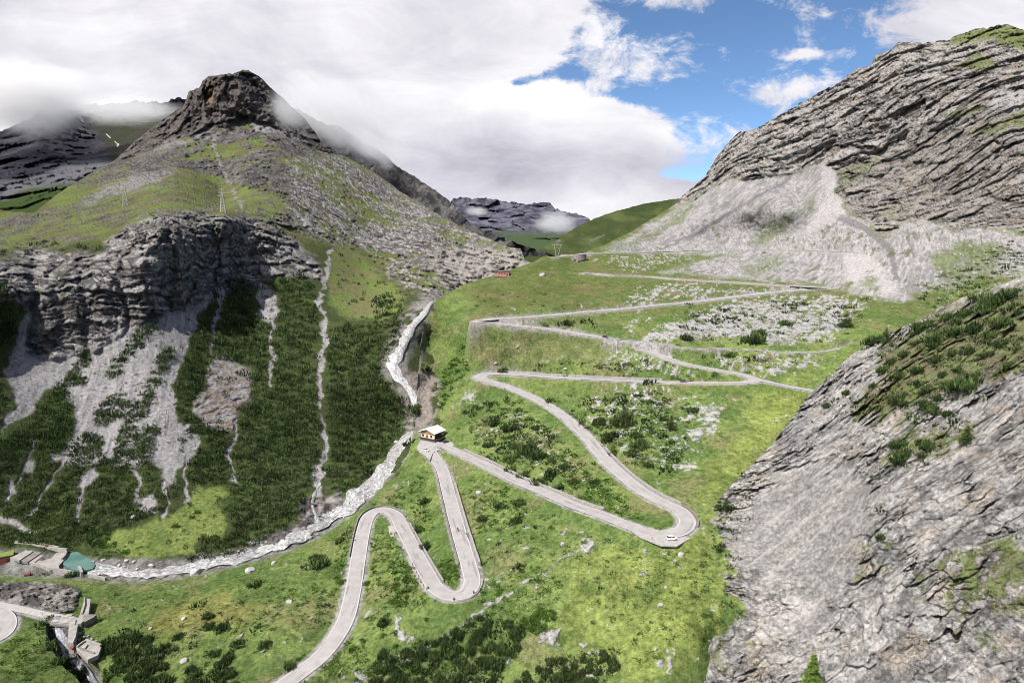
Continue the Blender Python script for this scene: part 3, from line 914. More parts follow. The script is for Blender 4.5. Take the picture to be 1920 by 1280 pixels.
# ------------------------------------------------------------------ pass slope, meadow and right mountain (this side of the stream)
B_top = interp_curve([(-440, 1066), (-160, 1066), (60, 1077), (150, 1081), (250, 1089), (330, 1080), (400, 1068), (470, 1050), (540, 1030), (600, 1002), (650, 968), (690, 937), (720, 902), (748, 872), (766, 850), (776, 806),
                      (780, 770), (784, 700), (789, 640), (797, 596), (806, 573), (830, 555), (870, 533), (905, 522), (935, 513), (960, 505), (1000, 491), (1030, 475), (1045, 469), (1078, 470), (1100, 471), (1130, 461),
                      (1180, 436), (1230, 406), (1270, 380), (1280, 366), (1300, 351), (1320, 333), (1335, 309), (1347, 289), (1364, 269), (1384, 250), (1421, 240), (1441, 228), (1482, 205), (1535, 175),
                      (1576, 153), (1606, 129), (1633, 121), (1643, 104), (1673, 92), (1683, 81), (1707, 78), (1730, 81), (1774, 76), (1818, 57), (1865, 50), (1888, 45), (1920, 57), (1980, 72), (2080, 66), (2300, 80)])
gB = make_grid(-420, 2300, 2.0, B_top, 1400, 2.0, fB, (0.008, 0.025, 0.06, 0.12),
               jit=lambda c: 2.6 * fbm(c / 10, 7.5, .5, 4) * sstep(c, 1270, 1310) + .8 * fbm(c / 25, 4.5, .5, 2) * sstep(c, 810, 830))

RCLIFF = [(1262, 372), (1300, 340), (1384, 235), (1535, 160), (1640, 90), (1700, 60), (1890, 20), (2320, 30), (2320, 430), (1920, 432), (1850, 428), (1780, 430), (1730, 408), (1690, 418), (1655, 442), (1620, 410), (1592, 398), (1574, 362),
          (1568, 322), (1545, 305), (1480, 328), (1420, 332), (1350, 340), (1300, 376), (1262, 388)]
RSCREE = [(1130, 470), (1200, 432), (1270, 388), (1310, 372), (1350, 338), (1420, 330), (1480, 326), (1545, 303), (1570, 312), (1572, 362), (1590, 402), (1620, 412), (1655, 445), (1690, 418), (1730, 408), (1780, 430), (1850, 430),
          (1920, 440), (2320, 440), (2320, 520), (1840, 520), (1760, 545), (1690, 562), (1640, 555), (1540, 534), (1470, 526), (1380, 522), (1300, 515), (1230, 508), (1300, 490), (1380, 478), (1250, 476)]
STREAKS = [([(1180, 640), (1270, 590), (1380, 562), (1540, 548), (1640, 560), (1600, 600), (1570, 640), (1480, 648), (1380, 645), (1280, 640)], .74),
           ([(1160, 575), (1190, 545), (1270, 520), (1330, 530), (1420, 545), (1300, 562), (1220, 572)], .6),
           ([(1330, 545), (1400, 535), (1500, 543), (1400, 552), (1300, 562)], .75),
           ([(1640, 640), (1740, 600), (1760, 560), (1900, 500), (1900, 560), (1760, 620)], .5),
           ([(1280, 672), (1400, 660), (1500, 665), (1560, 680), (1480, 715), (1430, 700), (1390, 695)], .62),
           ([(1130, 690), (1160, 650), (1230, 668), (1300, 690), (1360, 706), (1250, 708)], .56),
           ([(1120, 620), (1180, 590), (1240, 585), (1180, 625)], .5),
           ([(1090, 480), (1250, 470), (1330, 476), (1280, 500), (1190, 510), (1150, 500)], .55),
           ([(905, 595), (960, 575), (1000, 590), (930, 600)], .42),
           ([(1070, 590), (1085, 560), (1102, 560), (1110, 582)], .45),
           ([(845, 760), (880, 715), (915, 735), (905, 760), (870, 765)], .55),
           ([(1080, 770), (1140, 720), (1240, 725), (1330, 740), (1400, 735), (1330, 800), (1350, 860), (1280, 900), (1180, 860)], .46),
           ([(1275, 780), (1330, 750), (1372, 765), (1345, 800), (1305, 850), (1290, 880), (1280, 860), (1290, 820)], .62),
           ([(900, 800), (960, 770), (1010, 790), (1060, 850), (1080, 900), (980, 870)], .42),
           ([(900, 905), (935, 905), (960, 925), (920, 930)], .42),
           ([(1050, 985), (1090, 975), (1110, 1010), (1070, 1015)], .48),
           ([(1098, 1000), (1140, 990), (1130, 1020), (1060, 1055), (1060, 1085), (1010, 1105), (985, 1130), (990, 1095), (1040, 1050)], .58),
           ([(900, 1060), (960, 1050), (1000, 1085), (960, 1120), (900, 1120)], .40),
           ([(1020, 1180), (1050, 1175), (1065, 1210), (1040, 1225), (1022, 1210)], .80),
           ([(1080, 1180), (1120, 1170), (1120, 1220), (1080, 1230)], .48),
           ([(748, 1150), (765, 1152), (775, 1190), (770, 1215), (755, 1200)], .85),
           ([(690, 1120), (735, 1110), (720, 1140), (690, 1150)], .52), ([(655, 1255), (700, 1250), (700, 1280), (650, 1285)], .6),
           ([(1220, 1230), (1290, 1200), (1310, 1260), (1240, 1270)], .48), ([(940, 1250), (985, 1225), (985, 1245), (945, 1275)], .7),
           ([(860, 1190), (900, 1190), (850, 1215), (800, 1220)], .5), ([(700, 960), (730, 940), (770, 945), (720, 965)], .45),
           ([(735, 905), (765, 880), (760, 905), (735, 925)], .55), ([(1240, 1060), (1340, 1010), (1340, 1080), (1260, 1100)], .30)]
CREVICE = [(1095, 1010), (1055, 1055), (1010, 1090), (960, 1115), (900, 1130), (880, 1150), (850, 1180), (800, 1215), (765, 1235)]
TURF = [([(1300, 935), (1345, 865), (1400, 800), (1425, 735), (1480, 730), (1525, 742), (1450, 830), (1365, 915), (1325, 955)], GY, .85),
        ([(1440, 700), (1500, 680), (1600, 652), (1580, 690), (1520, 728), (1460, 722)], G1 * .95, .8),
        ([(1090, 1040), (1200, 1020), (1330, 1000), (1350, 1150), (1300, 1250), (1180, 1290), (1050, 1180)], GY, .7),
        ([(300, 1130), (420, 1110), (500, 1150), (420, 1180), (260, 1180)], c3(.150, .150, .052), .8),
        ([(880, 545), (1000, 520), (1120, 520), (1130, 550), (1000, 570), (900, 575)], c3(.085, .105, .032), .75),
        ([(800, 575), (880, 535), (930, 525), (900, 560), (830, 610)], G1 * .9, .7),
        ([(940, 505), (1000, 492), (1060, 485), (1080, 505), (1010, 512), (940, 516)], c3(.050, .090, .018), .8),
        ([(900, 640), (1000, 630), (1130, 640), (1090, 680), (980, 680), (880, 680)], G3 * .95, .6),
        ([(820, 640), (900, 610), (980, 625), (880, 640)], G1 * .85, .6),
        ([(810, 690), (870, 640), (850, 700), (830, 740), (812, 790)], c3(.045, .085, .018), .6)]


def build_pass():
    g = gB
    px, py, P = g['px'], g['py'], g['P']
    X, Y, Z = P[..., 0], P[..., 1], P[..., 2]
    na = fbm(X / 32, Y / 32, Z / 32, 4)
    nb = fbm(X / 9, Y / 9, Z / 9, 4)
    nc_ = fbm(X / 2.6, Y / 2.6, Z / 2.6, 3)
    sc = np.clip(Y / 450, .6, 1.6)
    jx, jy = 10 * fbm(X / 20 + 40, Y / 20, Z / 20, 4) / sc, 8 * fbm(X / 20, Y / 20 + 70, Z / 20, 4) / sc
    zn = lambda poly, soft=5, amp=1.0: zone(px, py, jx, jy, poly, soft, amp)
    cliff = zn(RCLIFF, 5)
    scree = zn(RSCREE, 6, 1.4) * (1 - cliff)
    dn = (-.72, -.45, -.53)
    lowk = sstep(py, 380, 450)
    st1 = lerp(aniso(P, (-.70, -.30, -.62), 5.5, 80, 4), aniso(P, (-.56, -.81, -.16), 4.2, 70, 4), lowk)
    st2 = lerp(aniso(P, (-.70, -.30, -.62), 2.2, 26, 3), aniso(P, (-.56, -.81, -.16), 1.7, 28, 3), lowk)
    # strata of the right cliff climb to the right
    bv, bn = np.array([.80, -.43, .42]), np.array([.0, .71, .70])
    bn = bn - bv * (bn @ bv); bn /= np.linalg.norm(bn); bv /= np.linalg.norm(bv); bt = np.cross(bv, bn)
    pv, pt_, s = P @ bv, P @ bt, P @ bn
    s = s + 3 * fbm(X / 90, Y / 90, Z / 90, 3) + 1.6 * nb
    s = s + 2.5 * fbm(X / 28 + 5, Y / 28, Z / 28, 3)
    lay = fbm(pv / 34, pt_ / 26, s / 5.0, 5, .66)
    lay2 = ridge(pv / 17, pt_ / 12, s / 4.5, 5, .66)
    band = fbm(pv / 260, pt_ / 120, s / 17, 3)
    blk = ridge((X + .6 * Z) / 15, Y / 22, s / 16, 5, .6)
    d = np.zeros(px.shape)
    low = zn([(1560, 330), (1760, 235), (2080, 150), (2080, 440), (1700, 420), (1600, 400)], 10)
    sA, tA = strata(s, pv, pt_, 12, 1.3, 30)
    sB, tB = strata(s + .8 * nb, pv, pt_, 4.8, 5.1, 13)
    fa, ea, ta = facets(pv / 36, pt_ / 24, s / 10, cliff)
    fb, eb, tb = facets(pv / 12, pt_ / 9, s / 3.8, cliff)
    d -= cliff * (1.2 * lay + 6.0 * band + 1.2 * (blk - .3) + 3.4 * sA + 2.0 * sB + 8.0 * fa + 3.4 * fb + 9 * fbm(X / 70, Y / 70, Z / 70, 3)) * lerp(1, .75, low)
    d += cliff * (3.0 * sstep(ea, .08, .02) + 1.2 * sstep(eb, .10, .02))
    d += cliff * 16 * np.exp(-((px - 1552 + (py - 285) * .5) / 8) ** 2) * np.exp(-((py - 290) / 22) ** 2)
    d += cliff * 8 * np.exp(-(line_d(px + jx, py + jy, [(1560, 318), (1620, 300), (1660, 284), (1690, 262)]) / 9) ** 2)
    d -= scree * (1.6 * st1 + 2.5 * na)
    road_zone = np.ones(px.shape)
    meadow = (1 - cliff) * (1 - scree)
    d -= meadow * np.clip(Y / 330, .5, 1.6) * (2.0 * na + .75 * nb + .2 * nc_)
    # white rock and gravel between the turf
    dens = np.zeros(px.shape, np.float32)
    for poly, w in STREAKS:
        dens = np.maximum(dens, w * zone(px, py, jx, jy, poly, 16, 1.5))
    dens = np.maximum(dens, .20 * sstep(py, 575, 620))
    dens = np.maximum(dens, .8 * sstep(line_d(px + jx * 1.5, py + jy * 1.5, CREVICE) + 7 * nb + 4 * na, 7, 0))
    upslope = sstep(py, 760, 700) * sstep(px, 1050, 1150)
    pat = lerp(.55 * nb + .6 * nc_ + .25 * st2, .45 * st1 + .45 * st2 + .5 * nc_ + .4 * nb, upslope)
    bare = sstep(pat + (dens - .52) * 1.7, .05, .26) * meadow
    d -= bare * (.5 + .5 * nc_) * .8
    # crag beside the bridge and bank of the lower stream
    crag = zn([(-10, 1085), (40, 1090), (90, 1090), (125, 1100), (150, 1115), (140, 1140), (110, 1152), (60, 1142), (0, 1128), (-40, 1120)], 3, .6)
    gorge = zn([(95, 1172), (135, 1176), (150, 1210), (185, 1250), (215, 1300), (170, 1300), (130, 1250), (100, 1210)], 5, .6)
    d += gorge * 5
    d -= crag * 2.5 * ridge(X / 5, Y / 5, Z / 8, 4)
    P2 = along_ray(P, d)
    P2[..., 2] -= gorge * 5.0
    for R, hw, bw in ((R_main, 4.6, 6.0), (R_upper, 5.0, 6.0), (R_branch, 3.6, 5.0), (R_left, 4.4, 4.0), (R_lane, 2.6, 3.0), (R_foot, 1.4, 2.5)):
        dd = conform(P2, R, hw, bw)
        road_zone = np.minimum(road_zone, sstep(dd, hw * .85, hw + 1.2 + .5 * nb.clip(-1, 1) + (3.5 + 2 * nb.clip(-1, 1)) * sstep(Y, 400, 500)))
        if R is R_foot: foot = sstep(dd + .5 * nb, 1.7, .9)
    # level yard beside the house
    yard = at(np.array([806., 815, 826]), np.array([838., 834, 833]), Yof(np.array([806., 815, 826]), np.array([838., 834, 833]), np.array([-127.3, -127.2, -127.2])))
    yd = conform(P2, catmull(yard, 1.0), 7.0, 4.0, .35)
    # ---- pigment
    k = sstep(na + .5 * nb + .25 * nc_, -.5, .5)[..., None]
    t = lerp(G2 * 1.05, G1, k)
    t = blend(t, G3, sstep(fbm(X / 24 + 90, Y / 24, Z / 24, 4) + .3 * nc_, .05, .55) * .75)
    t = blend(t, G2 * .8, sstep(fbm(X / 6 + 50, Y / 6, Z / 6, 4) + .3 * nc_, .22, .55) * .75)
    rock = np.full(px.shape, .08, np.float32)

    def put(col, w, r):
        nonlocal t, rock
        t = blend(t, col, w)
        rock = rock * (1 - np.clip(w, 0, 1)) + r * np.clip(w, 0, 1)
    for poly, colr, w in TURF:
        put(colr * (1 + .40 * nb.clip(-1, 1) + .30 * nc_.clip(-1, 1))[..., None].clip(.35, 1.6), zone(px, py, jx, jy, poly, 14, 1.4) * w, .05)
    far_dark = sstep(py, 640, 560) * sstep(px, 860, 900) * (1 - scree)
    put(c3(.070, .082, .034), far_dark * (.35 + .45 * sstep(na + .4 * st1, -.3, .5)), .1)
    put(c3(.125, .112, .060), far_dark * sstep(fbm(X / 26 + 31, Y / 26, Z / 26, 4) + .4 * nb, .1, .5) * .6, .1)
    put(c3(.046, .078, .022), (1 - scree) * sstep(fbm(X / 15 + 11, Y / 15, Z / 15, 5) + .3 * nc_, .30, .55) * .55, .1)
    put(lerp(S2, S1 * 1.05, sstep(nc_ + .5 * nb, -.6, .5)[..., None]), bare, .9)
    # scree of the right mountain with strips of turf
    screec = lerp(S2 * .95, S1 * 1.06, sstep(.75 * st1 + .75 * st2 + .25 * nb + .3 * na, -.5, .35)[..., None])
    put(screec, scree, .5)
    put(lerp(S3, S2, sstep(st2, -.4, .4)[..., None]), scree * sstep(st1 + .6 * na + .3 * st2, .18, .5) * .85, .7)
    for ln, wd in (([(1290, 450), (1340, 420), (1400, 380), (1480, 335)], 3.0), ([(1250, 462), (1300, 440), (1370, 398)], 2.5), ([(1552, 318), (1550, 345), (1546, 380)], 4), ([(1560, 400), (1620, 428), (1650, 450), (1672, 470)], 6), ([(1672, 470), (1680, 520)], 5), ([(1700, 430), (1712, 480)], 3)):
        put(S3 * 1.1, sstep(line_d(px + jx * .5, py + jy * .5, ln), wd + 1.5, wd - 1.5) * .8, .8)
    put(S1 * 1.12, zone(px, py, jx, jy, [(1545, 305), (1568, 316), (1570, 360), (1590, 400), (1540, 420), (1490, 450), (1540, 380)], 8, 1.3) * .8, .4)
    put(S1 * 1.12, zone(px, py, jx, jy, [(1580, 470), (1640, 470), (1660, 520), (1700, 550), (1640, 552), (1590, 530)], 10, 1.3) * .8, .4)
    turfs = sstep(.9 * st1 + .6 * na + .35 * st2, .42, .72) * scree
    put(lerp(c3(.060, .080, .026), G3 * .8, sstep(nb, -.4, .4)[..., None]), turfs * sstep(py, 340, 420) * .75, .2)
    for poly, w in (([(1740, 480), (1800, 452), (1870, 450), (1890, 480), (1850, 520), (1770, 530)], .75), ([(1405, 455), (1430, 425), (1490, 395), (1480, 425), (1440, 460)], .65), ([(1500, 395), (1520, 360), (1530, 365), (1520, 395)], .55),
                    ([(1380, 505), (1420, 488), (1470, 478), (1460, 500), (1410, 518)], .6), ([(1200, 500), (1290, 480), (1320, 478), (1290, 510)], .7), ([(1560, 540), (1590, 525), (1600, 540)], .8), ([(1610, 535), (1630, 518), (1650, 540)], .8),
                    ([(1180, 455), (1240, 425), (1290, 385), (1310, 372), (1280, 410), (1220, 450), (1150, 468), (1110, 470)], .8), ([(1690, 545), (1800, 520), (1920, 500), (1920, 540), (1750, 580)], .6),
                    ([(1570, 350), (1600, 355), (1640, 345), (1630, 390), (1600, 395), (1580, 380)], .8), ([(1620, 430), (1650, 395), (1700, 395), (1670, 440)], .6)):
        put(lerp(c3(.060, .082, .024), G1 * .8, sstep(nb + .4 * nc_, -.3, .6)[..., None]), zone(px, py, jx, jy, poly, 9, 1.5) * sstep(nc_ + nb + w, -.1, .5) * w * (1 - cliff * .4), .2)
    hil = sstep(py, 500, 470) * sstep(px, 1120, 1090) * (1 - scree)
    put(G1 * .85, hil * .6, .1)
    # cliff
    ck = lay * .2 + .3 * band + .35 * (tA - .5) + .45 * (tB - .5) + .5 * (ta - .5) + .6 * (tb - .5) + .55 * nc_ + .35 * nb + .25 * (blk - .3)
    ck = ck + .25 * (blk - .3)
    cc = lerp(K3 * .9, c3(.262, .248, .238), sstep(ck + .2 * nc_, -.75, .8)[..., None])
    cc = lerp(cc, lerp(c3(.062, .059, .058), c3(.190, .176, .166), sstep(ck, -.6, .6)[..., None]), (low * .8)[..., None])
    put(cc, cliff, 1)
    put(K3 * .85, cliff * np.maximum(sstep(ea, .09, .02) * .8, sstep(eb, .12, .03) * .55), 1)
    put(c3(.220, .180, .140), cliff * .7 * sstep(fbm(X / 30, Y / 30, Z / 30 + 9, 4), .22, .6) * .45, 1)
    for poly, w in (([(1774, 76), (1818, 52), (1890, 36), (2080, 50), (2080, 110), (1900, 92), (1860, 76), (1800, 84)], .85), ([(1790, 124), (1830, 102), (1880, 122), (1840, 130)], .8), ([(1766, 215), (1830, 195), (1850, 200), (1780, 225)], .6),
                    ([(1820, 245), (1920, 200), (2000, 190), (2000, 215), (1900, 245), (1840, 255)], .6), ([(1572, 318), (1600, 308), (1650, 290), (1640, 305), (1600, 345), (1575, 350)], .45), ([(1640, 400), (1670, 380), (1710, 385), (1690, 415)], .35)):
        put(lerp(c3(.085, .100, .030), G1 * .8, sstep(nb, -.4, .5)[..., None]), zone(px, py, jx, jy, poly, 6, 1.5) * sstep(nb + nc_ * .5 + w, -.1, .4) * w, .2)
    put(S1, zone(px, py, jx, jy, [(1850, 190), (1880, 172), (1940, 170), (1940, 200), (1890, 215)], 6, 1.3) * .7, .6)
    put(lerp(c3(.07, .064, .062), K1, sstep(nc_ + nb, -.5, .8)[..., None]), crag, 1)
    put(lerp(K2, S1 * .8, sstep(nc_ + nb, -.5, .6)[..., None]), gorge, 1)
    top_bank = np.maximum(sstep(py - np.interp(px, g['px'][0], g['top']), 9, 2), sstep(px, 800, 790) * sstep(py, 600, 640) * sstep(py, 830, 800)) * sstep(px, 806, 790)
    put(lerp(K2, S1 * .8, sstep(nc_ + nb, -.4, .6)[..., None]), top_bank * .8, 1)
    put(lerp(K2, c3(.21, .178, .155), sstep(nb + .5 * nc_, -.5, .7)[..., None]), zn([(740, 690), (800, 686), (822, 715), (828, 760), (812, 795), (780, 812), (740, 800)], 6), 1)
    gravel = lerp(S1 * .98, S2, sstep(nb + nc_ * .5, -.2, .6)[..., None])
    put(gravel, (1 - road_zone) * sstep(P2[..., 1] * 0 + py, 440, 460), .35)
    put(S1 * .98, foot, .2)
    put(S1 * .98, sstep(yd, 8.5, 7), .3)
    g['P'] = P2
    g['bare'] = np.maximum(bare, 1 - road_zone)
    finish_grid('pass_slope', g, t.astype(np.float32), rock.astype(np.float32), M_TERRAIN)


build_pass()

# ------------------------------------------------------------------ near rock spur on the right
C_top = interp_curve([(1230, 1080), (1290, 1010), (1330, 958), (1345, 940), (1365, 916), (1400, 880), (1450, 829), (1490, 776), (1515, 742), (1545, 715), (1592, 668), (1625, 648), (1640, 640), (1680, 618), (1740, 592), (1800, 560), (1860, 540), (1920, 518), (2060, 470), (2400, 350)])
gC = make_grid(1230, 2400, 1.6, C_top, 1400, 1.6, fC, (0.01, 0.03, 0.08, 0.16, .3), jit=lambda c: 2.2 * fbm(c / 12, 1.5, 9.5, 3))
EDGE_C = [(1330, 950), (1345, 975), (1352, 1000), (1362, 1040), (1372, 1080), (1368, 1110), (1385, 1135), (1400, 1160), (1370, 1185), (1330, 1210), (1300, 1240), (1290, 1300), (1290, 1400), (1200, 1400), (1200, 950)]
GREEN_C = [([(1650, 655), (1740, 600), (1920, 530), (2060, 490), (2420, 380), (2420, 560), (2060, 640), (1920, 690), (1800, 730), (1700, 760), (1640, 770), (1600, 760), (1660, 720), (1640, 690)], .92),
           ([(1600, 770), (1680, 720), (1760, 720), (1720, 790), (1640, 790)], .6), ([(1680, 800), (1780, 790), (1840, 800), (1780, 850), (1690, 860)], .55), ([(1620, 830), (1700, 830), (1700, 880), (1650, 890)], .42),
           ([(1700, 1100), (1800, 1020), (1920, 1000), (2060, 1000), (2060, 1180), (1920, 1150), (1800, 1150)], .55), ([(1640, 960), (1680, 970), (1680, 1040), (1640, 1040)], .3),
           ([(1660, 1230), (1700, 1190), (1720, 1210), (1680, 1250)], .35), ([(1840, 1180), (1880, 1160), (1870, 1220), (1840, 1230)], .5), ([(1450, 890), (1500, 880), (1500, 900), (1460, 905)], .4),
           ([(1330, 955), (1365, 915), (1400, 890), (1395, 960), (1370, 1010), (1385, 1090), (1420, 1150), (1400, 1200), (1330, 1250), (1320, 1050)], .42), ([(1340, 1200), (1420, 1170), (1520, 1180), (1480, 1230), (1400, 1260)], .3),
           ([(1560, 1060), (1640, 980), (1700, 1020), (1660, 1100), (1600, 1140)], .26)]


def build_spur():
    g = gC
    px, py, P = g['px'], g['py'], g['P']
    X, Y, Z = P[..., 0], P[..., 1], P[..., 2]
    na = fbm(X / 20, Y / 20, Z / 20, 4)
    nb = fbm(X / 5, Y / 5, Z / 5, 4)
    nc_ = fbm(X / 1.2, Y / 1.2, Z / 1.2, 3)
    jx, jy = 14 * fbm(X / 9 + 40, Y / 9, Z / 9, 4), 14 * fbm(X / 9, Y / 9 + 70, Z / 9, 4)
    zn = lambda poly, soft=5, amp=1.0: zone(px, py, jx, jy, poly, soft, amp)
    turf = zn(EDGE_C, 8, 1.9)
    shale = zn([(1390, 960), (1500, 890), (1560, 870), (1630, 900), (1640, 930), (1632, 1000), (1600, 1080), (1560, 1140), (1545, 1180), (1520, 1190), (1480, 1100), (1400, 1060), (1370, 1020)], 34, 2.6)
    dn = (-.66, .06, -.75)
    st = aniso(P, dn, 2.2, 34, 4)
    st2 = aniso(P, dn, .8, 12, 3)
    # bedding joints
    s = .30 * X + .88 * Y + .33 * Z + 2.5 * na + .5 * nb
    sv = P @ np.array([.53, -.46, .71])
    st_ = P @ np.array([.79, .04, -.61])
    lay = fbm(sv / 30, st_ / 14, s / 2.3, 4, .6)
    joint = ridge(sv / 40, st_ / 20, s / 6.5, 3, .5)
    blk = ridge(X / 7, Y / 7, Z / 7, 4, .55)
    d = np.zeros(px.shape)
    blk2 = ridge(X / 2.6, Y / 2.6, Z / 2.6, 3, .55)
    lk = sstep(fbm(X / 17 + 3, Y / 17, Z / 17, 3), -.1, .5)
    bare_w = (1 - turf)
    wa, wb = 1.2 * nb, .5 * nb
    fa, ea, ta = facets((sv + wa) / 11, (st_ + wa) / 7, (s + wb) / 4.2, bare_w)
    fb, eb, tb = facets((sv + wb) / 3.8, (st_ + wb) / 2.7, (s + .3 * nb) / 1.5, bare_w)
    fc, ec, tc_ = facets(X / 1.1, Y / 1.1, Z / .9, bare_w)
    big_w = .55 + .9 * lk
    d -= (1 - shale) * bare_w * (big_w * (2.6 * fa + .95 * fb) + .22 * fc + .4 * nb + .2 * nc_ + 1.8 * na + .4 * st)
    d += (1 - shale) * bare_w * big_w * (.9 * sstep(ea, .07, .01) + .35 * sstep(eb, .10, .02))
    d -= shale * bare_w * (.35 * fb + .22 * fc)
    crack = sstep(joint, 1.3, 1.6) * (1 - shale) * lk
    d += crack * 1.1
    d -= shale * (.45 * st + .08 * st2 + .3 * nb + .2 * nc_)
    d -= turf * (.5 * nb + .3 * na)
    ledge = line_d(px + jx * .5, py + jy * .5, [(1545, 1190), (1570, 1160), (1610, 1145), (1660, 1080), (1700, 1062), (1780, 1020), (1840, 960), (1920, 925)])
    d += 1.6 * np.exp(-(ledge / 5) ** 2)
    low = zn([(1290, 1290), (1400, 1200), (1540, 1170), (1700, 1130), (2060, 1100), (2060, 1400), (1280, 1400)], 16)
    d -= low * 1.5 * ridge(X / 6, Y / 6, Z / 4, 4)
    d *= sstep(px, 1262, 1345)
    P2 = along_ray(P, d * np.clip(Y / 230, .5, 1.3))
    stl = aniso(P, dn, 3.4, 90, 4)
    kk = .45 * (ta - .5) + .5 * (tb - .5) + .35 * (tc_ - .5) + .3 * nb + .35 * nc_ + .55 * stl
    t = lerp(c3(.092, .090, .090), c3(.315, .304, .300), sstep(kk, -.8, .6)[..., None])
    rock = np.ones(px.shape, np.float32)

    def put(col, w, r):
        nonlocal t, rock
        t = blend(t, col, w)
        rock = rock * (1 - np.clip(w, 0, 1)) + r * np.clip(w, 0, 1)
    put(c3(.270, .225, .180), sstep(fbm(X / 13, Y / 13, Z / 13 + 5, 4), .2, .6) * .5, 1)
    put(lerp(c3(.135, .131, .131), c3(.245, .236, .233), sstep(.35 * st + .2 * st2 + .5 * nc_ + .7 * (tc_ - .5) + .3 * nb, -.5, .6)[..., None]), shale, 1)
    for ln in ([(1400, 1060), (1470, 1010), (1560, 940), (1610, 900)], [(1430, 1090), (1500, 1030), (1590, 960)], [(1620, 1000), (1612, 1080), (1620, 1160)], [(1400, 1010), (1450, 975), (1510, 930)]):
        put(c3(.27, .26, .255), sstep(line_d(px + jx * .35, py + jy * .35, ln), 4.5, 1.5) * .75, 1)
    put(c3(.090, .092, .112), zn([(1400, 905), (1470, 825), (1500, 770), (1540, 740), (1545, 760), (1500, 830), (1440, 890), (1405, 925)], 8, 1.6) * .4 * sstep(st, -.6, .3), .9)
    put(c3(.095, .097, .115), zn([(1385, 1000), (1440, 940), (1520, 890), (1500, 920), (1430, 975), (1390, 1030)], 14, 1.8) * .45 * sstep(st, -.3, .4), .9)
    put(c3(.30, .285, .28), zn([(1430, 1140), (1470, 1110), (1540, 1120), (1530, 1145), (1480, 1165), (1430, 1170)], 6) * .8, .7)
    put(c3(.07, .066, .064), crack * .55, 1)
    put(c3(.060, .058, .058), bare_w * (1 - .8 * shale) * np.maximum(sstep(ea, .06, .015) * .8 * big_w, sstep(eb, .10, .02) * .55 * big_w), 1)
    # water stains on the slabs
    stn = fbm(X / 1.3, Y / 1.3, Z / 26, 3)
    for poly in ([(1880, 850), (1925, 835), (1930, 900), (1890, 912)], [(1805, 890), (1830, 870), (1825, 940), (1808, 942)], [(1865, 980), (1890, 968), (1892, 1000), (1868, 1000)], [(1885, 925), (1905, 915), (1905, 955)], [(1690, 930), (1705, 925), (1700, 990), (1692, 1000)]):
        put(c3(.045, .043, .045), zn(poly, 6, .4) * sstep(stn, .0, .3) * .85, 1)
    gr = sstep(nb + .35 * nc_, -.2, .5)[..., None]
    for poly, w in GREEN_C:
        z_ = zone(px, py, jx, jy, poly, 18, 1.6)
        put(lerp(c3(.090, .085, .048), G1 * .72, gr), z_ * sstep(.7 * nb + .5 * na + .4 * nc_ + (w - .5) * 2.2, -.1, .3) * .9, .2)
    low_t = sstep(.7 * nb + .5 * na + .5 * nc_, .48, .72) * sstep(py, 980, 1100)
    put(G3 * .8, low_t * .7, .2)
    tg = lerp(G2, GY, sstep(nb + .4 * nc_ + .5 * na, -.4, .4)[..., None])
    put(tg, turf, .05)
    put(S1, turf * sstep(nb + .6 * nc_, .62, .8), .8)
    g['P'] = P2
    finish_grid('rock_spur', g, t.astype(np.float32), rock.astype(np.float32), M_TERRAIN)


build_spur()

# ------------------------------------------------------------------ materials for built things
def simple_mat(name, col, rough=0.8, noise_scale=3.0, amount=0.25, spec=0.2, metal=0.0, bump=0.0, attr=None):
    m = bpy.data.materials.new(name)
    m.use_nodes = True
    N = NT(m.node_tree)
    co = N.n('ShaderNodeTexCoord').outputs['Object']
    n = N.noise(co, noise_scale, 4, 0.6)
    f = N.lin(n, 0.25, 0.75, 1 - amount, 1 + amount)
    base = (col[0], col[1], col[2], 1)
    if attr:
        base = N.n('ShaderNodeAttribute', attribute_name=attr).outputs['Color']
    c = N.mix(1.0, base, N.comb(f, f, f), 'MULTIPLY')
    b = N.n('ShaderNodeBsdfPrincipled', inp={'Base Color': c, 'Roughness': rough, 'Metallic': metal, 'Specular IOR Level': spec})
    if bump:
        bp = N.n('ShaderNodeBump', inp={'Strength': bump, 'Distance': 0.3, 'Height': n})
        m.node_tree.links.new(bp.outputs[0], b.inputs['Normal'])
    o = N.n('ShaderNodeOutputMaterial')
    m.node_tree.links.new(b.outputs[0], o.inputs[0])
    return m


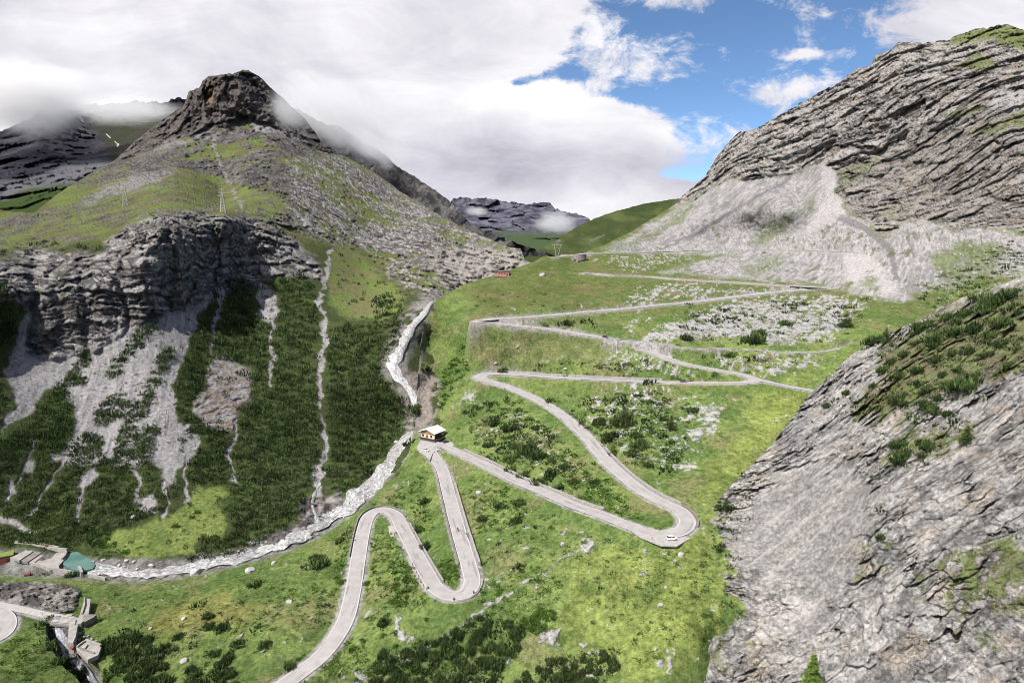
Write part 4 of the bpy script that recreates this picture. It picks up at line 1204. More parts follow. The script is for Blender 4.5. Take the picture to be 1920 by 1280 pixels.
def road_material():
    m = bpy.data.materials.new('worn_asphalt')
    m.use_nodes = True
    N = NT(m.node_tree)
    ac = N.n('ShaderNodeAttribute', attribute_name='across').outputs['Fac']
    al = N.n('ShaderNodeAttribute', attribute_name='along').outputs['Fac']
    co = N.n('ShaderNodeTexCoord').outputs['Object']
    n = N.noise(co, 0.25, 5, 0.65)
    n2 = N.noise(co, 2.5, 3, 0.6)
    a = N.m('ABSOLUTE', ac)
    base = N.mix(N.ss(n, 0.35, 0.7), (.235, .224, .222, 1), (.285, .272, .268, 1))
    # repaired strips run along the lane
    strip = N.noise(N.comb(N.m('MULTIPLY', ac, 2.2), N.m('MULTIPLY', al, 0.045), 0.0), 1.0, 3, 0.6)
    base = N.mix(N.m('MULTIPLY', N.ss(strip, 0.57, 0.63), 0.7), base, (.150, .142, .146, 1))
    base = N.mix(N.m('MULTIPLY', N.ss(n2, 0.55, 0.75), 0.25), base, (.18, .17, .17, 1))
    edge = N.m('MULTIPLY', N.ss(a, 0.865, 0.88), N.ss(a, 0.945, 0.93))
    col = N.mix(N.m('MULTIPLY', edge, N.m('MULTIPLY', N.ss(n2, 0.30, 0.5), .6)), base, (.52, .50, .49, 1))
    col = N.mix(N.ss(N.m('ADD', a, N.m('MULTIPLY', N.m('SUBTRACT', n2, .5), .12)), 0.965, 1.0), col, (.20, .19, .18, 1))
    b = N.n('ShaderNodeBsdfPrincipled', inp={'Base Color': col, 'Roughness': 0.85, 'Specular IOR Level': 0.15})
    o = N.n('ShaderNodeOutputMaterial')
    m.node_tree.links.new(b.outputs[0], o.inputs[0])
    return m


M_ROAD = road_material()
M_GRAVEL = simple_mat('pale_gravel', (.27, .255, .25), .95, .8, .25)
M_STONE = simple_mat('grey_masonry', (.23, .22, .215), .9, .9, .35, bump=.6)
M_PINKSTONE = simple_mat('pinkish_masonry', (.245, .205, .20), .9, .9, .35, bump=.6)
M_CONC = simple_mat('weathered_concrete', (.225, .212, .198), .9, .5, .3, bump=.3)
M_CONC_D = simple_mat('stained_concrete', (.15, .14, .13), .9, .6, .4, bump=.3)


def ribbon(name, R, hw, lift, mat, n_across=6, parent=None):
    d = np.gradient(R[:, :2], axis=0)
    k = np.ones(5) / 5
    d = np.stack([np.convolve(np.pad(d[:, i], 2, 'edge'), k, 'valid') for i in (0, 1)], 1)
    d /= np.linalg.norm(d, axis=1, keepdims=True)
    nrm = np.stack([-d[:, 1], d[:, 0]], 1)
    a = np.linspace(-1, 1, n_across)
    w = hw if np.ndim(hw) else np.full(len(R), hw)
    V = np.empty((len(R), n_across, 3))
    V[..., :2] = R[:, None, :2] + nrm[:, None] * (a[None, :, None] * w[:, None, None])
    V[..., 2] = R[:, None, 2] + lift - 0.06 * a[None] ** 2
    s = np.concatenate([[0], np.cumsum(np.linalg.norm(np.diff(R, axis=0), axis=1))])
    i = np.arange(V.shape[0] * n_across).reshape(V.shape[0], n_across)
    Fq = np.stack([i[:-1, :-1], i[:-1, 1:], i[1:, 1:], i[1:, :-1]], -1).reshape(-1, 4)
    me = np_mesh(name, V, Fq[:, ::-1], mat, {'across': np.broadcast_to(a, (len(R), n_across)).ravel(), 'along': np.repeat(s, n_across)})
    return tag(link(name, me, parent), kind='structure'), nrm


sx, sy = project(R_main)
HW = 3.45 + 1.0 * sstep(R_main[:, 1], 400, 480)
_, NRM_MAIN = ribbon('road', R_main, HW, 0.05, M_ROAD)
ribbon('upper_road', R_upper, 3.6, 0.05, M_GRAVEL)
ribbon('side_road', R_branch, 2.6, 0.08, M_ROAD)
ribbon('lower_road_bend', R_left, 3.3, 0.05, M_ROAD)
ribbon('lane', R_lane, 1.9, 0.05, M_GRAVEL)
ribbon('footpath', R_foot, .8, 0.03, M_GRAVEL)


# gravel lay-bys beside the road
def flat_poly(name, pts, z, mat, th=0.25, parent=None, kind=None):
    """solid slab whose upper face is a polygon seen in the photograph at height z"""
    P = at(np.array([p[0] for p in pts], float), np.array([p[1] for p in pts], float), 1.0)
    a, b = rays([p[0] for p in pts], [p[1] for p in pts])
    Y = z / b
    P = np.stack([a * Y, Y, np.broadcast_to(z, Y.shape)], 1)
    n = len(P)
    V = np.concatenate([P, P - np.array([0, 0, th])])
    me = bpy.data.meshes.new(name)
    me.from_pydata([tuple(v) for v in V], [], [list(range(n))[::-1], list(range(n, 2 * n))] + [[i, (i + 1) % n, n + (i + 1) % n, n + i] for i in range(n)])
    me.materials.append(mat)
    import bmesh
    bm = bmesh.new(); bm.from_mesh(me); bmesh.ops.recalc_face_normals(bm, faces=bm.faces); bm.to_mesh(me); bm.free()
    o = link(name, me, parent)
    if kind: o['kind'] = kind
    return o


flat_poly('lay_by', [(1180, 992), (1200, 1006), (1240, 1022), (1270, 1023), (1300, 1005), (1318, 985), (1308, 975), (1290, 995), (1262, 1006), (1225, 1004)], -116.45, M_GRAVEL, .5, kind='structure')
flat_poly('lay_by', [(728, 985), (738, 985), (760, 1020), (772, 1048), (764, 1044), (744, 1022), (730, 1000)], -140.6, M_GRAVEL, .5, kind='structure')
flat_poly('house_yard', [(781, 838), (788, 826), (800, 824), (830, 822), (848, 828), (858, 838), (846, 850), (826, 842), (812, 848), (806, 862), (796, 852), (786, 846)], -127.22, M_GRAVEL, .6, kind='structure')


# ------------------------------------------------------------------ walls along the road
def near_idx(R, px, py):
    x, y = project(R)
    return int(np.argmin((x - px) ** 2 + (y - py) ** 2))


def seg(a, b):
    i, j = near_idx(R_main, *a), near_idx(R_main, *b)
    return min(i, j), max(i, j)


def wall_mesh(name, Pc, nrm, up, down, th, mat, wob=0.12, closed=False):
    """a wall along a 3-D line: nrm points outward (horizontal)"""
    n = len(Pc)
    o = np.concatenate([nrm, np.zeros((n, 1))], 1)
    j = wob * rng.normal(size=n)
    t = Pc + np.array([0, 0, 1.0]) * (np.asarray(up) + j)[:, None] if np.ndim(up) else Pc + np.stack([np.zeros(n), np.zeros(n), up + j], 1)
    bt = Pc - np.array([0, 0, down])
    batter = down * .12
    V = np.stack([bt, t, t + o * th, bt + o * (th + batter)], 1).reshape(-1, 3)
    i = np.arange(n * 4).reshape(n, 4)
    Fq = [np.stack([i[:-1, k], i[:-1, (k + 1) % 4], i[1:, (k + 1) % 4], i[1:, k]], 1) for k in range(4)]
    Fq += [i[:1, ::-1], i[-1:, :]]
    Fq = np.concatenate(Fq)
    return np_mesh(name, V, Fq, mat, smooth=False)


WALLS = [
    # from, to, side (+1 left of travel), offset, up, down, thickness, material, name, label, category
    ((893, 603), (1062, 620), 1, 4.6, -0.2, 5.5, .8, M_PINKSTONE, 'retaining_wall', 'tall pinkish retaining wall carrying the road just right of the second highest left-hand hairpin', 'retaining wall'),
    ((935, 599), (1270, 570), -1, 4.6, .4, 3.5, .6, M_STONE, 'roadside_wall', 'long low grey wall under the road leg rising right from the tall pinkish retaining wall', 'low wall'),
    ((1482, 536), (1122, 514), 1, 4.6, .3, 4.5, .7, M_PINKSTONE, 'retaining_wall', 'long pale retaining wall under the highest paved road leg below the grey scree', 'retaining wall'),
    ((955, 728), (900, 710), 1, 4.4, .4, 4.0, .6, M_STONE, 'retaining_wall', 'short curved retaining wall under the left hairpin halfway up the pass slope', 'retaining wall'),
    ((930, 700), (1240, 716), 1, 4.2, 1.4, 1.0, .6, M_STONE, 'roadside_wall', 'pale stone wall on the uphill side of the level road leg halfway up', 'low wall'),
    ((1265, 717), (1395, 717), -1, 4.0, .5, 4.0, .6, M_PINKSTONE, 'retaining_wall', 'pinkish stone wall under the right end of the level road leg by the right hairpin', 'retaining wall'),
    ((1385, 701), (1150, 637), 1, 4.3, .6, 2.5, .5, M_STONE, 'roadside_wall', 'thin parapet wall on the lower edge of the road leg between dark car and right hairpin', 'low wall'),
    ((1120, 840), (1262, 950), -1, 4.0, 1.3, .6, .9, M_STONE, 'roadside_wall', 'rough stone wall along the upper edge of the road dropping to the white car hairpin', 'low wall'),
    ((1266, 953), (1292, 985), -1, 4.1, .6, 1.0, .5, M_CONC_D, 'guard_wall', 'dark guard wall around the outside of the white car hairpin', 'low wall'),
    ((860, 847), (1120, 962), 1, 4.0, 1.2, .6, .9, M_STONE, 'roadside_wall', 'pale stone wall along the upper edge of the road running right from the house', 'low wall'),
    ((895, 865), (935, 884), -1, 3.8, .2, 2.6, .7, M_STONE, 'retaining_wall', 'short pale retaining wall under the road just right of the house', 'retaining wall'),
    ((752, 984), (812, 1094), 1, 3.9, 1.0, .6, .6, M_STONE, 'roadside_wall', 'stone wall on the right edge of the road between the two lowest hairpins', 'low wall'),
    ((786, 1048), (812, 1096), -1, 3.9, -.1, 2.6, .8, M_PINKSTONE, 'retaining_wall', 'battered retaining wall under the left edge of the road above the lowest hairpin', 'retaining wall'),
    ((818, 1102), (886, 1086), -1, 3.9, .35, 2.2, .5, M_CONC, 'guard_wall', 'curved pale guard wall around the outside of the lowest hairpin', 'low wall'),
    ((838, 912), (880, 1062), -1, 4.0, 1.4, .6, .9, M_STONE, 'roadside_wall', 'stone wall on the right edge of the road between the house and the lowest hairpin', 'low wall'),
    ((834, 900), (878, 1054), 1, 3.8, .7, 1.6, .5, M_CONC_D, 'guard_wall', 'thin parapet on the left edge of the road between the house and the lowest hairpin', 'low wall'),
    ((672, 1040), (745, 972), 1, 3.9, .7, 1.6, .5, M_CONC_D, 'guard_wall', 'dark guard wall around the outside of the hairpin nearest the stream', 'low wall'),
    ((820, 864), (838, 910), 1, 3.8, .7, 2.0, .5, M_PINKSTONE, 'guard_wall', 'reddish stone parapet on the left edge of the road directly below the house', 'low wall'),
]
for (a, b, side, off, up, down, th, mt, nm, lab, cat) in WALLS:
    i, j = seg(a, b)
    Pc = R_main[i:j + 1].copy()
    nn = NRM_MAIN[i:j + 1] * side
    Pc[:, :2] += nn * off
    me = wall_mesh(nm, Pc, nn, up, down, th, mt)
    o = tag(link(nm, me), lab, cat)
# wall of the footpath
Pf = R_foot[near_idx(R_foot, 1448, 658):]
df = np.gradient(Pf[:, :2], axis=0); df /= np.linalg.norm(df, axis=1, keepdims=True)
nf = np.stack([df[:, 1], -df[:, 0]], 1)
Pf = Pf.copy(); Pf[:, :2] += nf * 1.2
tag(link('retaining_wall', wall_mesh('retaining_wall', Pf, nf, 0.0, 2.0, .5, M_STONE)), 'low pale wall under the footpath at the foot of the right-hand scree, above the right hairpin', 'retaining wall')


Pf = R_upper[near_idx(R_upper, 1210, 473):]
df = np.gradient(Pf[:, :2], axis=0); df /= np.linalg.norm(df, axis=1, keepdims=True)
nf = np.stack([df[:, 1], -df[:, 0]], 1)
Pf = Pf.copy(); Pf[:, :2] += nf * 3.9
tag(link('retaining_wall', wall_mesh('retaining_wall', Pf, nf, .3, 4.5, .6, M_CONC_D)), 'long dark retaining wall of the top road crossing the foot of the grey scree', 'retaining wall')  # shade beneath the pale road is put into the wall's dark concrete


def boxes(name, lst, mat, parent=None, loc=None, bevel=0.0):
    """one mesh of several boxes (cx,cy,cz,sx,sy,sz[,rotz])"""
    import bmesh
    from mathutils import Matrix
    bm = bmesh.new()
    for b in lst:
        r = b[6] if len(b) > 6 else 0.0
        mtx = Matrix.Translation(b[:3]) @ Matrix.Rotation(r, 4, 'Z') @ Matrix.Diagonal((b[3], b[4], b[5], 1))
        bmesh.ops.create_cube(bm, size=1.0, matrix=mtx)
    if bevel:
        bmesh.ops.bevel(bm, geom=bm.edges[:], offset=bevel, segments=1, affect='EDGES')
    me = bpy.data.meshes.new(name)
    bm.to_mesh(me); bm.free()
    me.materials.append(mat)
    return link(name, me, parent, loc)


def prism(name, profile, x0, x1, mat, parent=None, axis='x'):
    """profile in (y,z) pulled from x0 to x1"""
    n = len(profile)
    V = [(x0, y, z) for y, z in profile] + [(x1, y, z) for y, z in profile]
    me = bpy.data.meshes.new(name)
    me.from_pydata(V, [], [list(range(n))[::-1], list(range(n, 2 * n))] + [[i, (i + 1) % n, n + (i + 1) % n, n + i] for i in range(n)])
    import bmesh
    bm = bmesh.new(); bm.from_mesh(me); bmesh.ops.recalc_face_normals(bm, faces=bm.faces); bm.to_mesh(me); bm.free()
    me.materials.append(mat)
    return link(name, me, parent)


def tubes_mesh(name, segs, mat, sides=6, parent=None):
    """segments (p0, p1, r0, r1) as one mesh"""
    V, Fq = [], []
    for p0, p1, r0, r1 in segs:
        p0 = np.array(p0, float); p1 = np.array(p1, float)
        d = p1 - p0; d /= np.linalg.norm(d)
        u = np.cross(d, (0, 0, 1.0) if abs(d[2]) < .9 else (1.0, 0, 0)); u /= np.linalg.norm(u); v = np.cross(d, u)
        b = len(V)
        for p, r in ((p0, r0), (p1, r1)):
            for k in range(sides):
                an = 2 * math.pi * k / sides
                V.append(p + r * (math.cos(an) * u + math.sin(an) * v))
        for k in range(sides):
            Fq.append((b + k, b + (k + 1) % sides, b + sides + (k + 1) % sides, b + sides + k))
        Fq.append((b, b + 1, b + 2, b + 3)) if sides == 4 else None
        Fq.append((b + sides + 3, b + sides + 2, b + sides + 1, b + sides)) if sides == 4 else None
    me = np_mesh(name, np.array(V), np.array(Fq), mat, smooth=sides > 4)
    return link(name, me, parent)


# guard stones
M_POST = simple_mat('whitewashed_stone', (.42, .40, .38), .85, 2, .2)
M_DARKPOST = simple_mat('dark_post', (.05, .05, .055), .7, 2, .2)


def guard_stone(p, h=0.8, w=0.42, mat=None, name='guard_stone'):
    segs = [((0, 0, -.3), (0, 0, h * .8), w * .6, w * .5), ((0, 0, h * .8), (0, 0, h), w * .5, w * .2)]
    o = tubes_mesh(name, segs, mat or M_POST, 6)
    o.location = p
    return o


def stone_row(a, b, side, off, step, label, group, mat=None, h=.8, w=.42):
    i, j = seg(a, b)
    q = R_main[i:j + 1].copy(); q[:, :2] += NRM_MAIN[i:j + 1] * side * off
    first = None
    n = max(2, int(np.linalg.norm(np.diff(q, axis=0), axis=1).sum() / step))
    for k in range(n):
        p = q[int(round(k * (len(q) - 1) / (n - 1)))]
        if first is None:
            o = first = guard_stone(p, h, w, mat)
        else:
            o = first.copy(); COL.objects.link(o); o.location = p
        tag(o, label, 'guard stone', group)


stone_row((788, 1052), (814, 1098), -1, 3.75, 3.2, 'whitish guard stone in the row on the left road edge just above the lowest hairpin', 'guard stones above the lowest hairpin')
stone_row((940, 606), (1090, 626), 1, 4.3, 4.2, 'small guard stone in the row on top of the tall pinkish retaining wall', 'guard stones on the tall retaining wall', h=.9, w=.6)
for (qx, qy, lab) in ((805, 1113, 'dark bollard at the left end of the lowest hairpin bend'), (852, 1117, 'dark bollard in the middle of the lowest hairpin bend'), (880, 1113, 'dark bollard at the right end of the lowest hairpin bend')):
    i = near_idx(R_main, qx, qy)
    p = R_main[i].copy(); p[:2] -= NRM_MAIN[i] * 2.9
    tag(guard_stone(p, 1.0, .6, M_DARKPOST, 'bollard'), lab, 'bollard', 'dark bollards on the lowest hairpin')


# ------------------------------------------------------------------ water
def water_material(name, a, b, c):
    m = bpy.data.materials.new(name)
    m.use_nodes = True
    N = NT(m.node_tree)
    al = N.n('ShaderNodeAttribute', attribute_name='along').outputs['Fac']
    ac = N.n('ShaderNodeAttribute', attribute_name='across').outputs['Fac']
    st = N.n('ShaderNodeAttribute', attribute_name='steep').outputs['Fac']
    n1 = N.noise(N.comb(N.m('MULTIPLY', ac, 2.6), N.m('MULTIPLY', al, .22), 0), 1.6, 7, .7, .9)
    n2 = N.noise(N.n('ShaderNodeTexCoord').outputs['Object'], .9, 4, .65)
    f = N.m('ADD', N.m('MULTIPLY', n1, .7), N.m('MULTIPLY', n2, .4))
    f = N.m('ADD', f, N.m('MULTIPLY', st, .05))
    col = N.mix(N.ss(f, .46, .56), a, b)
    col = N.mix(N.ss(f, .56, .68), col, c)
    bp = N.n('ShaderNodeBump', inp={'Strength': .6, 'Distance': .6, 'Height': f})
    bs = N.n('ShaderNodeBsdfPrincipled', inp={'Base Color': col, 'Roughness': .45, 'Specular IOR Level': .35, 'Normal': bp.outputs[0]})
    o = N.n('ShaderNodeOutputMaterial')
    m.node_tree.links.new(bs.outputs[0], o.inputs[0])
    return m


M_FOAM = water_material('foaming_stream', (.085, .09, .088, 1), (.235, .235, .238, 1), (.47, .465, .47, 1))
M_STREAM = water_material('grey_stream', (.06, .07, .085, 1), (.15, .16, .185, 1), (.36, .36, .39, 1))


def stream(name, pts, g, mat, lift, nac=9, dz=None):
    c = catmull(np.array(pts, float), 4.0)
    d = np.gradient(c[:, :2], axis=0); d /= np.linalg.norm(d, axis=1, keepdims=True)
    nr = np.stack([-d[:, 1], d[:, 0]], 1)
    a = np.linspace(-1, 1, nac)
    wig = 1 + .22 * fbm(np.arange(len(c)) / 5.0, 2.2, .4, 3)[:, None] * np.array([1.0])
    wl = c[:, 2] * .5 * (1 + .75 * fbm(np.arange(len(c)) / 4.0, 2.2, .4, 3)); wr = c[:, 2] * .5 * (1 + .75 * fbm(np.arange(len(c)) / 4.0, 8.2, 5.4, 3))
    off = np.where(a[None] < 0, a[None] * wl[:, None], a[None] * wr[:, None])
    X = c[:, None, 0] + nr[:, None, 0] * off; Yp = c[:, None, 1] + nr[:, None, 1] * off
    P = surf(g, X.ravel(), Yp.ravel()).reshape(X.shape + (3,))
    # smooth away the roughness of the bed
    for _ in range(3):
        P[1:-1] = (P[:-2] + P[2:] + 2 * P[1:-1]) / 4
    mid = P.mean(1, keepdims=True)
    P = lerp(P, np.broadcast_to(mid, P.shape) * np.array([0, 0, 1]) + P * np.array([1, 1, 0]), .5)
    P[..., 2] += lift - .5 * a[None] ** 4
    rough = fbm(P[..., 0] / 3.0, P[..., 1] / 3.0, P[..., 2] / 3.0, 3)
    P = along_ray(P, -.4 - .5 * rough)
    s = np.concatenate([[0], np.cumsum(np.linalg.norm(np.diff(P[:, nac // 2], axis=0), axis=1))])
    st = np.gradient(P[:, nac // 2, 2]) / (np.gradient(s) + 1e-6)
    i = np.arange(len(c) * nac).reshape(len(c), nac)
    Fq = np.stack([i[:-1, :-1], i[:-1, 1:], i[1:, 1:], i[1:, :-1]], -1).reshape(-1, 4)
    me = np_mesh(name, P, Fq, mat, {'across': np.broadcast_to(a, X.shape).ravel(), 'along': np.repeat(s, nac), 'steep': np.repeat(np.clip(-st, 0, 1), nac)})
    return tag(link(name, me), kind='structure')


FALLS = [(810, 566, 8), (804, 574, 13), (795, 586, 17), (780, 601, 20), (767, 617, 24), (759, 634, 28), (750, 652, 32), (740, 670, 34), (736, 688, 36), (745, 704, 30), (760, 719, 22), (770, 735, 18), (778, 755, 16), (784, 775, 14), (789, 796, 13),
         (778, 812, 18), (754, 832, 30), (737, 852, 34), (727, 876, 36), (713, 897, 42), (691, 917, 46), (668, 936, 46), (649, 951, 42), (620, 969, 36), (585, 990, 32), (545, 1011, 30), (500, 1029, 28), (455, 1042, 32), (400, 1054, 33), (362, 1062, 28),
         (320, 1069, 24), (280, 1074, 24), (235, 1072, 30), (195, 1067, 36), (165, 1063, 30)]
FALLS = [(x, y, w * (.85 if y < 800 and i < 15 else .72)) for i, (x, y, w) in enumerate(FALLS)]
stream('stream', FALLS, gA, M_FOAM, .5)
stream('side_stream', [(600, 905, 5), (590, 925, 6), (585, 945, 6), (592, 965, 8), (600, 985, 9)], gA, M_FOAM, .3, 5)
stream('lower_stream', [(108, 1160, 12), (112, 1180, 15), (122, 1200, 17), (138, 1222, 17), (160, 1240, 15), (178, 1262, 14), (188, 1290, 13), (195, 1330, 12)], gB, M_STREAM, .8, 7)

# ------------------------------------------------------------------ plants
def leaf_material(name, dark, mid, light, rough=0.8):
    m = bpy.data.materials.new(name)
    m.use_nodes = True
    N = NT(m.node_tree)
    v = N.n('ShaderNodeAttribute', attribute_name='shade').outputs['Fac']
    co = N.n('ShaderNodeTexCoord').outputs['Object']
    oi = N.n('ShaderNodeObjectInfo').outputs['Random']
    v = N.m('ADD', v, N.m('ADD', N.m('MULTIPLY', N.m('SUBTRACT', oi, .5), .25), N.m('MULTIPLY', N.m('SUBTRACT', N.noise(co, 1.2, 2), .5), .3)))
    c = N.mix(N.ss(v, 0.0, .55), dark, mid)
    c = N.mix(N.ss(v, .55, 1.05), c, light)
    d = N.n('ShaderNodeBsdfDiffuse', inp={'Color': c})
    t = N.n('ShaderNodeBsdfTranslucent', inp={'Color': c})
    mx = N.n('ShaderNodeMixShader', inp={0: .22, 1: d.outputs[0], 2: t.outputs[0]})
    o = N.n('ShaderNodeOutputMaterial')
    m.node_tree.links.new(mx.outputs[0], o.inputs[0])
    return m


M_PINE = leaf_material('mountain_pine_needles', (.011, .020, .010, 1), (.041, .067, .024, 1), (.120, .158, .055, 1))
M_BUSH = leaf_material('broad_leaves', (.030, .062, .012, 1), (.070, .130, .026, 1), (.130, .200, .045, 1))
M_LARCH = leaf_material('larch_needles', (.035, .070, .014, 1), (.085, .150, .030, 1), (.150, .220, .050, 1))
M_BARK = simple_mat('grey_brown_bark', (.10, .08, .065), .9, 4, .3)


def blades(n, base_r, h, length, width, up, seed, droop=0.0, fill=.35):
    """needle tufts: n slim four-cornered leaves growing up and out of a low mound; returns V, F, shade"""
    r = np.random.default_rng(seed)
    # mound positions
    th = r.uniform(0, 2 * np.pi, n)
    rad = np.sqrt(r.uniform(0, 1, n))
    lump = 1 + .28 * np.sin(th * 3 + r.uniform(0, 6)) + .16 * np.sin(th * 5 + r.uniform(0, 6))
    x = base_r * rad * np.cos(th) * lump
    y = base_r * rad * np.sin(th) * lump
    ht = h * np.sqrt(np.maximum(0, 1 - rad ** 2)) * (.75 + .5 * r.uniform(size=n))
    z = ht * r.uniform(fill, 1, n)
    out = np.stack([np.cos(th) * rad, np.sin(th) * rad, np.zeros(n)], 1)
    d = out * (1 - up) + np.array([0, 0, up]) + r.normal(size=(n, 3)) * .22
    d /= np.linalg.norm(d, axis=1, keepdims=True)
    side = np.cross(d, r.normal(size=(n, 3))); side /= np.linalg.norm(side, axis=1, keepdims=True)
    L = (length * r.uniform(.6, 1.25, n))[:, None]
    W = (width * r.uniform(.7, 1.3, n))[:, None]
    p = np.stack([x, y, z], 1)
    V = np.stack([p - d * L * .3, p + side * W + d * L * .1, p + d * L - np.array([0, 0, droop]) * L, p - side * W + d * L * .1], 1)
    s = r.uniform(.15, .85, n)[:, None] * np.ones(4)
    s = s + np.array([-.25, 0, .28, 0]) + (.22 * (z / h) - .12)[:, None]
    Fq = np.arange(n * 4).reshape(n, 4)
    return V.reshape(-1, 3), Fq, np.clip(s, 0, 1.1).ravel()


def plant_mesh(name, parts, mat):
    V, Fq, S = [], [], []
    b = 0
    for v, f, s in parts:
        V.append(v); Fq.append(f + b); S.append(s); b += len(v)
    return np_mesh(name, np.concatenate(V), np.concatenate(Fq), mat, {'shade': np.concatenate(S)}, smooth=False)


def lobed(n_l, n_b, R, h, L, W, up, seed):
    """several mounds of different size, joined into one irregular bush of unit radius"""
    r = np.random.default_rng(seed)
    out = [blades(n_b, R * .6, h, L, W, up, seed * 31)]
    for k in range(n_l):
        a = 2 * np.pi * k / n_l + r.uniform(-.5, .5)
        q = r.uniform(.45, .8) * R
        sc = r.uniform(.35, .6)
        v, f, s = blades(int(n_b * .55), R * sc, h * r.uniform(.55, 1.0), L * .9, W * .9, up, seed * 77 + k)
        v = v + np.array([math.cos(a) * q, math.sin(a) * q, 0])
        out.append((v, f, s + r.uniform(-.12, .12)))
    return out


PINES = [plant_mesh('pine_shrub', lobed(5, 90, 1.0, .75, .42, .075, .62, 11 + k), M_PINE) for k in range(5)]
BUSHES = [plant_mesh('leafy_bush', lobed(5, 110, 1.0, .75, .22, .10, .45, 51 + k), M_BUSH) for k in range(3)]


def conifer_mesh(name, mat, h, r0, tiers, seed, dens=1.0, wd=.16):
    """whorls of drooping boughs up a stem"""
    r = np.random.default_rng(seed)
    V, S = [], []
    for k in range(tiers):
        t = (k + r.uniform(-.3, .3)) / tiers
        z = h * (.08 + .9 * t)
        R = r0 * (1 - t) ** .8 * r.uniform(.75, 1.15) + .12
        nb = int((7 + 7 * (1 - t)) * dens)
        for j in range(nb):
            a = r.uniform(0, 2 * np.pi)
            ln = R * r.uniform(.6, 1.12)
            steps = max(3, int(ln / .28))
            sl = r.uniform(-.12, .25)
            for q in range(steps):
                f = (q + r.uniform(0, 1)) / steps
                c = np.array([math.cos(a) * ln * f, math.sin(a) * ln * f, z + sl * ln * f - .12 * ln * f * f])
                for w in range(3):
                    d = np.array([math.cos(a), math.sin(a), .35]) * .6 + r.normal(size=3) * .65
                    d /= np.linalg.norm(d)
                    s = np.cross(d, r.normal(size=3)); s /= np.linalg.norm(s)
                    L = r.uniform(.3, .6) * (h / 9) ** .5; W = wd * r.uniform(.6, 1.2)
                    V += [c - d * L * .4, c + s * W, c + d * L, c - s * W]
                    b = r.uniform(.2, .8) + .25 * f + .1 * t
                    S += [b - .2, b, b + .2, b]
    V = np.array(V)
    return np_mesh(name, V, np.arange(len(V)).reshape(-1, 4), mat, {'shade': np.array(S)}, smooth=False)


def conifer(name, label, cat, px, py, hpx, g, mat, seed, group=None, wide=.28, tiers=16, dens=1.0, base=None):
    P = surf(g, px, py)[0] if base is None else np.array(base, float)
    h = hpx * P[1] / F
    root = link(name, None, loc=P - np.array([0, 0, .2]))
    tag(root, label, cat, group)
    k = 9.0 / h
    cm = conifer_mesh('crown', mat, h, h * wide, tiers, seed, dens, .13 * max(.6, h / 9))
    link('crown', cm, root)
    tubes_mesh('trunk', [((0, 0, -.6), (0, 0, h * .5), h * .022, h * .015), ((0, 0, h * .5), (0, 0, h * .97), h * .015, .02)] +
               [((0, 0, h * (.15 + .05 * i)), (math.cos(i * 2.4) * h * wide * .6 * (1 - i / 18), math.sin(i * 2.4) * h * wide * .6 * (1 - i / 18), h * (.17 + .05 * i)), .05, .02) for i in range(14)], M_BARK, 5, root)
    return root


# ---- blocked ground: nothing grows on roads, in the stream or on built things
def on_road(P, m=5.2):
    q = np.atleast_2d(P)
    ok = np.ones(len(q), bool)
    for R, w in ((R_main, m), (R_upper, m), (R_branch, m - 1.5), (R_left, m), (R_lane, m - 2), (R_foot, 1.6)):
        for i in range(0, len(q), 3000):
            s = q[i:i + 3000]
            d2 = ((s[:, None, :2] - R[None, :, :2]) ** 2).sum(2).min(1)
            ok[i:i + 3000] &= d2 > w * w
    return ~ok


ORD = ['first', 'second', 'third', 'fourth', 'fifth', 'sixth', 'seventh', 'eighth', 'ninth', 'tenth', 'eleventh', 'twelfth', 'thirteenth', 'fourteenth', 'fifteenth', 'sixteenth', 'seventeenth', 'eighteenth', 'nineteenth', 'twentieth']

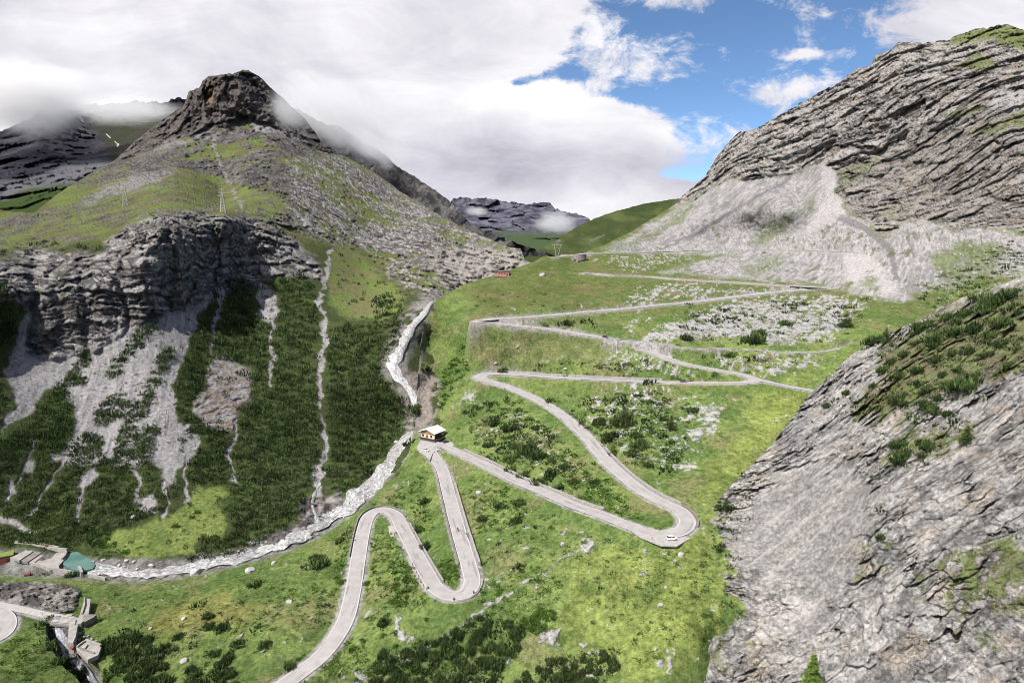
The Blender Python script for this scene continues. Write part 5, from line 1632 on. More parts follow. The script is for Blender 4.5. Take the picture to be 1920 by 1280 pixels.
# hand placed shrubs: (px, py of the middle, width in pixels)
SHRUBS_B = [(939, 944, 22), (976, 939, 22), (905, 969, 22), (971, 971, 24), (922, 1041, 18), (907, 1051, 18), (976, 1058, 24), (798, 935, 22), (788, 984, 22), (800, 1015, 24), (719, 1162, 30), (692, 1156, 16), (1144, 1011, 12), (882, 996, 14),
            (1036, 884, 30), (1077, 899, 22), (1117, 900, 20), (959, 857, 24), (929, 788, 26), (957, 796, 30), (973, 766, 16), (978, 752, 14), (952, 747, 10), (917, 756, 12), (1005, 798, 20), (990, 838, 40), (1010, 850, 34), (919, 830, 22), (965, 832, 24),
            (1030, 746, 14), (1045, 747, 16), (1070, 739, 14), (1083, 776, 34), (1094, 788, 22), (1120, 747, 12), (1140, 748, 14), (1167, 751, 16), (1167, 783, 44), (1127, 786, 24), (1201, 748, 18), (1240, 754, 18), (1194, 811, 22), (1201, 830, 34),
            (1186, 845, 24), (1235, 810, 14), (1265, 826, 14), (1147, 813, 30), (1218, 722, 16), (971, 692, 18), (946, 685, 20), (1018, 697, 20), (1034, 697, 16), (1063, 700, 14), (1090, 700, 12), (1013, 681, 11), (1174, 680, 14), (1208, 673, 18),
            (1184, 700, 16), (1218, 702, 12), (1245, 686, 12), (1063, 599, 22), (1050, 600, 12), (1023, 602, 12), (1100, 603, 14), (1113, 610, 14), (971, 555, 10), (894, 572, 10), (1404, 589, 18), (1369, 596, 14), (1473, 604, 20), (1411, 632, 38),
            (1425, 622, 22), (1372, 661, 22), (1411, 672, 14), (1287, 630, 24), (1283, 612, 16), (1297, 706, 14), (1300, 766, 20), (1292, 737, 12), (1301, 590, 12), (1330, 600, 14), (1340, 606, 10), (960, 868, 30), (985, 880, 26), (1015, 895, 28),
            (1060, 872, 26), (1050, 906, 20), (940, 838, 18), (905, 842, 14), (880, 770, 16), (890, 800, 18), (910, 810, 14), (860, 800, 14), (1110, 765, 12), (1150, 840, 22), (1175, 862, 18), (1215, 868, 20), (1230, 850, 16), (1245, 880, 18),
            (1210, 790, 14), (1250, 795, 12), (1340, 700, 10), (1290, 700, 10), (780, 680, 30), (795, 688, 24), (770, 672, 18), (477, 1092, 26), (134, 1068, 22), (84, 1063, 15), (373, 1132, 16), (390, 1150, 26), (392, 1170, 24), (447, 1203, 28), (499, 1203, 28),
            (417, 1172, 26), (336, 1190, 20), (309, 1211, 26), (325, 1212, 22), (618, 1132, 18), (601, 1052, 34), (595, 1040, 24), (575, 1060, 16), (534, 1090, 12), (250, 1143, 12), (245, 1160, 12), (270, 1170, 10), (306, 1166, 10), (360, 1205, 18),
            (365, 1190, 16), (480, 1178, 16), (440, 1182, 16), (545, 1245, 26), (530, 1262, 22), (660, 1060, 14), (652, 1000, 18), (640, 1010, 20), (655, 990, 14), (672, 1110, 14), (830, 890, 14), (870, 920, 10), (880, 1042, 14), (902, 1093, 18), (890, 900, 8)]
SHRUBS_C = [(1690, 826, 38), (1700, 845, 34), (1744, 833, 36), (1731, 826, 22), (1781, 773, 20), (1791, 791, 18), (1772, 800, 18), (1707, 771, 18), (1646, 794, 14), (1653, 765, 14), (1687, 742, 36), (1700, 752, 22), (1750, 758, 40), (1735, 750, 26), (1814, 710, 60),
            (1796, 716, 36), (1835, 700, 34), (1744, 728, 28), (1589, 734, 20), (1525, 789, 12), (1552, 757, 20), (1653, 955, 16), (1655, 1003, 20), (1350, 1021, 24), (1348, 948, 20), (1366, 943, 22), (1388, 925, 14), (1392, 884, 14), (1380, 992, 18),
            (1693, 855, 40), (1858, 1110, 16), (1910, 1251, 18), (1636, 634, 36), (1650, 630, 30), (1727, 609, 34), (1745, 604, 28), (1764, 626, 40), (1790, 618, 34), (1700, 660, 28), (1720, 690, 24), (1660, 690, 26), (1690, 700, 26), (1675, 675, 22),
            (1760, 670, 26), (1790, 660, 24), (1820, 655, 26), (1850, 660, 26), (1880, 640, 28), (1860, 625, 26), (1830, 610, 36), (1800, 600, 30), (1880, 600, 36), (1905, 575, 40), (1870, 560, 40), (1850, 575, 36), (1820, 580, 30), (1900, 545, 34),
            (1780, 590, 26), (1840, 555, 30), (1895, 680, 20), (1910, 650, 20), (1870, 700, 18), (1720, 640, 22), (1690, 625, 18), (1750, 645, 20), (1800, 690, 20), (1770, 700, 20), (1640, 720, 20), (1630, 742, 18), (1660, 728, 18), (1720, 715, 20),
            (1760, 742, 22), (1790, 745, 18), (1755, 795, 14), (1726, 785, 14), (1760, 815, 14), (1730, 850, 20), (1570, 750, 14), (1600, 745, 12), (1605, 762, 12), (1870, 730, 14), (1845, 745, 14), (1735, 865, 12), (1700, 872, 12)]


def widths(px, py, w, g):
    P = surf(g, np.array(px), np.array(py))
    return P, np.array(w) * P[:, 1] / F


TAKEN = []
NPL = [0]


def plant(P, width, protos, name, squash=1.0):
    me = protos[NPL[0] % len(protos)]
    NPL[0] += 1
    o = link(name, me, loc=P - np.array([0, 0, .12 * width]))
    s = width * .5 / 1.15
    o.scale = (s * random.uniform(.85, 1.15), s * random.uniform(.85, 1.15), s * random.uniform(.85, 1.15) * squash)
    o.rotation_euler = (random.uniform(-.12, .12), random.uniform(-.12, .12), random.uniform(0, 6.28))
    return o


ALL = []          # (object, px, py, width px, kind)
CAND = []         # (point, width in m, px, py, width px, place)
for lst, g in ((SHRUBS_B, gB), (SHRUBS_C, gC)):
    P, W = widths([a for a, b, c in lst], [b + c * .25 for a, b, c in lst], [c for a, b, c in lst], g)
    bad = on_road(P, 4.6)
    for (a, b, c), p, w, k in zip(lst, P, W, bad):
        if k: continue
        CAND.append((p, w * 1.3, a, b, c * 1.1, None))


def in_poly(px, py, poly):
    return poly_sd(np.array([float(px)]), np.array([float(py)]), poly)[0] > 0


def scatter(poly, spacing, seed, jitter=.45):
    """jittered lattice of points inside a polygon of the photograph"""
    poly = np.array(poly, float)
    x0, y0 = poly.min(0); x1, y1 = poly.max(0)
    r = np.random.default_rng(seed)
    xs = np.arange(x0, x1, spacing); ys = np.arange(y0, y1, spacing * .9)
    X, Yp = np.meshgrid(xs, ys)
    X = X + (np.arange(len(ys)) % 2)[:, None] * spacing * .5
    X = X + r.uniform(-jitter, jitter, X.shape) * spacing; Yp = Yp + r.uniform(-jitter, jitter, X.shape) * spacing
    X, Yp = X.ravel(), Yp.ravel()
    k = poly_sd(X, Yp, poly) > 0
    return X[k], Yp[k]


THICKETS = [([(720, 1222), (790, 1212), (845, 1188), (895, 1155), (960, 1160), (1000, 1192), (985, 1215), (940, 1245), (930, 1282), (700, 1300), (690, 1262)], 15, 24, 'pine', 'thicket below lowest hairpin'),
            ([(945, 1290), (985, 1255), (1050, 1232), (1100, 1216), (1150, 1212), (1160, 1240), (1130, 1295)], 15, 24, 'pine', 'thicket right of white slab'),
            ([(198, 1186), (250, 1182), (290, 1210), (318, 1252), (318, 1290), (225, 1270), (196, 1222)], 17, 28, 'pine', 'thicket right of concrete ruin'),
            ([(325, 1288), (340, 1245), (400, 1222), (445, 1228), (440, 1290)], 18, 26, 'pine', 'clump left of bottom road'),
            ([(62, 1165), (92, 1162), (118, 1212), (168, 1240), (165, 1290), (125, 1262), (85, 1215)], 15, 24, 'pine', 'clump left below bridge'),
            ([(985, 1160), (1010, 1135), (1040, 1150), (1042, 1172), (1015, 1190), (990, 1180)], 14, 22, 'leafy', 'clump above dark pine thicket'),
            ([(735, 1105), (760, 1080), (775, 1100), (772, 1135), (750, 1145), (735, 1130)], 13, 22, 'leafy', 'clump left of lowest hairpin'),
            ([(1330, 1150), (1360, 1135), (1392, 1160), (1385, 1178), (1350, 1182)], 14, 22, 'leafy', 'clump at grey slab foot'),
            ([(828, 1072), (838, 1048), (852, 1056), (858, 1078), (846, 1092)], 11, 18, 'leafy', 'clump inside lowest hairpin')]
zone_of = {}
for ti, (poly, sp, w, kind, where) in enumerate(THICKETS):
    X, Yp = scatter(poly, sp, 100 + ti, .4)
    P, W = widths(X, Yp, np.full(len(X), float(w)), gB)
    bad = on_road(P, 5.0)
    for a, b, p, ww, k in zip(X, Yp, P, W, bad):
        if k or b > 1292: continue
        f = random.uniform(.75, 1.2)
        if kind == 'pine':
            CAND.append((p, ww * f * 1.1, a, b, w * f, where))
        else:
            o = plant(p, ww * f * 1.15, BUSHES, 'leafy_bush', 1.0)
            ALL.append((o, a, b, w * f, kind))
            zone_of[o.name] = where
CAND.sort(key=lambda q: -q[4])
for (p, w, a, b, c, where) in CAND[:290]:
    o = plant(p, w, PINES, 'pine_shrub', 1.4 if where else 1.15)
    ALL.append((o, a, b, c, 'pine'))
    if where: zone_of[o.name] = where
SMALL = CAND[290:]
X, Yp = [], []
for a, b, c in [(640, 1090, 22), (690, 1085, 20), (700, 1060, 14), (664, 1215, 24), (680, 1200, 18), (720, 1190, 18), (742, 1185, 16), (745, 1210, 20), (800, 1160, 14), (690, 1262, 20), (560, 1235, 16), (690, 1045, 12), (840, 905, 12), (1340, 1010, 14),
                (1355, 1075, 18), (1345, 1095, 16), (800, 1080, 12), (815, 890, 10), (850, 940, 10), (750, 960, 16), (735, 975, 14), (330, 985, 18), (370, 960, 16), (215, 1020, 22), (235, 1035, 18), (205, 1000, 20)]:
    g = gB if b > 1040 or a > 600 else gA
    P, W = widths([a], [b], [c], g)
    if on_road(P, 4.8)[0]: continue
    ALL.append((plant(P[0], W[0] * 1.1, BUSHES, 'leafy_bush'), a, b, c, 'leafy'))

# ---- a label for every shrub: where it stands and its order from the left among the shrubs of that place
AREAS = [([(880, 700), (1420, 712), (1300, 960), (1226, 925), (1110, 815), (1000, 735), (930, 720)], 'grass below level road leg'),
         ([(830, 830), (900, 730), (1000, 745), (1110, 830), (1250, 960), (1170, 980), (926, 875), (850, 840)], 'wedge above house road'),
         ([(840, 880), (926, 885), (1240, 1010), (1340, 1010), (1340, 1200), (1000, 1140), (905, 1110), (880, 1040)], 'meadow below house road'),
         ([(690, 960), (810, 860), (870, 1060), (800, 1040), (755, 975)], 'strip above lowest hairpin'),
         ([(560, 1280), (680, 1000), (700, 980), (780, 1060), (900, 1120), (1000, 1150), (720, 1220), (690, 1290)], 'slope left of lowest hairpin'),
         ([(0, 1060), (470, 1060), (680, 960), (650, 1150), (540, 1290), (0, 1290)], 'meadow at bottom left'),
         ([(870, 615), (1140, 636), (1400, 705), (890, 702)], 'turf above level road leg'),
         ([(880, 520), (1550, 541), (1400, 556), (890, 603)], 'turf under highest paved leg'),
         ([(900, 600), (1550, 545), (1660, 560), (1600, 650), (1140, 634)], 'scree strips at right'),
         ([(1140, 634), (1600, 652), (1420, 715)], 'bank left of right hairpin'),
         ([(1600, 650), (1920, 520), (1920, 640), (1640, 720)], 'top of near rock spur'),
         ([(1500, 790), (1640, 720), (1920, 640), (1920, 770), (1500, 800)], 'spur, middle ledge'),
         ([(1500, 770), (1920, 740), (1920, 900), (1600, 900)], 'spur, lower ledge'),
         ([(1300, 900), (1920, 880), (1920, 1290), (1280, 1290)], 'spur, bare lower slabs')]
areas = {}
for o, a, b, c, kind in ALL:
    w = zone_of.get(o.name)
    if w is None:
        best = max(AREAS, key=lambda z: poly_sd(np.array([float(a)]), np.array([float(b)]), z[0])[0])
        w = best[1]
    areas.setdefault((w, kind), []).append((o, a, b, c))
SIZE = lambda c: 'small' if c < 15 else ('wide' if c > 27 else 'rounded')
for (w, kind), lst in areas.items():
    # rows from top to bottom, at most ten per row
    nrow = max(1, math.ceil(len(lst) / 10))
    lst.sort(key=lambda q: q[2])
    rows = np.array_split(np.arange(len(lst)), nrow)
    noun = 'dark pine shrub' if kind == 'pine' else 'bright leafy bush'
    for ri, idx in enumerate(rows):
        row = sorted([lst[i] for i in idx], key=lambda q: q[1])
        rn = '' if nrow == 1 else ('top row, ' if ri == 0 else ('bottom row, ' if ri == nrow - 1 else (ORD[ri] + ' row, ')))
        for k, (o, a, b, c) in enumerate(row):
            tag(o, '%s, %s%s from left, %s' % (noun, rn, ORD[k], w), 'shrub' if kind == 'pine' else 'bush', ('dark pine shrubs in ' if kind == 'pine' else 'leafy bushes in ') + w)

conifer('larch_tree', 'bright green larch on the bare slabs at the bottom right edge', 'tree', 1517, 1345, 150, gC, M_LARCH, 5, wide=.25, tiers=26, dens=1.5)
conifer('larch_tree', 'slim bright green larch beside the lower stream at the bottom left', 'tree', 200, 1288, 72, gB, M_LARCH, 6, wide=.22, tiers=16, dens=1.2)
conifer('spruce_tree', 'dark pointed spruce on the crest of the near spur, right of the pale path', 'tree', 1660, 645, 34, gC, M_PINE, 7, wide=.36, tiers=14, dens=1.2)
conifer('spruce_tree', 'dark spruce with wide crown at the top right end of the scree strips', 'tree', 1586, 614, 32, gB, M_PINE, 8, wide=.55, tiers=12, dens=1.4)
conifer('spruce_tree', 'rounded green spruce on the lower ledge of the near spur', 'tree', 1812, 832, 40, gC, M_PINE, 9, wide=.42, tiers=14, dens=1.6)
conifer('spruce_tree', 'dark spruce among shrubs just right of centre on the bouldery meadow', 'tree', 1258, 806, 32, gB, M_PINE, 10, wide=.38, tiers=12, dens=1.2)
conifer('spruce_tree', 'tall dark spruce in the wide clump below the level road leg', 'tree', 1170, 800, 42, gB, M_PINE, 12, wide=.45, tiers=13, dens=1.4)

# ---- the scrub of the left slope: one mass nobody could count
SCRUB = [[(-400, 600), (-60, 850), (20, 815), (60, 780), (112, 722), (160, 662), (172, 662), (166, 692), (145, 728), (132, 745), (150, 800), (110, 860), (170, 800), (196, 750), (236, 762), (262, 745), (300, 690), (318, 690), (312, 740), (300, 785), (300, 840), (320, 905),
          (350, 870), (372, 830), (345, 800), (330, 770), (330, 700), (352, 640), (380, 585), (410, 540), (430, 520), (475, 535), (480, 585), (500, 612), (525, 600), (520, 560), (508, 535), (560, 505), (596, 540), (600, 600), (592, 700), (596, 760),
          (602, 850), (588, 910), (570, 960), (540, 995), (470, 1028), (380, 1042), (372, 1010), (420, 1000), (436, 975), (410, 950), (440, 930), (415, 912), (375, 908), (340, 920), (322, 962), (270, 978), (200, 1005), (180, 1030), (140, 1020), (60, 1012), (-60, 1000), (-400, 1010)],
         [(612, 610), (640, 612), (700, 600), (700, 555), (735, 545), (770, 570), (752, 625), (735, 660), (722, 695), (742, 728), (772, 780), (765, 808), (735, 835), (715, 870), (690, 905), (650, 930), (612, 915), (604, 900), (616, 850), (616, 800), (606, 740), (612, 680)],
         [(-60, 530), (22, 528), (32, 590), (18, 650), (-60, 680)], [(105, 462), (190, 456), (192, 472), (110, 476)], [(240, 650), (290, 596), (275, 640), (262, 662), (245, 668)], [(-60, 1000), (30, 985), (60, 1008), (150, 1018), (145, 1034), (60, 1024), (-60, 1028)],
         [(0, 700), (10, 770), (0, 800), (-60, 800), (-60, 700)], [(195, 690), (235, 665), (240, 690), (205, 715)], [(285, 700), (320, 655), (328, 670), (318, 700), (290, 716)], [(300, 1030), (480, 1032), (460, 1045), (340, 1056)]]


def scrub_mass(name, label_kind, pieces, mat, nb, up, L, W, squash, seed):
    """many clumps in one mesh; pieces = list of (points, radius)"""
    r = np.random.default_rng(seed)
    tmpl = [blades(nb, 1.0, .8, L, W, up, seed + 7 * k, fill=.2) for k in range(6)]
    Vs, Fs, Ss, b = [], [], [], 0
    for P, R in pieces:
        n = len(P)
        which = r.integers(0, 6, n)
        ang = r.uniform(0, 6.28, n)
        for k in range(6):
            s = np.nonzero(which == k)[0]
            if len(s) == 0: continue
            v, f, sh = tmpl[k]
            ca, sa = np.cos(ang[s]), np.sin(ang[s])
            rad = R[s] * (.62 + 1.0 * r.uniform(0, 1, len(s)) ** 1.6)
            pat_ = .28 * pn(P[s, 0] / 14, P[s, 1] / 14, P[s, 2] / 14)
            X = (v[None, :, 0] * ca[:, None] - v[None, :, 1] * sa[:, None]) * rad[:, None] + P[s, None, 0]
            Yv = (v[None, :, 0] * sa[:, None] + v[None, :, 1] * ca[:, None]) * rad[:, None] + P[s, None, 1]
            Z = v[None, :, 2] * (rad * squash * r.uniform(.8, 1.25, len(s)))[:, None] + P[s, None, 2] - .15 * rad[:, None]
            Vs.append(np.stack([X, Yv, Z], -1).reshape(-1, 3))
            Fs.append((f[None] + (np.arange(len(s)) * len(v))[:, None, None] + b).reshape(-1, 4))
            Ss.append((sh[None] + (pat_ + r.uniform(-.22, .22, len(s)))[:, None]).ravel())
            b += len(s) * len(v)
    me = np_mesh(name, np.concatenate(Vs), np.concatenate(Fs), mat, {'shade': np.concatenate(Ss)}, smooth=False)
    return tag(link(name, me), kind='stuff')


NOGO = FANS + SMALLFANS + [OUTCROP, MEADOW]
STRIPS = [[(112, 722), (128, 700), (160, 662), (172, 658), (168, 685), (145, 708), (140, 722), (118, 745), (100, 740)], [(120, 716), (146, 704), (164, 712), (160, 722), (146, 728), (128, 722)], [(198, 700), (212, 672), (236, 664), (240, 680), (222, 708), (200, 716)],
          [(234, 668), (240, 640), (255, 618), (290, 602), (292, 615), (270, 640), (255, 664), (240, 672)], [(286, 705), (298, 668), (320, 650), (328, 656), (318, 690), (300, 706)], [(242, 800), (240, 775), (262, 745), (272, 718), (290, 708), (300, 722), (290, 740), (278, 770), (268, 796)],
          [(170, 795), (190, 762), (208, 742), (240, 738), (250, 765), (232, 770), (236, 784), (210, 792), (190, 804)], [(124, 868), (138, 830), (160, 812), (196, 818), (190, 840), (194, 868)], [(208, 866), (212, 840), (230, 800), (258, 798), (264, 812), (284, 820), (290, 845), (280, 866)],
          [(272, 800), (296, 796), (302, 812), (290, 820), (274, 814)], [(336, 826), (352, 822), (362, 832), (350, 840), (336, 836)], [(104, 862), (128, 836), (140, 812), (128, 790), (118, 780), (100, 800)]]
pieces = []
for k, poly in enumerate(SCRUB + STRIPS):
    strip = k >= len(SCRUB)
    X, Yp = scatter(poly, 6.5 if strip else 8.0, 300 + k, .6)
    jn = np.array([5 * pn(x / 16, y / 16, 1.5) for x, y in zip(X, Yp)])
    keep = np.ones(len(X), bool)
    for q in ([] if strip else NOGO):
        keep &= poly_sd(X, Yp, q) < -1.0 + jn * 1.3
    keep &= line_d(X, Yp, GULLY) > 6 + jn * .5
    for ch in CHUTES:
        keep &= line_d(X, Yp, ch) > 6 + jn * .8
    edge = poly_sd(X, Yp, poly) > (0 + jn * .8 if strip else 3 + jn * 1.6)
    keep &= edge
    keep &= pn(X / 42, Yp / 42, np.full(X.shape, 4.4)) + .5 * pn(X / 14, Yp / 14, np.full(X.shape, 2.2)) < .72
    P = surf(gA, X[keep], Yp[keep])
    pieces.append((P, 6.6 * P[:, 1] / F))
# stray shrubs on the fans and above the cliff
r_ = np.random.default_rng(5)
for poly, n, sz in ((FANS[1], 110, 3.0), (FANS[2], 14, 3.4), (OUTCROP, 16, 6), (MEADOW, 26, 4.5), (GRASS_R, 60, 3.6), (FANS[0], 10, 3), ([(0, 470), (60, 445), (110, 455), (112, 466), (60, 475), (0, 490)], 30, 3.6), ([(200, 440), (260, 405), (380, 400), (540, 425), (500, 440), (250, 420)], 34, 3.2)):
    pq = np.array(poly, float)
    X = r_.uniform(pq[:, 0].min(), pq[:, 0].max(), n * 3); Yp = r_.uniform(pq[:, 1].min(), pq[:, 1].max(), n * 3)
    k = poly_sd(X, Yp, poly) > 1
    X, Yp = X[k][:n], Yp[k][:n]
    P = surf(gA, X, Yp)
    pieces.append((P, sz * r_.uniform(.6, 1.3, len(P)) * P[:, 1] / F))
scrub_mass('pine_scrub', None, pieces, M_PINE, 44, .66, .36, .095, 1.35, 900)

# small scattered shrubs far up the pass slope, beyond the three hundred largest
pieces = [(np.array([q[0] for q in SMALL]), np.array([q[1] * .5 for q in SMALL]))]
for poly, n, s0, s1 in (([(890, 540), (1120, 545), (1110, 580), (900, 595)], 18, 2, 4), ([(1280, 570), (1640, 560), (1590, 645), (1300, 640)], 170, 2, 7), ([(1140, 640), (1560, 660), (1440, 705), (1240, 670)], 90, 2, 5), ([(920, 680), (1220, 680), (1380, 710), (930, 698)], 100, 2.5, 7),
                        ([(1700, 540), (1920, 440), (1920, 520), (1760, 590)], 190, 2, 6), ([(1040, 750), (1240, 730), (1300, 760), (1280, 880), (1200, 880)], 330, 2.5, 8), ([(860, 760), (960, 750), (1080, 850), (1130, 920), (900, 850)], 340, 2.5, 8), ([(1080, 1000), (1330, 1040), (1340, 1200), (1100, 1200)], 170, 1.5, 5),
                        ([(200, 1110), (520, 1110), (520, 1240), (330, 1240)], 150, 1.5, 5), ([(860, 920), (1050, 960), (1100, 1060), (920, 1040)], 110, 2, 6), ([(690, 980), (740, 1000), (790, 1100), (680, 1200)], 110, 2, 5), ([(1330, 960), (1400, 890), (1380, 1020), (1400, 1160), (1330, 1230), (1310, 1060)], 90, 2, 6)):
    pq = np.array(poly, float)
    X = r_.uniform(pq[:, 0].min(), pq[:, 0].max(), n * 4); Yp = r_.uniform(pq[:, 1].min(), pq[:, 1].max(), n * 4)
    k = poly_sd(X, Yp, poly) > 1
    X, Yp = X[k][:n], Yp[k][:n]
    P = surf(gB, X, Yp)
    k = ~on_road(P, 4.9)
    P = P[k]
    pieces.append((P, r_.uniform(s0, s1, len(P)) * P[:, 1] / F))
for poly, n, s0, s1 in (([(1650, 655), (1740, 600), (1920, 530), (1920, 690), (1800, 730), (1700, 760), (1600, 760), (1660, 720)], 260, 3, 9), ([(1560, 770), (1680, 720), (1780, 740), (1840, 820), (1690, 870), (1640, 800)], 70, 3, 8), ([(1700, 1100), (1800, 1020), (1920, 1000), (1920, 1150), (1800, 1150)], 46, 2, 6),
                        ([(1340, 960), (1400, 890), (1420, 960), (1385, 1020), (1400, 1150), (1350, 1190)], 70, 3, 8)):
    pq = np.array(poly, float)
    X = r_.uniform(pq[:, 0].min(), pq[:, 0].max(), n * 4); Yp = r_.uniform(pq[:, 1].min(), pq[:, 1].max(), n * 4)
    k = poly_sd(X, Yp, poly) > 1
    X, Yp = X[k][:n], Yp[k][:n]
    P = surf(gC, X, Yp)
    pieces.append((P, r_.uniform(s0, s1, len(P)) * P[:, 1] / F))
scrub_mass('low_scrub', None, pieces, M_PINE, 30, .6, .45, .13, .9, 950)

# herbs and tall tufts in the meadows
pieces = []
for poly, n in (([(735, 1090), (780, 1050), (830, 1110), (790, 1140), (740, 1150)], 120), ([(700, 1010), (740, 1000), (790, 1090), (740, 1110), (690, 1100)], 90), ([(820, 1060), (860, 1030), (865, 1085), (840, 1095)], 50), ([(690, 950), (800, 880), (815, 1000), (760, 980)], 110), ([(640, 1000), (668, 990), (655, 1080), (620, 1120)], 70),
                ([(870, 880), (960, 920), (1000, 960), (900, 1000)], 80), ([(1110, 900), (1240, 990), (1170, 975), (1090, 930)], 80), ([(900, 1100), (1010, 1050), (1060, 1100), (1000, 1180), (900, 1150)], 150), ([(560, 1230), (680, 1180), (700, 1280), (560, 1290)], 150), ([(1150, 1050), (1330, 1030), (1340, 1200), (1180, 1250)], 120),
                ([(500, 1100), (640, 1090), (640, 1180), (480, 1180)], 80), ([(0, 1190), (60, 1190), (90, 1250), (40, 1280), (0, 1270)], 60), ([(160, 1000), (200, 985), (240, 1040), (180, 1045)], 50), ([(830, 700), (870, 640), (880, 690), (820, 780)], 90), ([(1030, 900), (1110, 860), (1200, 960), (1130, 950)], 80)):
    pq = np.array(poly, float)
    X = r_.uniform(pq[:, 0].min(), pq[:, 0].max(), n * 3); Yp = r_.uniform(pq[:, 1].min(), pq[:, 1].max(), n * 3)
    k = poly_sd(X, Yp, poly) > 0
    X, Yp = X[k][:n], Yp[k][:n]
    P = surf(gB if not (X.mean() < 300 and Yp.mean() < 1060) else gA, X, Yp)
    P = P[~on_road(P, 4.9)]
    for q in range(3):
        pieces.append((P + r_.normal(size=P.shape) * np.array([.6, .6, .1]), r_.uniform(2.2, 6.0, len(P)) * P[:, 1] / F))
for poly, n, s0, s1 in (([(820, 830), (1300, 1010), (1340, 1250), (1000, 1290), (560, 1290), (700, 960)], 9000, .6, 2.2), ([(0, 1090), (480, 1060), (660, 980), (640, 1180), (520, 1290), (0, 1290)], 5200, .6, 2.2), ([(860, 720), (1420, 720), (1320, 940), (1100, 900)], 5200, .6, 1.9),
                        (MEADOW, 500, 1, 2.6), ([(810, 580), (1120, 520), (1550, 545), (1400, 700), (880, 700)], 2600, .5, 1.6), ([(1300, 940), (1400, 800), (1430, 735), (1520, 745), (1330, 950)], 700, .6, 1.4), ([(1320, 1010), (1370, 1010), (1400, 1170), (1300, 1260)], 500, 1, 3)):
    pq = np.array(poly, float)
    X = r_.uniform(pq[:, 0].min(), pq[:, 0].max(), n * 3); Yp = r_.uniform(pq[:, 1].min(), pq[:, 1].max(), n * 3)
    dens = pn(X / 40, Yp / 30, np.full(X.shape, 7.7)) + .8 * pn(X / 13, Yp / 10, np.full(X.shape, 3.7))
    k = (poly_sd(X, Yp, poly) > 1) & (dens > r_.uniform(-.5, .9, len(X)))
    X, Yp = X[k][:n], Yp[k][:n]
    P = surf(gA if poly is MEADOW else gB, X, Yp)
    k = ~on_road(P, 4.7)
    P = P[k]
    pieces.append((P, r_.uniform(s0, s1, len(P)) * P[:, 1] / F))
scrub_mass('meadow_herbs', None, pieces, M_BUSH, 9, .5, .6, .22, .8, 970)


# ---- stones
def rock_mesh(name, seed, sub=2, mat=None):
    import bmesh
    bm = bmesh.new()
    bmesh.ops.create_icosphere(bm, subdivisions=sub, radius=1.0)
    co = np.array([v.co[:] for v in bm.verts])
    r = np.random.default_rng(seed)
    for _ in range(9):                       # cut facets
        nrm = r.normal(size=3); nrm /= np.linalg.norm(nrm)
        dd = co @ nrm
        lim = r.uniform(.55, .85)
        co = co - np.maximum(dd - lim, 0)[:, None] * nrm
    co *= np.array([1, r.uniform(.7, 1), r.uniform(.55, .8)])
    co += .05 * fbm(co[:, 0] * 3 + seed, co[:, 1] * 3, co[:, 2] * 3, 2)[:, None] * co
    f = np.array([[v.index for v in q.verts] for q in bm.faces])
    bm.free()
    return co, f


M_BOULDER = simple_mat('pale_limestone', (.30, .285, .285), .9, 1.2, .4, bump=.8)
co, f = rock_mesh('r', 3, 3)
for px, py, w, lab in ((367, 1070, 27, 'big rounded grey boulder in the stream bed, left of the bend'), (470, 1066, 22, 'flat pale boulder on the grass just right of the big stream boulder'), (513, 1054, 12, 'small grey boulder on the stream bank right of the flat pale one'),
                       (345, 1158, 13, 'pale tilted boulder in the bottom left meadow beside a dark shrub'), (282, 1176, 9, 'small pale boulder left of the tilted one in the bottom left meadow'), (344, 1236, 18, 'white boulder at the bottom left above the pine clump'),
                       (543, 1126, 15, 'grey pair boulder in the meadow left of the lowest road leg'), (1277, 1038, 16, 'whitish boulder on the grass just below the white car lay-by'), (1238, 1132, 13, 'pale boulder on the yellow-green slope below the white car'),
                       (1248, 1099, 9, 'small white stone higher on the yellow-green slope below the white car'), (194, 1048, 10, 'upright pale stone on the stream bank right of the turquoise pool'), (897, 921, 14, 'white rock on the meadow below the house road'),
                       (1016, 514, 14, 'white flat boulder on the turf below the round lookout'), (1260, 700, 9, 'white stone on the bank above the level road leg'), (1060, 687, 9, 'flat pale stone above the level road leg'), (930, 666, 8, 'small pale stone on the turf left of the flat one'),
                       (250, 968, 15, 'square pale boulder at the top edge of the bright clearing across the stream'), (1055, 1018, 12, 'white rock above the rocky crevice in the meadow'), (1104, 1222, 10, 'small pale rock right of the white slab at the bottom'),
                       (640, 1075, 8, 'small pale stone left of the lowest road leg'), (1640, 845, 0, '')):
    if not w: continue
    g = gA if py < 1066 and px < 600 and px != 470 and px != 513 else gB
    P = surf(g, px, py + w * .2)[0]
    s = w * .5 * P[1] / F
    me = np_mesh('boulder', co * s, f, M_BOULDER, smooth=False)
    o = link('boulder', me, loc=P + np.array([0, 0, .15 * s]))
    o.rotation_euler = (0, 0, random.uniform(0, 6))
    tag(o, lab, 'boulder')

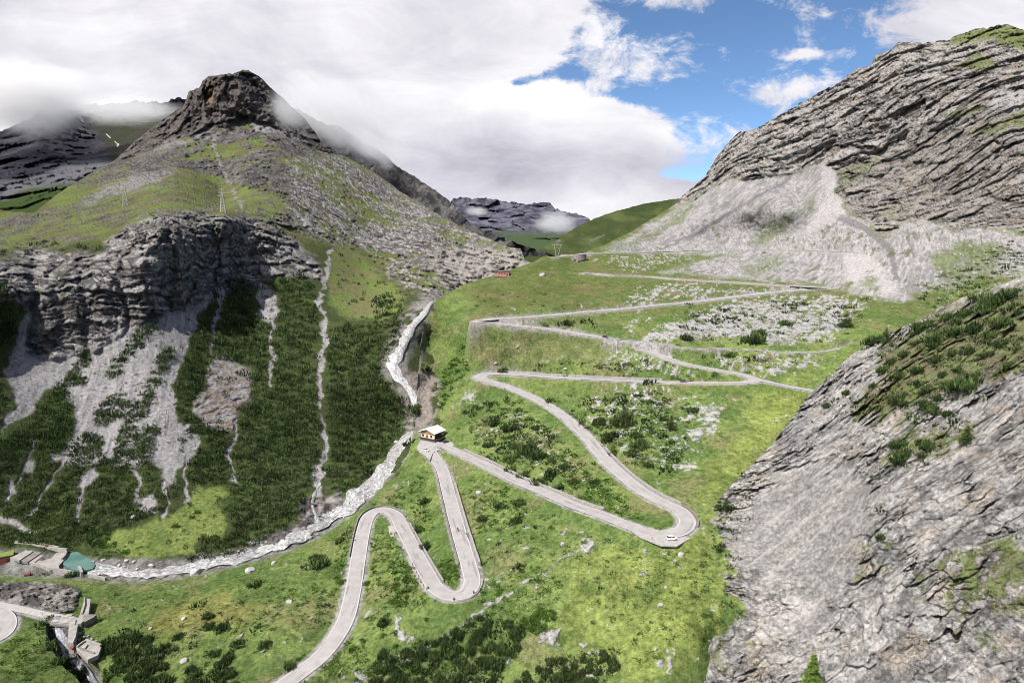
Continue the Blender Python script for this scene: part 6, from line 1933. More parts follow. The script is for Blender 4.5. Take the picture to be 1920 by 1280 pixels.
# loose stones: nobody could count them
co1, f1 = rock_mesh('r', 8, 1)
Vs, Fs, b = [], [], 0
for poly, n, s0, s1, g in (([(700, 980), (900, 760), (1420, 730), (1330, 1000), (1340, 1250), (1000, 1290), (640, 1290)], 1500, .5, 1.7, gB), ([(1000, 1100), (1100, 1000), (1130, 1020), (1060, 1100), (860, 1200), (780, 1220)], 420, .8, 3.2, gB), ([(200, 1100), (640, 1000), (600, 1200), (300, 1250)], 320, .5, 2, gB),
                           ([(1180, 640), (1380, 560), (1640, 560), (1570, 645)], 400, .4, 1.3, gB), ([(1700, 560), (1920, 450), (1920, 520), (1740, 600)], 600, .5, 1.6, gB), ([(160, 1050), (360, 1052), (560, 1000), (690, 905), (742, 830), (760, 840), (710, 920), (640, 975), (560, 1025), (400, 1072), (180, 1085)], 900, 1.2, 8.0, gA), ([(1400, 1200), (1920, 1050), (1920, 1290), (1350, 1290)], 500, .7, 2.4, gC),
                           ([(1330, 955), (1500, 850), (1660, 900), (1560, 1180), (1380, 1130)], 700, .4, 1.3, gC)):
    pq = np.array(poly, float)
    X = r_.uniform(pq[:, 0].min(), pq[:, 0].max(), n * 3); Yp = r_.uniform(pq[:, 1].min(), pq[:, 1].max(), n * 3)
    k = (poly_sd(X, Yp, poly) > 0) & (pn(X / 30, Yp / 24, np.full(X.shape, 1.7)) > r_.uniform(-.6, .5, len(X)))
    X, Yp = X[k][:n], Yp[k][:n]
    P = surf(g, X, Yp)
    k = ~on_road(P, 4.6)
    P = P[k]
    sz = s0 + (s1 - s0) * r_.uniform(0, 1, len(P)) ** 3
    sz = sz * P[:, 1] / F
    an = r_.uniform(0, 6.28, len(P))
    ca, sa = np.cos(an), np.sin(an)
    Vx = (co1[None, :, 0] * ca[:, None] - co1[None, :, 1] * sa[:, None]) * sz[:, None] + P[:, None, 0]
    Vy = (co1[None, :, 0] * sa[:, None] + co1[None, :, 1] * ca[:, None]) * sz[:, None] + P[:, None, 1]
    Vz = co1[None, :, 2] * sz[:, None] + P[:, None, 2] + .1 * sz[:, None]
    Vs.append(np.stack([Vx, Vy, Vz], -1).reshape(-1, 3))
    Fs.append((f1[None] + (np.arange(len(P)) * len(co1))[:, None, None] + b).reshape(-1, 3))
    b += len(P) * len(co1)
tag(link('loose_stones', np_mesh('loose_stones', np.concatenate(Vs), np.concatenate(Fs), M_BOULDER, smooth=False)), kind='stuff')

# ------------------------------------------------------------------ buildings and structures
M_ROOF = simple_mat('pale_sheet_roof', (.52, .52, .54), .6, 1.0, .12)
M_PLASTER = simple_mat('cream_plaster', (.60, .54, .46), .9, 2, .12)
M_WOOD = simple_mat('honey_wood', (.34, .20, .10), .8, 3, .3)
M_DWOOD = simple_mat('dark_wood', (.050, .035, .026), .8, 3, .3)
M_GLASS = simple_mat('dark_glass', (.02, .022, .028), .15, 2, .1, spec=.5)
M_PINK = simple_mat('faded_pink_plaster', (.34, .155, .135), .95, 1.5, .3)
M_REDBRICK = simple_mat('dark_red_wall', (.15, .045, .040), .95, 1.5, .3)
M_STEEL = simple_mat('galvanised_steel', (.36, .355, .34), .6, 2, .15)
M_DSTEEL = simple_mat('dark_steel', (.07, .07, .075), .6, 2, .15)
M_TURFROOF = simple_mat('turf_roof', (.12, .16, .04), .95, 2, .35)


def empty(name, loc, rz=0.0):
    o = link(name, None, loc=loc)
    o.rotation_euler = (0, 0, rz)
    return o


def window(parent, x, y, z, w, h, face, mat_f=None):
    """face 'x' or 'y': normal axis; x,y,z centre on the wall, proud of it"""
    t = .06
    if face == 'y':
        f = boxes('window', [(x, y, z + h / 2, w + .2, t, .12), (x, y, z - h / 2, w + .2, t, .12), (x - w / 2, y, z, .12, t, h - .12), (x + w / 2, y, z, .12, t, h - .12)], mat_f or M_DWOOD, parent)
        boxes('pane', [(x, y + .005, z, w - .12, t * .4, h - .12)], M_GLASS, f)
    else:
        f = boxes('window', [(x, y, z + h / 2, t, w + .2, .12), (x, y, z - h / 2, t, w + .2, .12), (x, y - w / 2, z, t, .12, h - .12), (x, y + w / 2, z, t, .12, h - .12)], mat_f or M_DWOOD, parent)
        boxes('pane', [(x - .005, y, z, t * .4, w - .12, h - .12)], M_GLASS, f)
    return f


def roadside_house():
    z0 = -127.25
    C0 = at(np.array(815.0), np.array(829.5), Yof(815.0, 829.5, z0))
    rz = math.atan2(-.53, .85)
    ex = np.array([.85, -.53, 0]); ey = np.array([.53, .85, 0])
    ctr = C0 - ex * 5.6 + ey * 5.0
    r = empty('roadside_house', ctr, rz)
    tag(r, 'small chalet with white roof and wooden gable beside the stream at the road bend', 'house')
    boxes('foundation', [(0, 0, .35, 11.4, 10.2, 2.3)], M_STONE, r)
    w = boxes('wall', [(0, 0, 3.55, 11.0, 9.8, 4.1)], M_PLASTER, r)
    prism('gable', [(-5.35, 5.6), (5.35, 5.6), (0, 7.55)], -4.95, -4.9, M_WOOD, r).matrix_local = __import__('mathutils').Matrix(((0, 1, 0, 0), (1, 0, 0, 0), (0, 0, 1, 0), (0, 0, 0, 1)))
    # upper half of the gable wall is boarded
    boxes('boarding', [(0, -4.96, 4.95, 10.6, .14, 1.25)], M_WOOD, r)
    for s in (-1, 1):
        rf = prism('roof', [(s * 0.0, 7.75), (s * 6.6, 5.45), (s * 6.6, 5.70), (s * 0.0, 8.0)], -6.3, 5.6, M_ROOF, r)
        rf.matrix_local = __import__('mathutils').Matrix(((0, 1, 0, 0), (1, 0, 0, 0), (0, 0, 1, 0), (0, 0, 0, 1)))
        boxes('gutter', [(s * 6.65, -.3, 5.42, .16, 11.6, .16)], M_DWOOD, rf).matrix_local = rf.matrix_local.inverted()
    boxes('chimney', [(-2.2, 2.0, 7.9, .8, .8, 1.6), (-2.2, 2.0, 8.75, 1.0, 1.0, .15)], M_STONE, r)
    bal = boxes('balcony', [(0, -5.6, 1.75, 11.6, 1.3, .16), (0, -6.2, 2.15, 11.6, .10, .55), (-5.75, -5.55, 2.15, .10, 1.2, .55), (5.75, -5.55, 2.15, .10, 1.2, .55)], M_DWOOD, r)
    boxes('rail', [(0, -6.22, 2.62, 11.7, .14, .12)], M_WOOD, bal)
    for x in (-3.6, 2.9):
        window(r, x, -4.94, 3.35, 1.3, 1.3, 'y')
    boxes('door', [(-.4, -4.95, 2.9, 1.1, .1, 2.1)], M_DWOOD, r)
    # the side that faces the road is clad in dark boards with pale panels
    cl = boxes('cladding', [(5.56, -1.4, 3.5, .12, 6.6, 4.0)], M_DWOOD, r)
    for y in (2.6, 4.1):
        for z in (2.5, 4.5):
            window(r, 5.55, y, z, .8, 1.1, 'x')
    boxes('porch', [(6.9, -.6, 2.0, 2.6, 6.4, .18), (7.9, -3.5, .75, .18, .18, 2.4), (7.9, 2.3, .75, .18, .18, 2.4), (7.9, -.6, .75, .18, .18, 2.4), (7.95, -.6, .7, .08, 5.6, .8)], M_DWOOD, r)


roadside_house()


def pass_hut():
    P = surf(gB, 944, 517)[0]
    r = empty('ruined_house', P - np.array([0, 0, .4]), math.radians(-6))
    tag(r, 'derelict pink house with flat dark roof on the turf at the top of the gorge', 'house')
    boxes('wall', [(0, 0, 2.2, 11.5, 7.5, 4.6)], M_PINK, r)
    boxes('roof', [(0, 0, 4.65, 12.6, 8.6, .35)], M_DSTEEL, r)
    boxes('parapet', [(-2.5, .5, 5.1, 5.5, 5.0, .55)], M_PINK, r)
    for x in (-3.8, -1.2, 1.4):
        window(r, x, -3.78, 2.7, 1.0, 1.2, 'y')
    boxes('door', [(4.0, -3.78, 1.4, 1.3, .1, 2.6)], M_DWOOD, r)
    boxes('annex', [(-7.0, .5, 1.2, 2.5, 5.0, 2.8)], M_PINK, r)
    boxes('step', [(4.0, -4.4, .2, 2.0, 1.2, .5)], M_CONC, r)


pass_hut()


def lookout():
    P = surf(gB, 1075, 478)[0]
    r = empty('stone_lookout', P, 0)
    tag(r, 'round stone walled platform at the top of the pass slope beside the pylon', 'lookout wall')
    n = 26
    th = np.linspace(math.radians(170), math.radians(375), n)
    Rr = 13.0
    nn = np.stack([np.cos(th), np.sin(th)], 1)
    Pc = np.concatenate([nn * Rr, np.zeros((n, 1))], 1)
    link('curved_wall', wall_mesh('curved_wall', Pc, nn, .9, 5.0, .8, M_PINKSTONE), r)
    link('coping', wall_mesh('coping', Pc + np.array([0, 0, 1.1]) - np.concatenate([nn * .1, np.zeros((n, 1))], 1), nn, .2, .1, 1.0, M_CONC, .0), r)
    me = bpy.data.meshes.new('deck')
    k = 30
    a = np.linspace(0, 2 * math.pi, k, endpoint=False)
    V = [(12.9 * math.cos(t), 12.9 * math.sin(t), .25) for t in a] + [(12.9 * math.cos(t), 12.9 * math.sin(t), -3) for t in a]
    me.from_pydata(V, [], [list(range(k))] + [[i + k, (i + 1) % k + k, (i + 1) % k, i] for i in range(k)])
    me.materials.append(M_GRAVEL)
    link('deck', me, r)
    Q = surf(gB, 1077, 490)[0]
    b = empty('tunnel_portal', Q, 0)
    tag(b, 'small pinkish masonry block in the turf just below the round lookout', 'portal')
    boxes('masonry', [(0, 2, 1.2, 7.5, 4, 4.2)], M_PINKSTONE, b)
    boxes('opening', [(.4, -.05, 1.0, 2.6, .12, 2.6)], M_DSTEEL, b)
    boxes('coping', [(0, 1.95, 3.4, 8.0, 4.3, .3)], M_CONC, b)


lookout()


def lattice_pylon(px, py, hpx, label):
    P = surf(gA, px, py)[0]
    h = hpx * P[1] / F
    r = empty('power_pylon', P, .5)
    tag(r, label, 'pylon', 'lattice pylons on the green bench')
    b, t = h * .10, h * .022
    corners = ((1, 1), (-1, 1), (-1, -1), (1, -1))
    hw = lambda z: b + (t - b) * min(1, z / (h * .8))
    th = .17
    for cx, cy in corners:
        tubes_mesh('leg', [((cx * b, cy * b, -1.5), (cx * t, cy * t, h * .8), th, th * .8), ((cx * t, cy * t, h * .8), (0, 0, h), th * .8, th * .6)], M_STEEL, 4, r)
    seg_ = []
    zs = np.linspace(0, h * .8, 8)
    for z0, z1 in zip(zs[:-1], zs[1:]):
        for (ax, ay), (bx, by) in zip(corners, corners[1:] + corners[:1]):
            seg_.append(((ax * hw(z0), ay * hw(z0), z0), (bx * hw(z1), by * hw(z1), z1), .09, .09))
            seg_.append(((bx * hw(z0), by * hw(z0), z0), (ax * hw(z1), ay * hw(z1), z1), .09, .09))
    tubes_mesh('bracing', seg_, M_STEEL, 4, r)
    for z, w in ((.66, .17), (.80, .14), (.92, .11)):
        tubes_mesh('cross_arm', [((-h * w, 0, h * z), (h * w, 0, h * z), .12, .12), ((-h * w, 0, h * z), (0, 0, h * (z + .06)), .08, .08), ((h * w, 0, h * z), (0, 0, h * (z + .06)), .08, .08)], M_STEEL, 4, r)


lattice_pylon(235, 386, 42, 'left of the two tall lattice pylons on the green bench')
lattice_pylon(418, 398, 44, 'right of the two tall lattice pylons on the green bench')


def v_pylon():
    P = surf(gB, 1045, 471)[0]
    r = empty('power_pylon', P, 0)
    tag(r, 'pale V-shaped pylon with crossbar on the grassy crest at the pass', 'pylon')
    h, w = 12.0, 3.3
    for s in (-1, 1):
        for q in (-.35, .35):
            tubes_mesh('leg', [((s * .7 + q, q, -1), (s * w + q * .7, q * .7, h), .12, .10)], M_STEEL, 4, r)
        tubes_mesh('bracing', [((s * (.7 + (w - .7) * k / 8) + (-.35 if k % 2 else .35), (-.35 if k % 2 else .35), h * k / 8), (s * (.7 + (w - .7) * (k + 1) / 8) + (.35 if k % 2 else -.35), (.35 if k % 2 else -.35), h * (k + 1) / 8), .09, .09) for k in range(8)], M_STEEL, 4, r)
    tubes_mesh('crossbar', [((-5.2, 0, h), (5.2, 0, h), .15, .15), ((-5.2, 0, h), (-3.3, 0, h + .9), .1, .1), ((5.2, 0, h), (3.3, 0, h + .9), .1, .1), ((-3.3, 0, h + .9), (3.3, 0, h + .9), .12, .12)], M_STEEL, 4, r)
    tubes_mesh('insulator', [((x, 0, h), (x, 0, h - 1.1), .1, .06) for x in (-4.9, 0, 4.9)], M_DSTEEL, 6, r)


v_pylon()


# ------------------------------------------------------------------ waterworks and bridge at the lower left
def pool_material():
    m = bpy.data.materials.new('turquoise_water')
    m.use_nodes = True
    N = NT(m.node_tree)
    co = N.n('ShaderNodeTexCoord').outputs['Object']
    n = N.noise(co, .12, 3)
    c = N.mix(N.ss(n, .35, .65), (.055, .120, .110, 1), (.095, .165, .148, 1))
    bp = N.n('ShaderNodeBump', inp={'Strength': .15, 'Distance': .1, 'Height': N.noise(co, 2.5, 3)})
    b = N.n('ShaderNodeBsdfPrincipled', inp={'Base Color': c, 'Roughness': .12, 'Specular IOR Level': .4, 'Normal': bp.outputs[0]})
    o = N.n('ShaderNodeOutputMaterial')
    m.node_tree.links.new(b.outputs[0], o.inputs[0])
    return m


flat_poly('pool', [(118, 1056), (124, 1042), (132, 1035), (146, 1034), (158, 1041), (171, 1050), (179, 1058), (174, 1065), (157, 1069), (138, 1068), (125, 1063)], -153.4, pool_material(), 1.0, kind='structure')


def px_wall(name, pts, z0, z1, th, mat, parent):
    """upright wall through pixels whose feet lie at height z0"""
    a, b = rays([p[0] for p in pts], [p[1] for p in pts])
    Y = z0 / b
    P = np.stack([a * Y, Y, np.full(Y.shape, z0)], 1)
    d = np.gradient(P[:, :2], axis=0); d /= np.linalg.norm(d, axis=1, keepdims=True)
    nn = np.stack([d[:, 1], -d[:, 0]], 1)
    return link(name, wall_mesh(name, P, nn, z1 - z0, 1.5, th, mat, .03), parent)


w = empty('concrete_weir', (0, 0, 0))
tag(w, 'stepped grey concrete weir with basin walls left of the turquoise pool', 'weir')
flat_poly('basin_floor', [(62, 1054), (86, 1036), (128, 1036), (123, 1046), (110, 1060), (112, 1068), (84, 1062)], -153.0, M_CONC, 1.5, w)
flat_poly('step', [(21, 1044), (48, 1031), (62, 1033), (36, 1050)], -151.6, M_CONC, 1.2, w)
flat_poly('step', [(38, 1050), (64, 1033), (78, 1035), (52, 1053)], -152.1, M_CONC_D, 1.2, w)
flat_poly('step', [(54, 1053), (76, 1037), (84, 1038), (62, 1056)], -152.6, M_PINKSTONE, 1.2, w)
px_wall('basin_wall', [(30, 1022), (60, 1025), (90, 1030), (128, 1034)], -152.8, -151.0, .9, M_CONC, w)
px_wall('basin_wall', [(30, 1018), (70, 1020), (112, 1028)], -152, -150.8, .7, M_CONC, w)
px_wall('basin_wall', [(128, 1035), (124, 1046), (118, 1052)], -153.6, -151.8, .8, M_CONC, w)
px_wall('basin_wall', [(20, 1047), (60, 1058), (100, 1068), (140, 1075)], -153.9, -152.5, .7, M_CONC, w)
px_wall('sluice', [(150, 1070), (154, 1074), (157, 1082)], -155, -152.2, .8, M_CONC, w)
px_wall('outlet_wall', [(158, 1081), (168, 1079), (182, 1082), (200, 1086)], -155.2, -154.0, .7, M_CONC, w)
px_wall('groyne', [(100, 1066), (97, 1073)], -154.6, -153.2, .8, M_CONC, w)

b = empty('bunker', at(np.array(4.0), np.array(1054.0), Yof(4.0, 1054.0, -154.5)), math.radians(28))
tag(b, 'low dark red walled building with turf roof at the left photo edge', 'building')
boxes('wall', [(0, 2.5, .9, 9, 5, 3.4)], M_REDBRICK, b)
boxes('turf_roof', [(0, 2.5, 2.8, 9.3, 5.3, .5)], M_TURFROOF, b, bevel=.12)
boxes('door', [(2.2, -.05, .6, 1.2, .12, 2.1)], M_DWOOD, b)

f_ = empty('fuel_tank', surf(gB, 52, 1079)[0], .4)
tag(f_, 'small dark red tank on the grass just below the weir steps', 'tank')
tubes_mesh('drum', [((-1.1, 0, .7), (1.1, 0, .7), .75, .75), ((-1.35, 0, .7), (-1.1, 0, .7), .35, .75), ((1.1, 0, .7), (1.35, 0, .7), .75, .35)], M_REDBRICK, 10, f_)
boxes('cradle', [(-.7, 0, .1, .25, 1.1, .6), (.7, 0, .1, .25, 1.1, .6)], M_CONC, f_)

br = empty('bridge', (0, 0, 0))
tag(br, 'small pale concrete bridge with railings over the lower stream', 'bridge')
flat_poly('deck', [(80, 1153), (130, 1158), (142, 1160), (141, 1170), (127, 1170), (84, 1166)], -150.4, M_CONC, .8, br)
flat_poly('girder', [(86, 1165), (127, 1169), (127, 1172), (86, 1168)], -150.9, M_CONC_D, .9, br)


def railing(name, pts, z, parent, h=1.1):
    a, b = rays([p[0] for p in pts], [p[1] for p in pts])
    Y = z / b
    P = np.stack([a * Y, Y, np.full(Y.shape, z)], 1)
    P = catmull(P, 1.6)
    s = [((p[0], p[1], p[2] - .1), (p[0], p[1], p[2] + h), .06, .06) for p in P]
    s += [((p[0], p[1], p[2] + k * h), (q[0], q[1], q[2] + k * h), .05, .05) for p, q in zip(P[:-1], P[1:]) for k in (.55, 1.0)]
    return tubes_mesh(name, s, M_STEEL, 4, parent)


railing('railing', [(80, 1152.5), (110, 1155.5), (140, 1159.5)], -150.4, br)
railing('railing', [(84, 1165.5), (127, 1169.5)], -150.4, br)
px_wall('abutment', [(128, 1172), (140, 1172)], -156, -150.9, 1.2, M_CONC, br)
px_wall('abutment', [(82, 1168), (90, 1170)], -156, -150.9, 1.2, M_CONC, br)

t_ = empty('training_wall', (0, 0, 0))
tag(t_, 'tall pale concrete stream wall rising right of the small bridge', 'stream wall')
flat_poly('ramp', [(159, 1121), (170, 1123), (166, 1150), (152, 1168), (142, 1170), (150, 1150)], -150.6, M_CONC, 3.0, t_)
flat_poly('footing', [(129, 1170), (146, 1170), (142, 1192), (137, 1204), (127, 1204)], -150.6, M_CONC, 4.5, t_)
flat_poly('wedge', [(155, 1151), (181, 1151), (176, 1156), (157, 1166)], -150.3, M_CONC_D, 2.2, t_)
px_wall('parapet', [(160, 1122), (160, 1136), (155, 1152)], -150.8, -149.9, .5, M_CONC, t_)

ru = empty('ruined_yard', (0, 0, 0))
tag(ru, 'ruined concrete floor with broken low walls above the lower stream', 'ruin')
flat_poly('floor', [(143, 1215), (162, 1202), (190, 1212), (184, 1227), (164, 1236)], -152.6, M_CONC, 1.6, ru)
px_wall('low_wall', [(143, 1214), (152, 1207), (162, 1201)], -152.7, -151.9, .6, M_CONC, ru)
px_wall('low_wall', [(163, 1201), (176, 1206), (191, 1211)], -152.7, -151.7, .6, M_CONC, ru)
px_wall('low_wall', [(150, 1214), (164, 1219), (178, 1224)], -152.6, -152.1, .5, M_CONC_D, ru)
px_wall('low_wall', [(165, 1209), (160, 1217)], -152.6, -152.0, .5, M_CONC, ru)
flat_poly('red_slab', [(131, 1213), (138, 1207), (140, 1210), (135, 1216)], -152.0, M_REDBRICK, .6, ru)
for k, (bx, by, bw) in enumerate(((150, 1186, 9), (158, 1192, 7), (166, 1190, 8), (172, 1196, 9), (180, 1200, 7), (186, 1206, 8), (193, 1204, 9), (148, 1198, 6), (156, 1182, 6), (140, 1190, 7))):
    Pq = surf(gB, bx, by + 2)[0]
    s_ = bw * .5 * Pq[1] / F
    q_ = link('concrete_block', np_mesh('concrete_block', co * np.array([1, .8, .9]) * s_, f, M_CONC, smooth=False), loc=Pq + np.array([0, 0, .3 * s_]))
    q_.rotation_euler = (.2 * k, .1, .9 * k)
    tag(q_, 'broken concrete block in the rubble between stream wall and ruined floor', 'block', 'rubble blocks by the ruined floor')
px_wall('fence_wall', [(62, 1180), (70, 1192), (78, 1214), (84, 1226)], -152.5, -151.6, .35, M_CONC, None)
o = bpy.data.objects['fence_wall']
o.name = 'low_fence_wall'
tag(o, 'thin pale fence-like wall in the grass right of the left road bend', 'low wall')


# ------------------------------------------------------------------ vehicles and people
def car_paint(name, col):
    m = bpy.data.materials.new(name)
    m.use_nodes = True
    N = NT(m.node_tree)
    n = N.noise(N.n('ShaderNodeTexCoord').outputs['Object'], 3, 3)
    f = N.lin(n, .3, .7, .93, 1.03)
    c = N.mix(1.0, (*col, 1), N.comb(f, f, f), 'MULTIPLY')
    b = N.n('ShaderNodeBsdfPrincipled', inp={'Base Color': c, 'Roughness': .3, 'Coat Weight': .6, 'Coat Roughness': .08})
    o = N.n('ShaderNodeOutputMaterial')
    m.node_tree.links.new(b.outputs[0], o.inputs[0])
    return m


M_TYRE = simple_mat('tyre_rubber', (.018, .018, .019), .9, 5, .2)
M_RIM = simple_mat('alloy_rim', (.45, .45, .46), .35, 5, .1, metal=.7)
M_LAMP = simple_mat('headlamp_glass', (.7, .7, .72), .15, 5, .05, spec=.6)
M_TAIL = simple_mat('tail_lamp', (.30, .02, .02), .2, 5, .05, spec=.6)


def loft(name, secs, mat, parent):
    """closed skin over equal-length rings"""
    n = len(secs[0])
    V = np.array(secs, float).reshape(-1, 3)
    me = bpy.data.meshes.new(name)
    Fq = [[k * n + i, k * n + (i + 1) % n, (k + 1) * n + (i + 1) % n, (k + 1) * n + i] for k in range(len(secs) - 1) for i in range(n)]
    Fq += [list(range(n))[::-1], list(range((len(secs) - 1) * n, len(secs) * n))]
    me.from_pydata([tuple(v) for v in V], [], Fq)
    import bmesh
    bm = bmesh.new(); bm.from_mesh(me); bmesh.ops.recalc_face_normals(bm, faces=bm.faces); bm.to_mesh(me); bm.free()
    me.materials.append(mat)
    return link(name, me, parent)


def ring(x, w, z0, z1, r=.12):
    h = w / 2
    return [(x, -h, z0), (x, -h - .02, (z0 + z1) / 2), (x, -h + r * .6, z1 - r * .2), (x, -h + r * 1.8, z1), (x, h - r * 1.8, z1), (x, h - r * .6, z1 - r * .2), (x, h + .02, (z0 + z1) / 2), (x, h, z0)]


def make_car(P, heading, paint, label, cat='car', tall=1.0, cargo=False):
    r = empty('parked_car' if not cargo else 'car', P, heading)
    tag(r, label, cat)
    k = tall
    loft('body', [ring(-2.15, 1.50, .45, .80), ring(-2.05, 1.70, .32, .98), ring(-1.2, 1.80, .26, 1.00), ring(0, 1.82, .25, .98), ring(.9, 1.80, .26, .95), ring(1.75, 1.72, .32, .84), ring(2.1, 1.45, .42, .68)], paint, r)
    loft('window', [ring(-1.95, 1.42, .90, 1.02, .1), ring(-1.55, 1.46, .90, 1.46 * k, .14), ring(-.2, 1.48, .90, 1.53 * k, .14), ring(.35, 1.46, .90, 1.47 * k, .14), ring(1.15, 1.40, .90, .97, .1)], M_GLASS, r)
    loft('roof', [ring(-1.62, 1.30, 1.44 * k, 1.50 * k, .1), ring(-.8, 1.38, 1.49 * k, 1.57 * k, .1), ring(-.1, 1.38, 1.50 * k, 1.56 * k, .1), ring(.38, 1.30, 1.45 * k, 1.49 * k, .1)], paint, r)
    for x in (-.62, .02):
        for s in (-1, 1):
            boxes('pillar', [(x, s * .73, 1.18 * k, .09, .07, .52 * k)], paint, r)
    for x in (-1.32, 1.32):
        for s in (-1, 1):
            wl = tubes_mesh('wheel', [((0, -.12, 0), (0, .12, 0), .34, .34), ((0, -.13, 0), (0, -.12, 0), .18, .34), ((0, .12, 0), (0, .13, 0), .34, .18)], M_TYRE, 12, r)
            wl.location = (x, s * .82, .34)
            rm = tubes_mesh('rim', [((0, 0, 0), (0, s * .145, 0), .21, .20), ((0, s * .145, 0), (0, s * .15, 0), .20, .02)], M_RIM, 10, wl)
    for s in (-1, 1):
        boxes('headlight', [(2.0, s * .58, .68, .16, .32, .14)], M_LAMP, r)
        boxes('tail_light', [(-2.1, s * .62, .80, .10, .24, .18)], M_TAIL, r)
        boxes('mirror', [(.75, s * .98, 1.02, .12, .20, .13)], paint, r)
    boxes('bumper', [(2.08, 0, .42, .14, 1.4, .18), (-2.13, 0, .45, .12, 1.45, .2)], M_TYRE, r)
    return r


P_WHITE, P_BLACK, P_TEAL, P_GREY = car_paint('white_paint', (.78, .78, .78)), car_paint('black_paint', (.02, .02, .023)), car_paint('dark_teal_paint', (.03, .075, .07)), car_paint('dark_grey_paint', (.055, .057, .065))
pz = lambda px, py, z: at(np.array(float(px)), np.array(float(py)), Yof(float(px), float(py), z))
make_car(pz(1260, 1011, -116.4), math.radians(8), P_WHITE, 'white car parked on the gravel outside the right-hand hairpin', tall=1.08)
make_car(pz(798, 845, -127.2), math.radians(-28), P_WHITE, 'white car parked by the road on the left side of the chalet', tall=1.05)
make_car(pz(836, 829, -127.15), math.radians(40), P_TEAL, 'dark teal car parked on the right side of the chalet')


def on_main(px, py, off):
    i = near_idx(R_main, px, py)
    p = R_main[i].copy()
    p[:2] += NRM_MAIN[i] * off
    t = R_main[min(i + 2, len(R_main) - 1)] - R_main[max(i - 2, 0)]
    return p + np.array([0, 0, .06]), math.atan2(t[1], t[0]), t


p, h, _ = on_main(1136, 634, -.8)
make_car(p, h + math.pi, P_BLACK, 'black car driving on the road leg below the tall pinkish retaining wall', tall=1.1, cargo=True)
p, h, _ = on_main(1282, 717, 1.0)
make_car(p, h, P_GREY, 'dark grey car on the level road leg just left of the right hairpin', tall=1.1, cargo=True)

M_LEATHER = simple_mat('black_leather', (.022, .022, .025), .6, 6, .2)
M_CYCLE = simple_mat('dark_blue_clothing', (.03, .035, .07), .8, 6, .2)
M_HELMET = simple_mat('helmet_shell', (.08, .08, .09), .3, 6, .1)
M_SKIN = simple_mat('skin', (.42, .26, .19), .6, 8, .08)


def rider(parent_loc, heading, mat, label, lean, seat, hand, foot):
    """one skinned body sitting at the seat, hands on the bar, feet on the pegs"""
    names = {}
    V, E, Rr = [], [], []

    def v(key, co, r, link_to=None):
        names[key] = len(V)
        V.append(co); Rr.append(r)
        if link_to: E.append((names[link_to], names[key]))
    sx, sz = seat
    v('pelvis', (sx, 0, sz + .08), .15)
    v('waist', (sx + .10 * lean + .02, 0, sz + .28), .13, 'pelvis')
    v('chest', (sx + .26 * lean + .05, 0, sz + .47), .155, 'waist')
    v('neck', (sx + .36 * lean + .06, 0, sz + .62), .062, 'chest')
    v('head', (sx + .41 * lean + .09, 0, sz + .74), .10, 'neck')
    v('crown', (sx + .43 * lean + .09, 0, sz + .83), .085, 'head')
    for s in (-1, 1):
        t = 'l' if s > 0 else 'r'
        v('sh' + t, (sx + .30 * lean + .06, s * .20, sz + .53), .072, 'chest')
        v('el' + t, ((sx + hand[0]) / 2 + .10, s * .32, (sz + .53 + hand[1]) / 2 - .10), .05, 'sh' + t)
        v('wr' + t, (hand[0] - .04, s * .31, hand[1] + .03), .036, 'el' + t)
        v('ha' + t, (hand[0] + .04, s * .30, hand[1] + .01), .040, 'wr' + t)
        v('hi' + t, (sx + .04, s * .11, sz + .06), .10, 'pelvis')
        v('kn' + t, (sx + .42, s * .19, sz + .02 - .05 * (1 - lean)), .07, 'hi' + t)
        v('an' + t, (foot[0], s * .17, foot[1] + .08), .048, 'kn' + t)
        v('to' + t, (foot[0] + .17, s * .17, foot[1] + .03), .042, 'an' + t)
    me = bpy.data.meshes.new('person')
    me.from_pydata(V, E, [])
    me.materials.append(mat)
    o = link('person', me, loc=parent_loc)
    o.rotation_euler = (0, 0, heading)
    md = o.modifiers.new('skin', 'SKIN')
    for i, q in enumerate(me.skin_vertices[0].data):
        q.radius = (Rr[i], Rr[i]); q.use_root = i == 0
    md.use_smooth_shade = True
    sb = o.modifiers.new('sub', 'SUBSURF'); sb.levels = 1; sb.render_levels = 1
    tag(o, label, 'person')
    import bmesh
    bm = bmesh.new()
    bmesh.ops.create_uvsphere(bm, u_segments=14, v_segments=9, radius=.135)
    for q in bm.verts:
        q.co.x *= 1.1
        if q.co.z < -.03: q.co.z = -.03 + (q.co.z + .03) * .6
    hm = bpy.data.meshes.new('helmet'); bm.to_mesh(hm); bm.free()
    hm.materials.append(M_HELMET)
    link('helmet', hm, o, (sx + .42 * lean + .08, 0, sz + .80))
    return o


def wheel_ring(name, r, tr, mat, parent, loc):
    import bmesh
    V, Fq = [], []
    n, m_ = 22, 6
    for i in range(n):
        a = 2 * math.pi * i / n
        for j in range(m_):
            b = 2 * math.pi * j / m_
            V.append(((r + tr * math.cos(b)) * math.cos(a), tr * math.sin(b), (r + tr * math.cos(b)) * math.sin(a)))
    for i in range(n):
        for j in range(m_):
            Fq.append((i * m_ + j, i * m_ + (j + 1) % m_, ((i + 1) % n) * m_ + (j + 1) % m_, ((i + 1) % n) * m_ + j))
    o = link(name, np_mesh(name, np.array(V), np.array(Fq), mat), parent, loc)
    tubes_mesh('spokes', [((0, 0, 0), (r * math.cos(k * math.pi / 5), 0, r * math.sin(k * math.pi / 5)), .015, .01) for k in range(10)], M_RIM, 4, o)
    return o


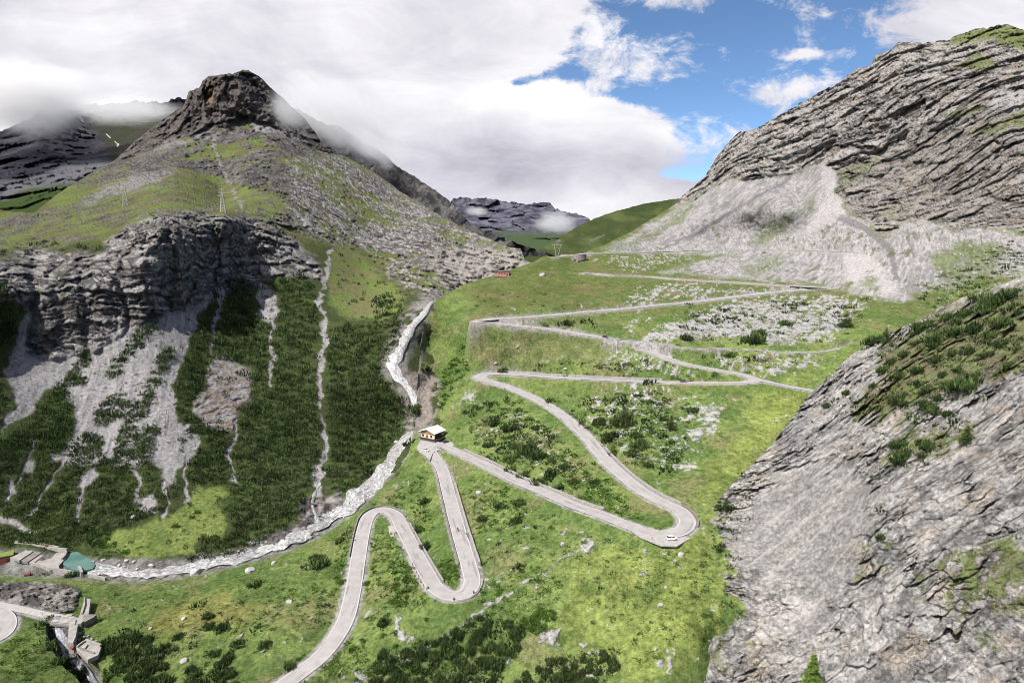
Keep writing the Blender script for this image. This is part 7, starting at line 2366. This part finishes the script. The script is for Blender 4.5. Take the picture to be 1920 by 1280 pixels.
def motorcycle(P, heading):
    r = empty('motorcycle', P, heading)
    tag(r, 'dark motorcycle riding between the chalet and the lowest hairpin', 'motorcycle')
    for x in (-.72, .72):
        wheel_ring('wheel', .27, .075, M_TYRE, r, (x, 0, .34))
    loft('body', [ring(-.45, .22, .45, .68, .05), ring(-.1, .34, .38, .78, .06), ring(.25, .36, .40, .98, .08), ring(.55, .28, .60, 1.02, .06)], M_LEATHER, r)
    loft('seat', [ring(-.85, .20, .80, .90, .05), ring(-.4, .30, .74, .84, .05), ring(.02, .24, .74, .85, .05)], M_LEATHER, r)
    tubes_mesh('fork', [((.72, s * .1, .34), (.48, s * .1, 1.05), .035, .035) for s in (-1, 1)], M_RIM, 6, r)
    tubes_mesh('handlebar', [((.42, -.36, 1.12), (.48, 0, 1.06), .02, .02), ((.48, 0, 1.06), (.42, .36, 1.12), .02, .02)], M_DSTEEL, 6, r)
    tubes_mesh('exhaust', [((.1, -.17, .35), (-.9, -.20, .48), .05, .06)], M_RIM, 8, r)
    boxes('windscreen', [(.62, 0, 1.16, .05, .34, .30)], M_GLASS, r)


p, h, _ = on_main(848, 997, .3)
motorcycle(p, h + math.pi)
rider(p, h + math.pi, M_LEATHER, 'motorcyclist in black with helmet leaning to the handlebar', .35, (-.25, .80), (.42, 1.12), (.05, .32))


def bicycle(P, heading):
    r = empty('bicycle', P, heading)
    tag(r, 'bicycle climbing the road below the left hairpin halfway up', 'bicycle')
    for x in (-.52, .52):
        wheel_ring('wheel', .33, .02, M_TYRE, r, (x, 0, .35))
    tubes_mesh('frame', [((-.52, 0, .35), (-.05, 0, .32), .02, .02), ((-.05, 0, .32), (-.2, 0, .90), .02, .02), ((-.05, 0, .32), (.36, 0, .82), .02, .02), ((-.17, 0, .80), (.36, 0, .86), .02, .02), ((.52, 0, .35), (.34, 0, .98), .02, .02), ((-.52, 0, .35), (-.17, 0, .8), .015, .015)], M_REDBRICK, 6, r)
    boxes('saddle', [(-.22, 0, .93, .26, .13, .06)], M_TYRE, r, bevel=.02)
    tubes_mesh('handlebar', [((.40, -.22, 1.0), (.36, 0, 1.0), .015, .015), ((.36, 0, 1.0), (.40, .22, 1.0), .015, .015)], M_DSTEEL, 6, r)
    tubes_mesh('crank', [((-.05, -.1, .32), (.05, -.12, .2), .015, .015), ((-.05, .1, .32), (-.14, .12, .42), .015, .015)], M_RIM, 6, r)


p, h, _ = on_main(1080, 802, -1.6)
bicycle(p, h)
rider(p, h, M_CYCLE, 'cyclist in dark clothes bent over the handlebar on the climbing road', .8, (-.22, .93), (.40, 1.0), (-.05, .2))


def sign_post(P, h, label, panel=True):
    r = empty('sign_post', P, .3)
    tag(r, label, 'sign post')
    tubes_mesh('pole', [((0, 0, -.4), (0, 0, h), .06, .05)], M_DSTEEL, 6, r)
    pn_ = boxes('panel', [(0, -.07, h - .35, .75, .05, .6)], M_STEEL, r)
    boxes('base', [(0, 0, 0, .5, .5, .5)], M_CONC_D, r)


sign_post(surf(gB, 1222, 1024)[0], 3.0, 'thin sign post on the grass just left of the white car')
p, h, _ = on_main(671, 1012, 3.9)
sign_post(p, 2.4, 'small sign post on the left road edge below the hairpin nearest the stream')
p, h, _ = on_main(1302, 966, -4.6)
sign_post(p, 2.0, 'dark sign post behind the guard wall of the white car hairpin')


# ------------------------------------------------------------------ cloud wisps on the mountains (real volumes)
def mist_material(dens, scale, seed, thr):
    m = bpy.data.materials.new('mist')
    m.use_nodes = True
    N = NT(m.node_tree)
    co = N.n('ShaderNodeTexCoord').outputs['Object']
    ln = N.n('ShaderNodeVectorMath', operation='LENGTH', inp={0: co}).outputs['Value']
    fall = N.ss(ln, 1.0, .15)
    geo = N.n('ShaderNodeVectorMath', operation='ADD', inp={0: co, 1: (seed * 3.1, seed * 1.7, seed)}).outputs[0]
    n = N.noise(geo, scale * 1.35, 7, .66, .8)
    d = N.m('MULTIPLY', N.ss(N.m('ADD', n, N.m('MULTIPLY', fall, .42)), thr, thr + .26), fall)
    v = N.n('ShaderNodeVolumePrincipled', inp={'Color': (.93, .93, .94, 1), 'Density': N.m('MULTIPLY', d, dens), 'Anisotropy': .25})
    o = N.n('ShaderNodeOutputMaterial')
    m.node_tree.links.new(v.outputs[0], o.inputs['Volume'])
    return m


def mist(px, py, Y, rx, rz, ry, dens, scale=1.9, seed=1, thr=.62, tilt=0.0):
    import bmesh
    bm = bmesh.new()
    bmesh.ops.create_icosphere(bm, subdivisions=3, radius=1.0)
    me = bpy.data.meshes.new('cloud_wisp'); bm.to_mesh(me); bm.free()
    me.materials.append(mist_material(dens, scale, seed, thr))
    P = at(np.array(float(px)), np.array(float(py)), float(Y))
    o = link('cloud_wisp', me, loc=P)
    o.scale = (rx * Y / F, ry, rz * Y / F)
    o.rotation_euler = (0, tilt, 0)
    tag(o, kind='stuff')
    return o


mist(545, 205, 1270, 85, 62, 70, .018, 1.7, 1, .66, .6)
mist(640, 215, 1700, 170, 85, 200, .011, 1.6, 2, .52, .6)
mist(235, 205, 1750, 140, 40, 130, .014, 1.8, 3, .55)
mist(40, 180, 2150, 170, 95, 240, .014, 1.5, 4, .50)
mist(100, 165, 2350, 110, 60, 200, .010, 1.6, 8, .50)
mist(700, 275, 1500, 90, 36, 90, .012, 2.0, 5, .57, .65)
mist(1042, 418, 2500, 62, 30, 160, .010, 1.7, 6, .55)
mist(893, 396, 2700, 34, 14, 120, .010, 1.8, 7, .57)
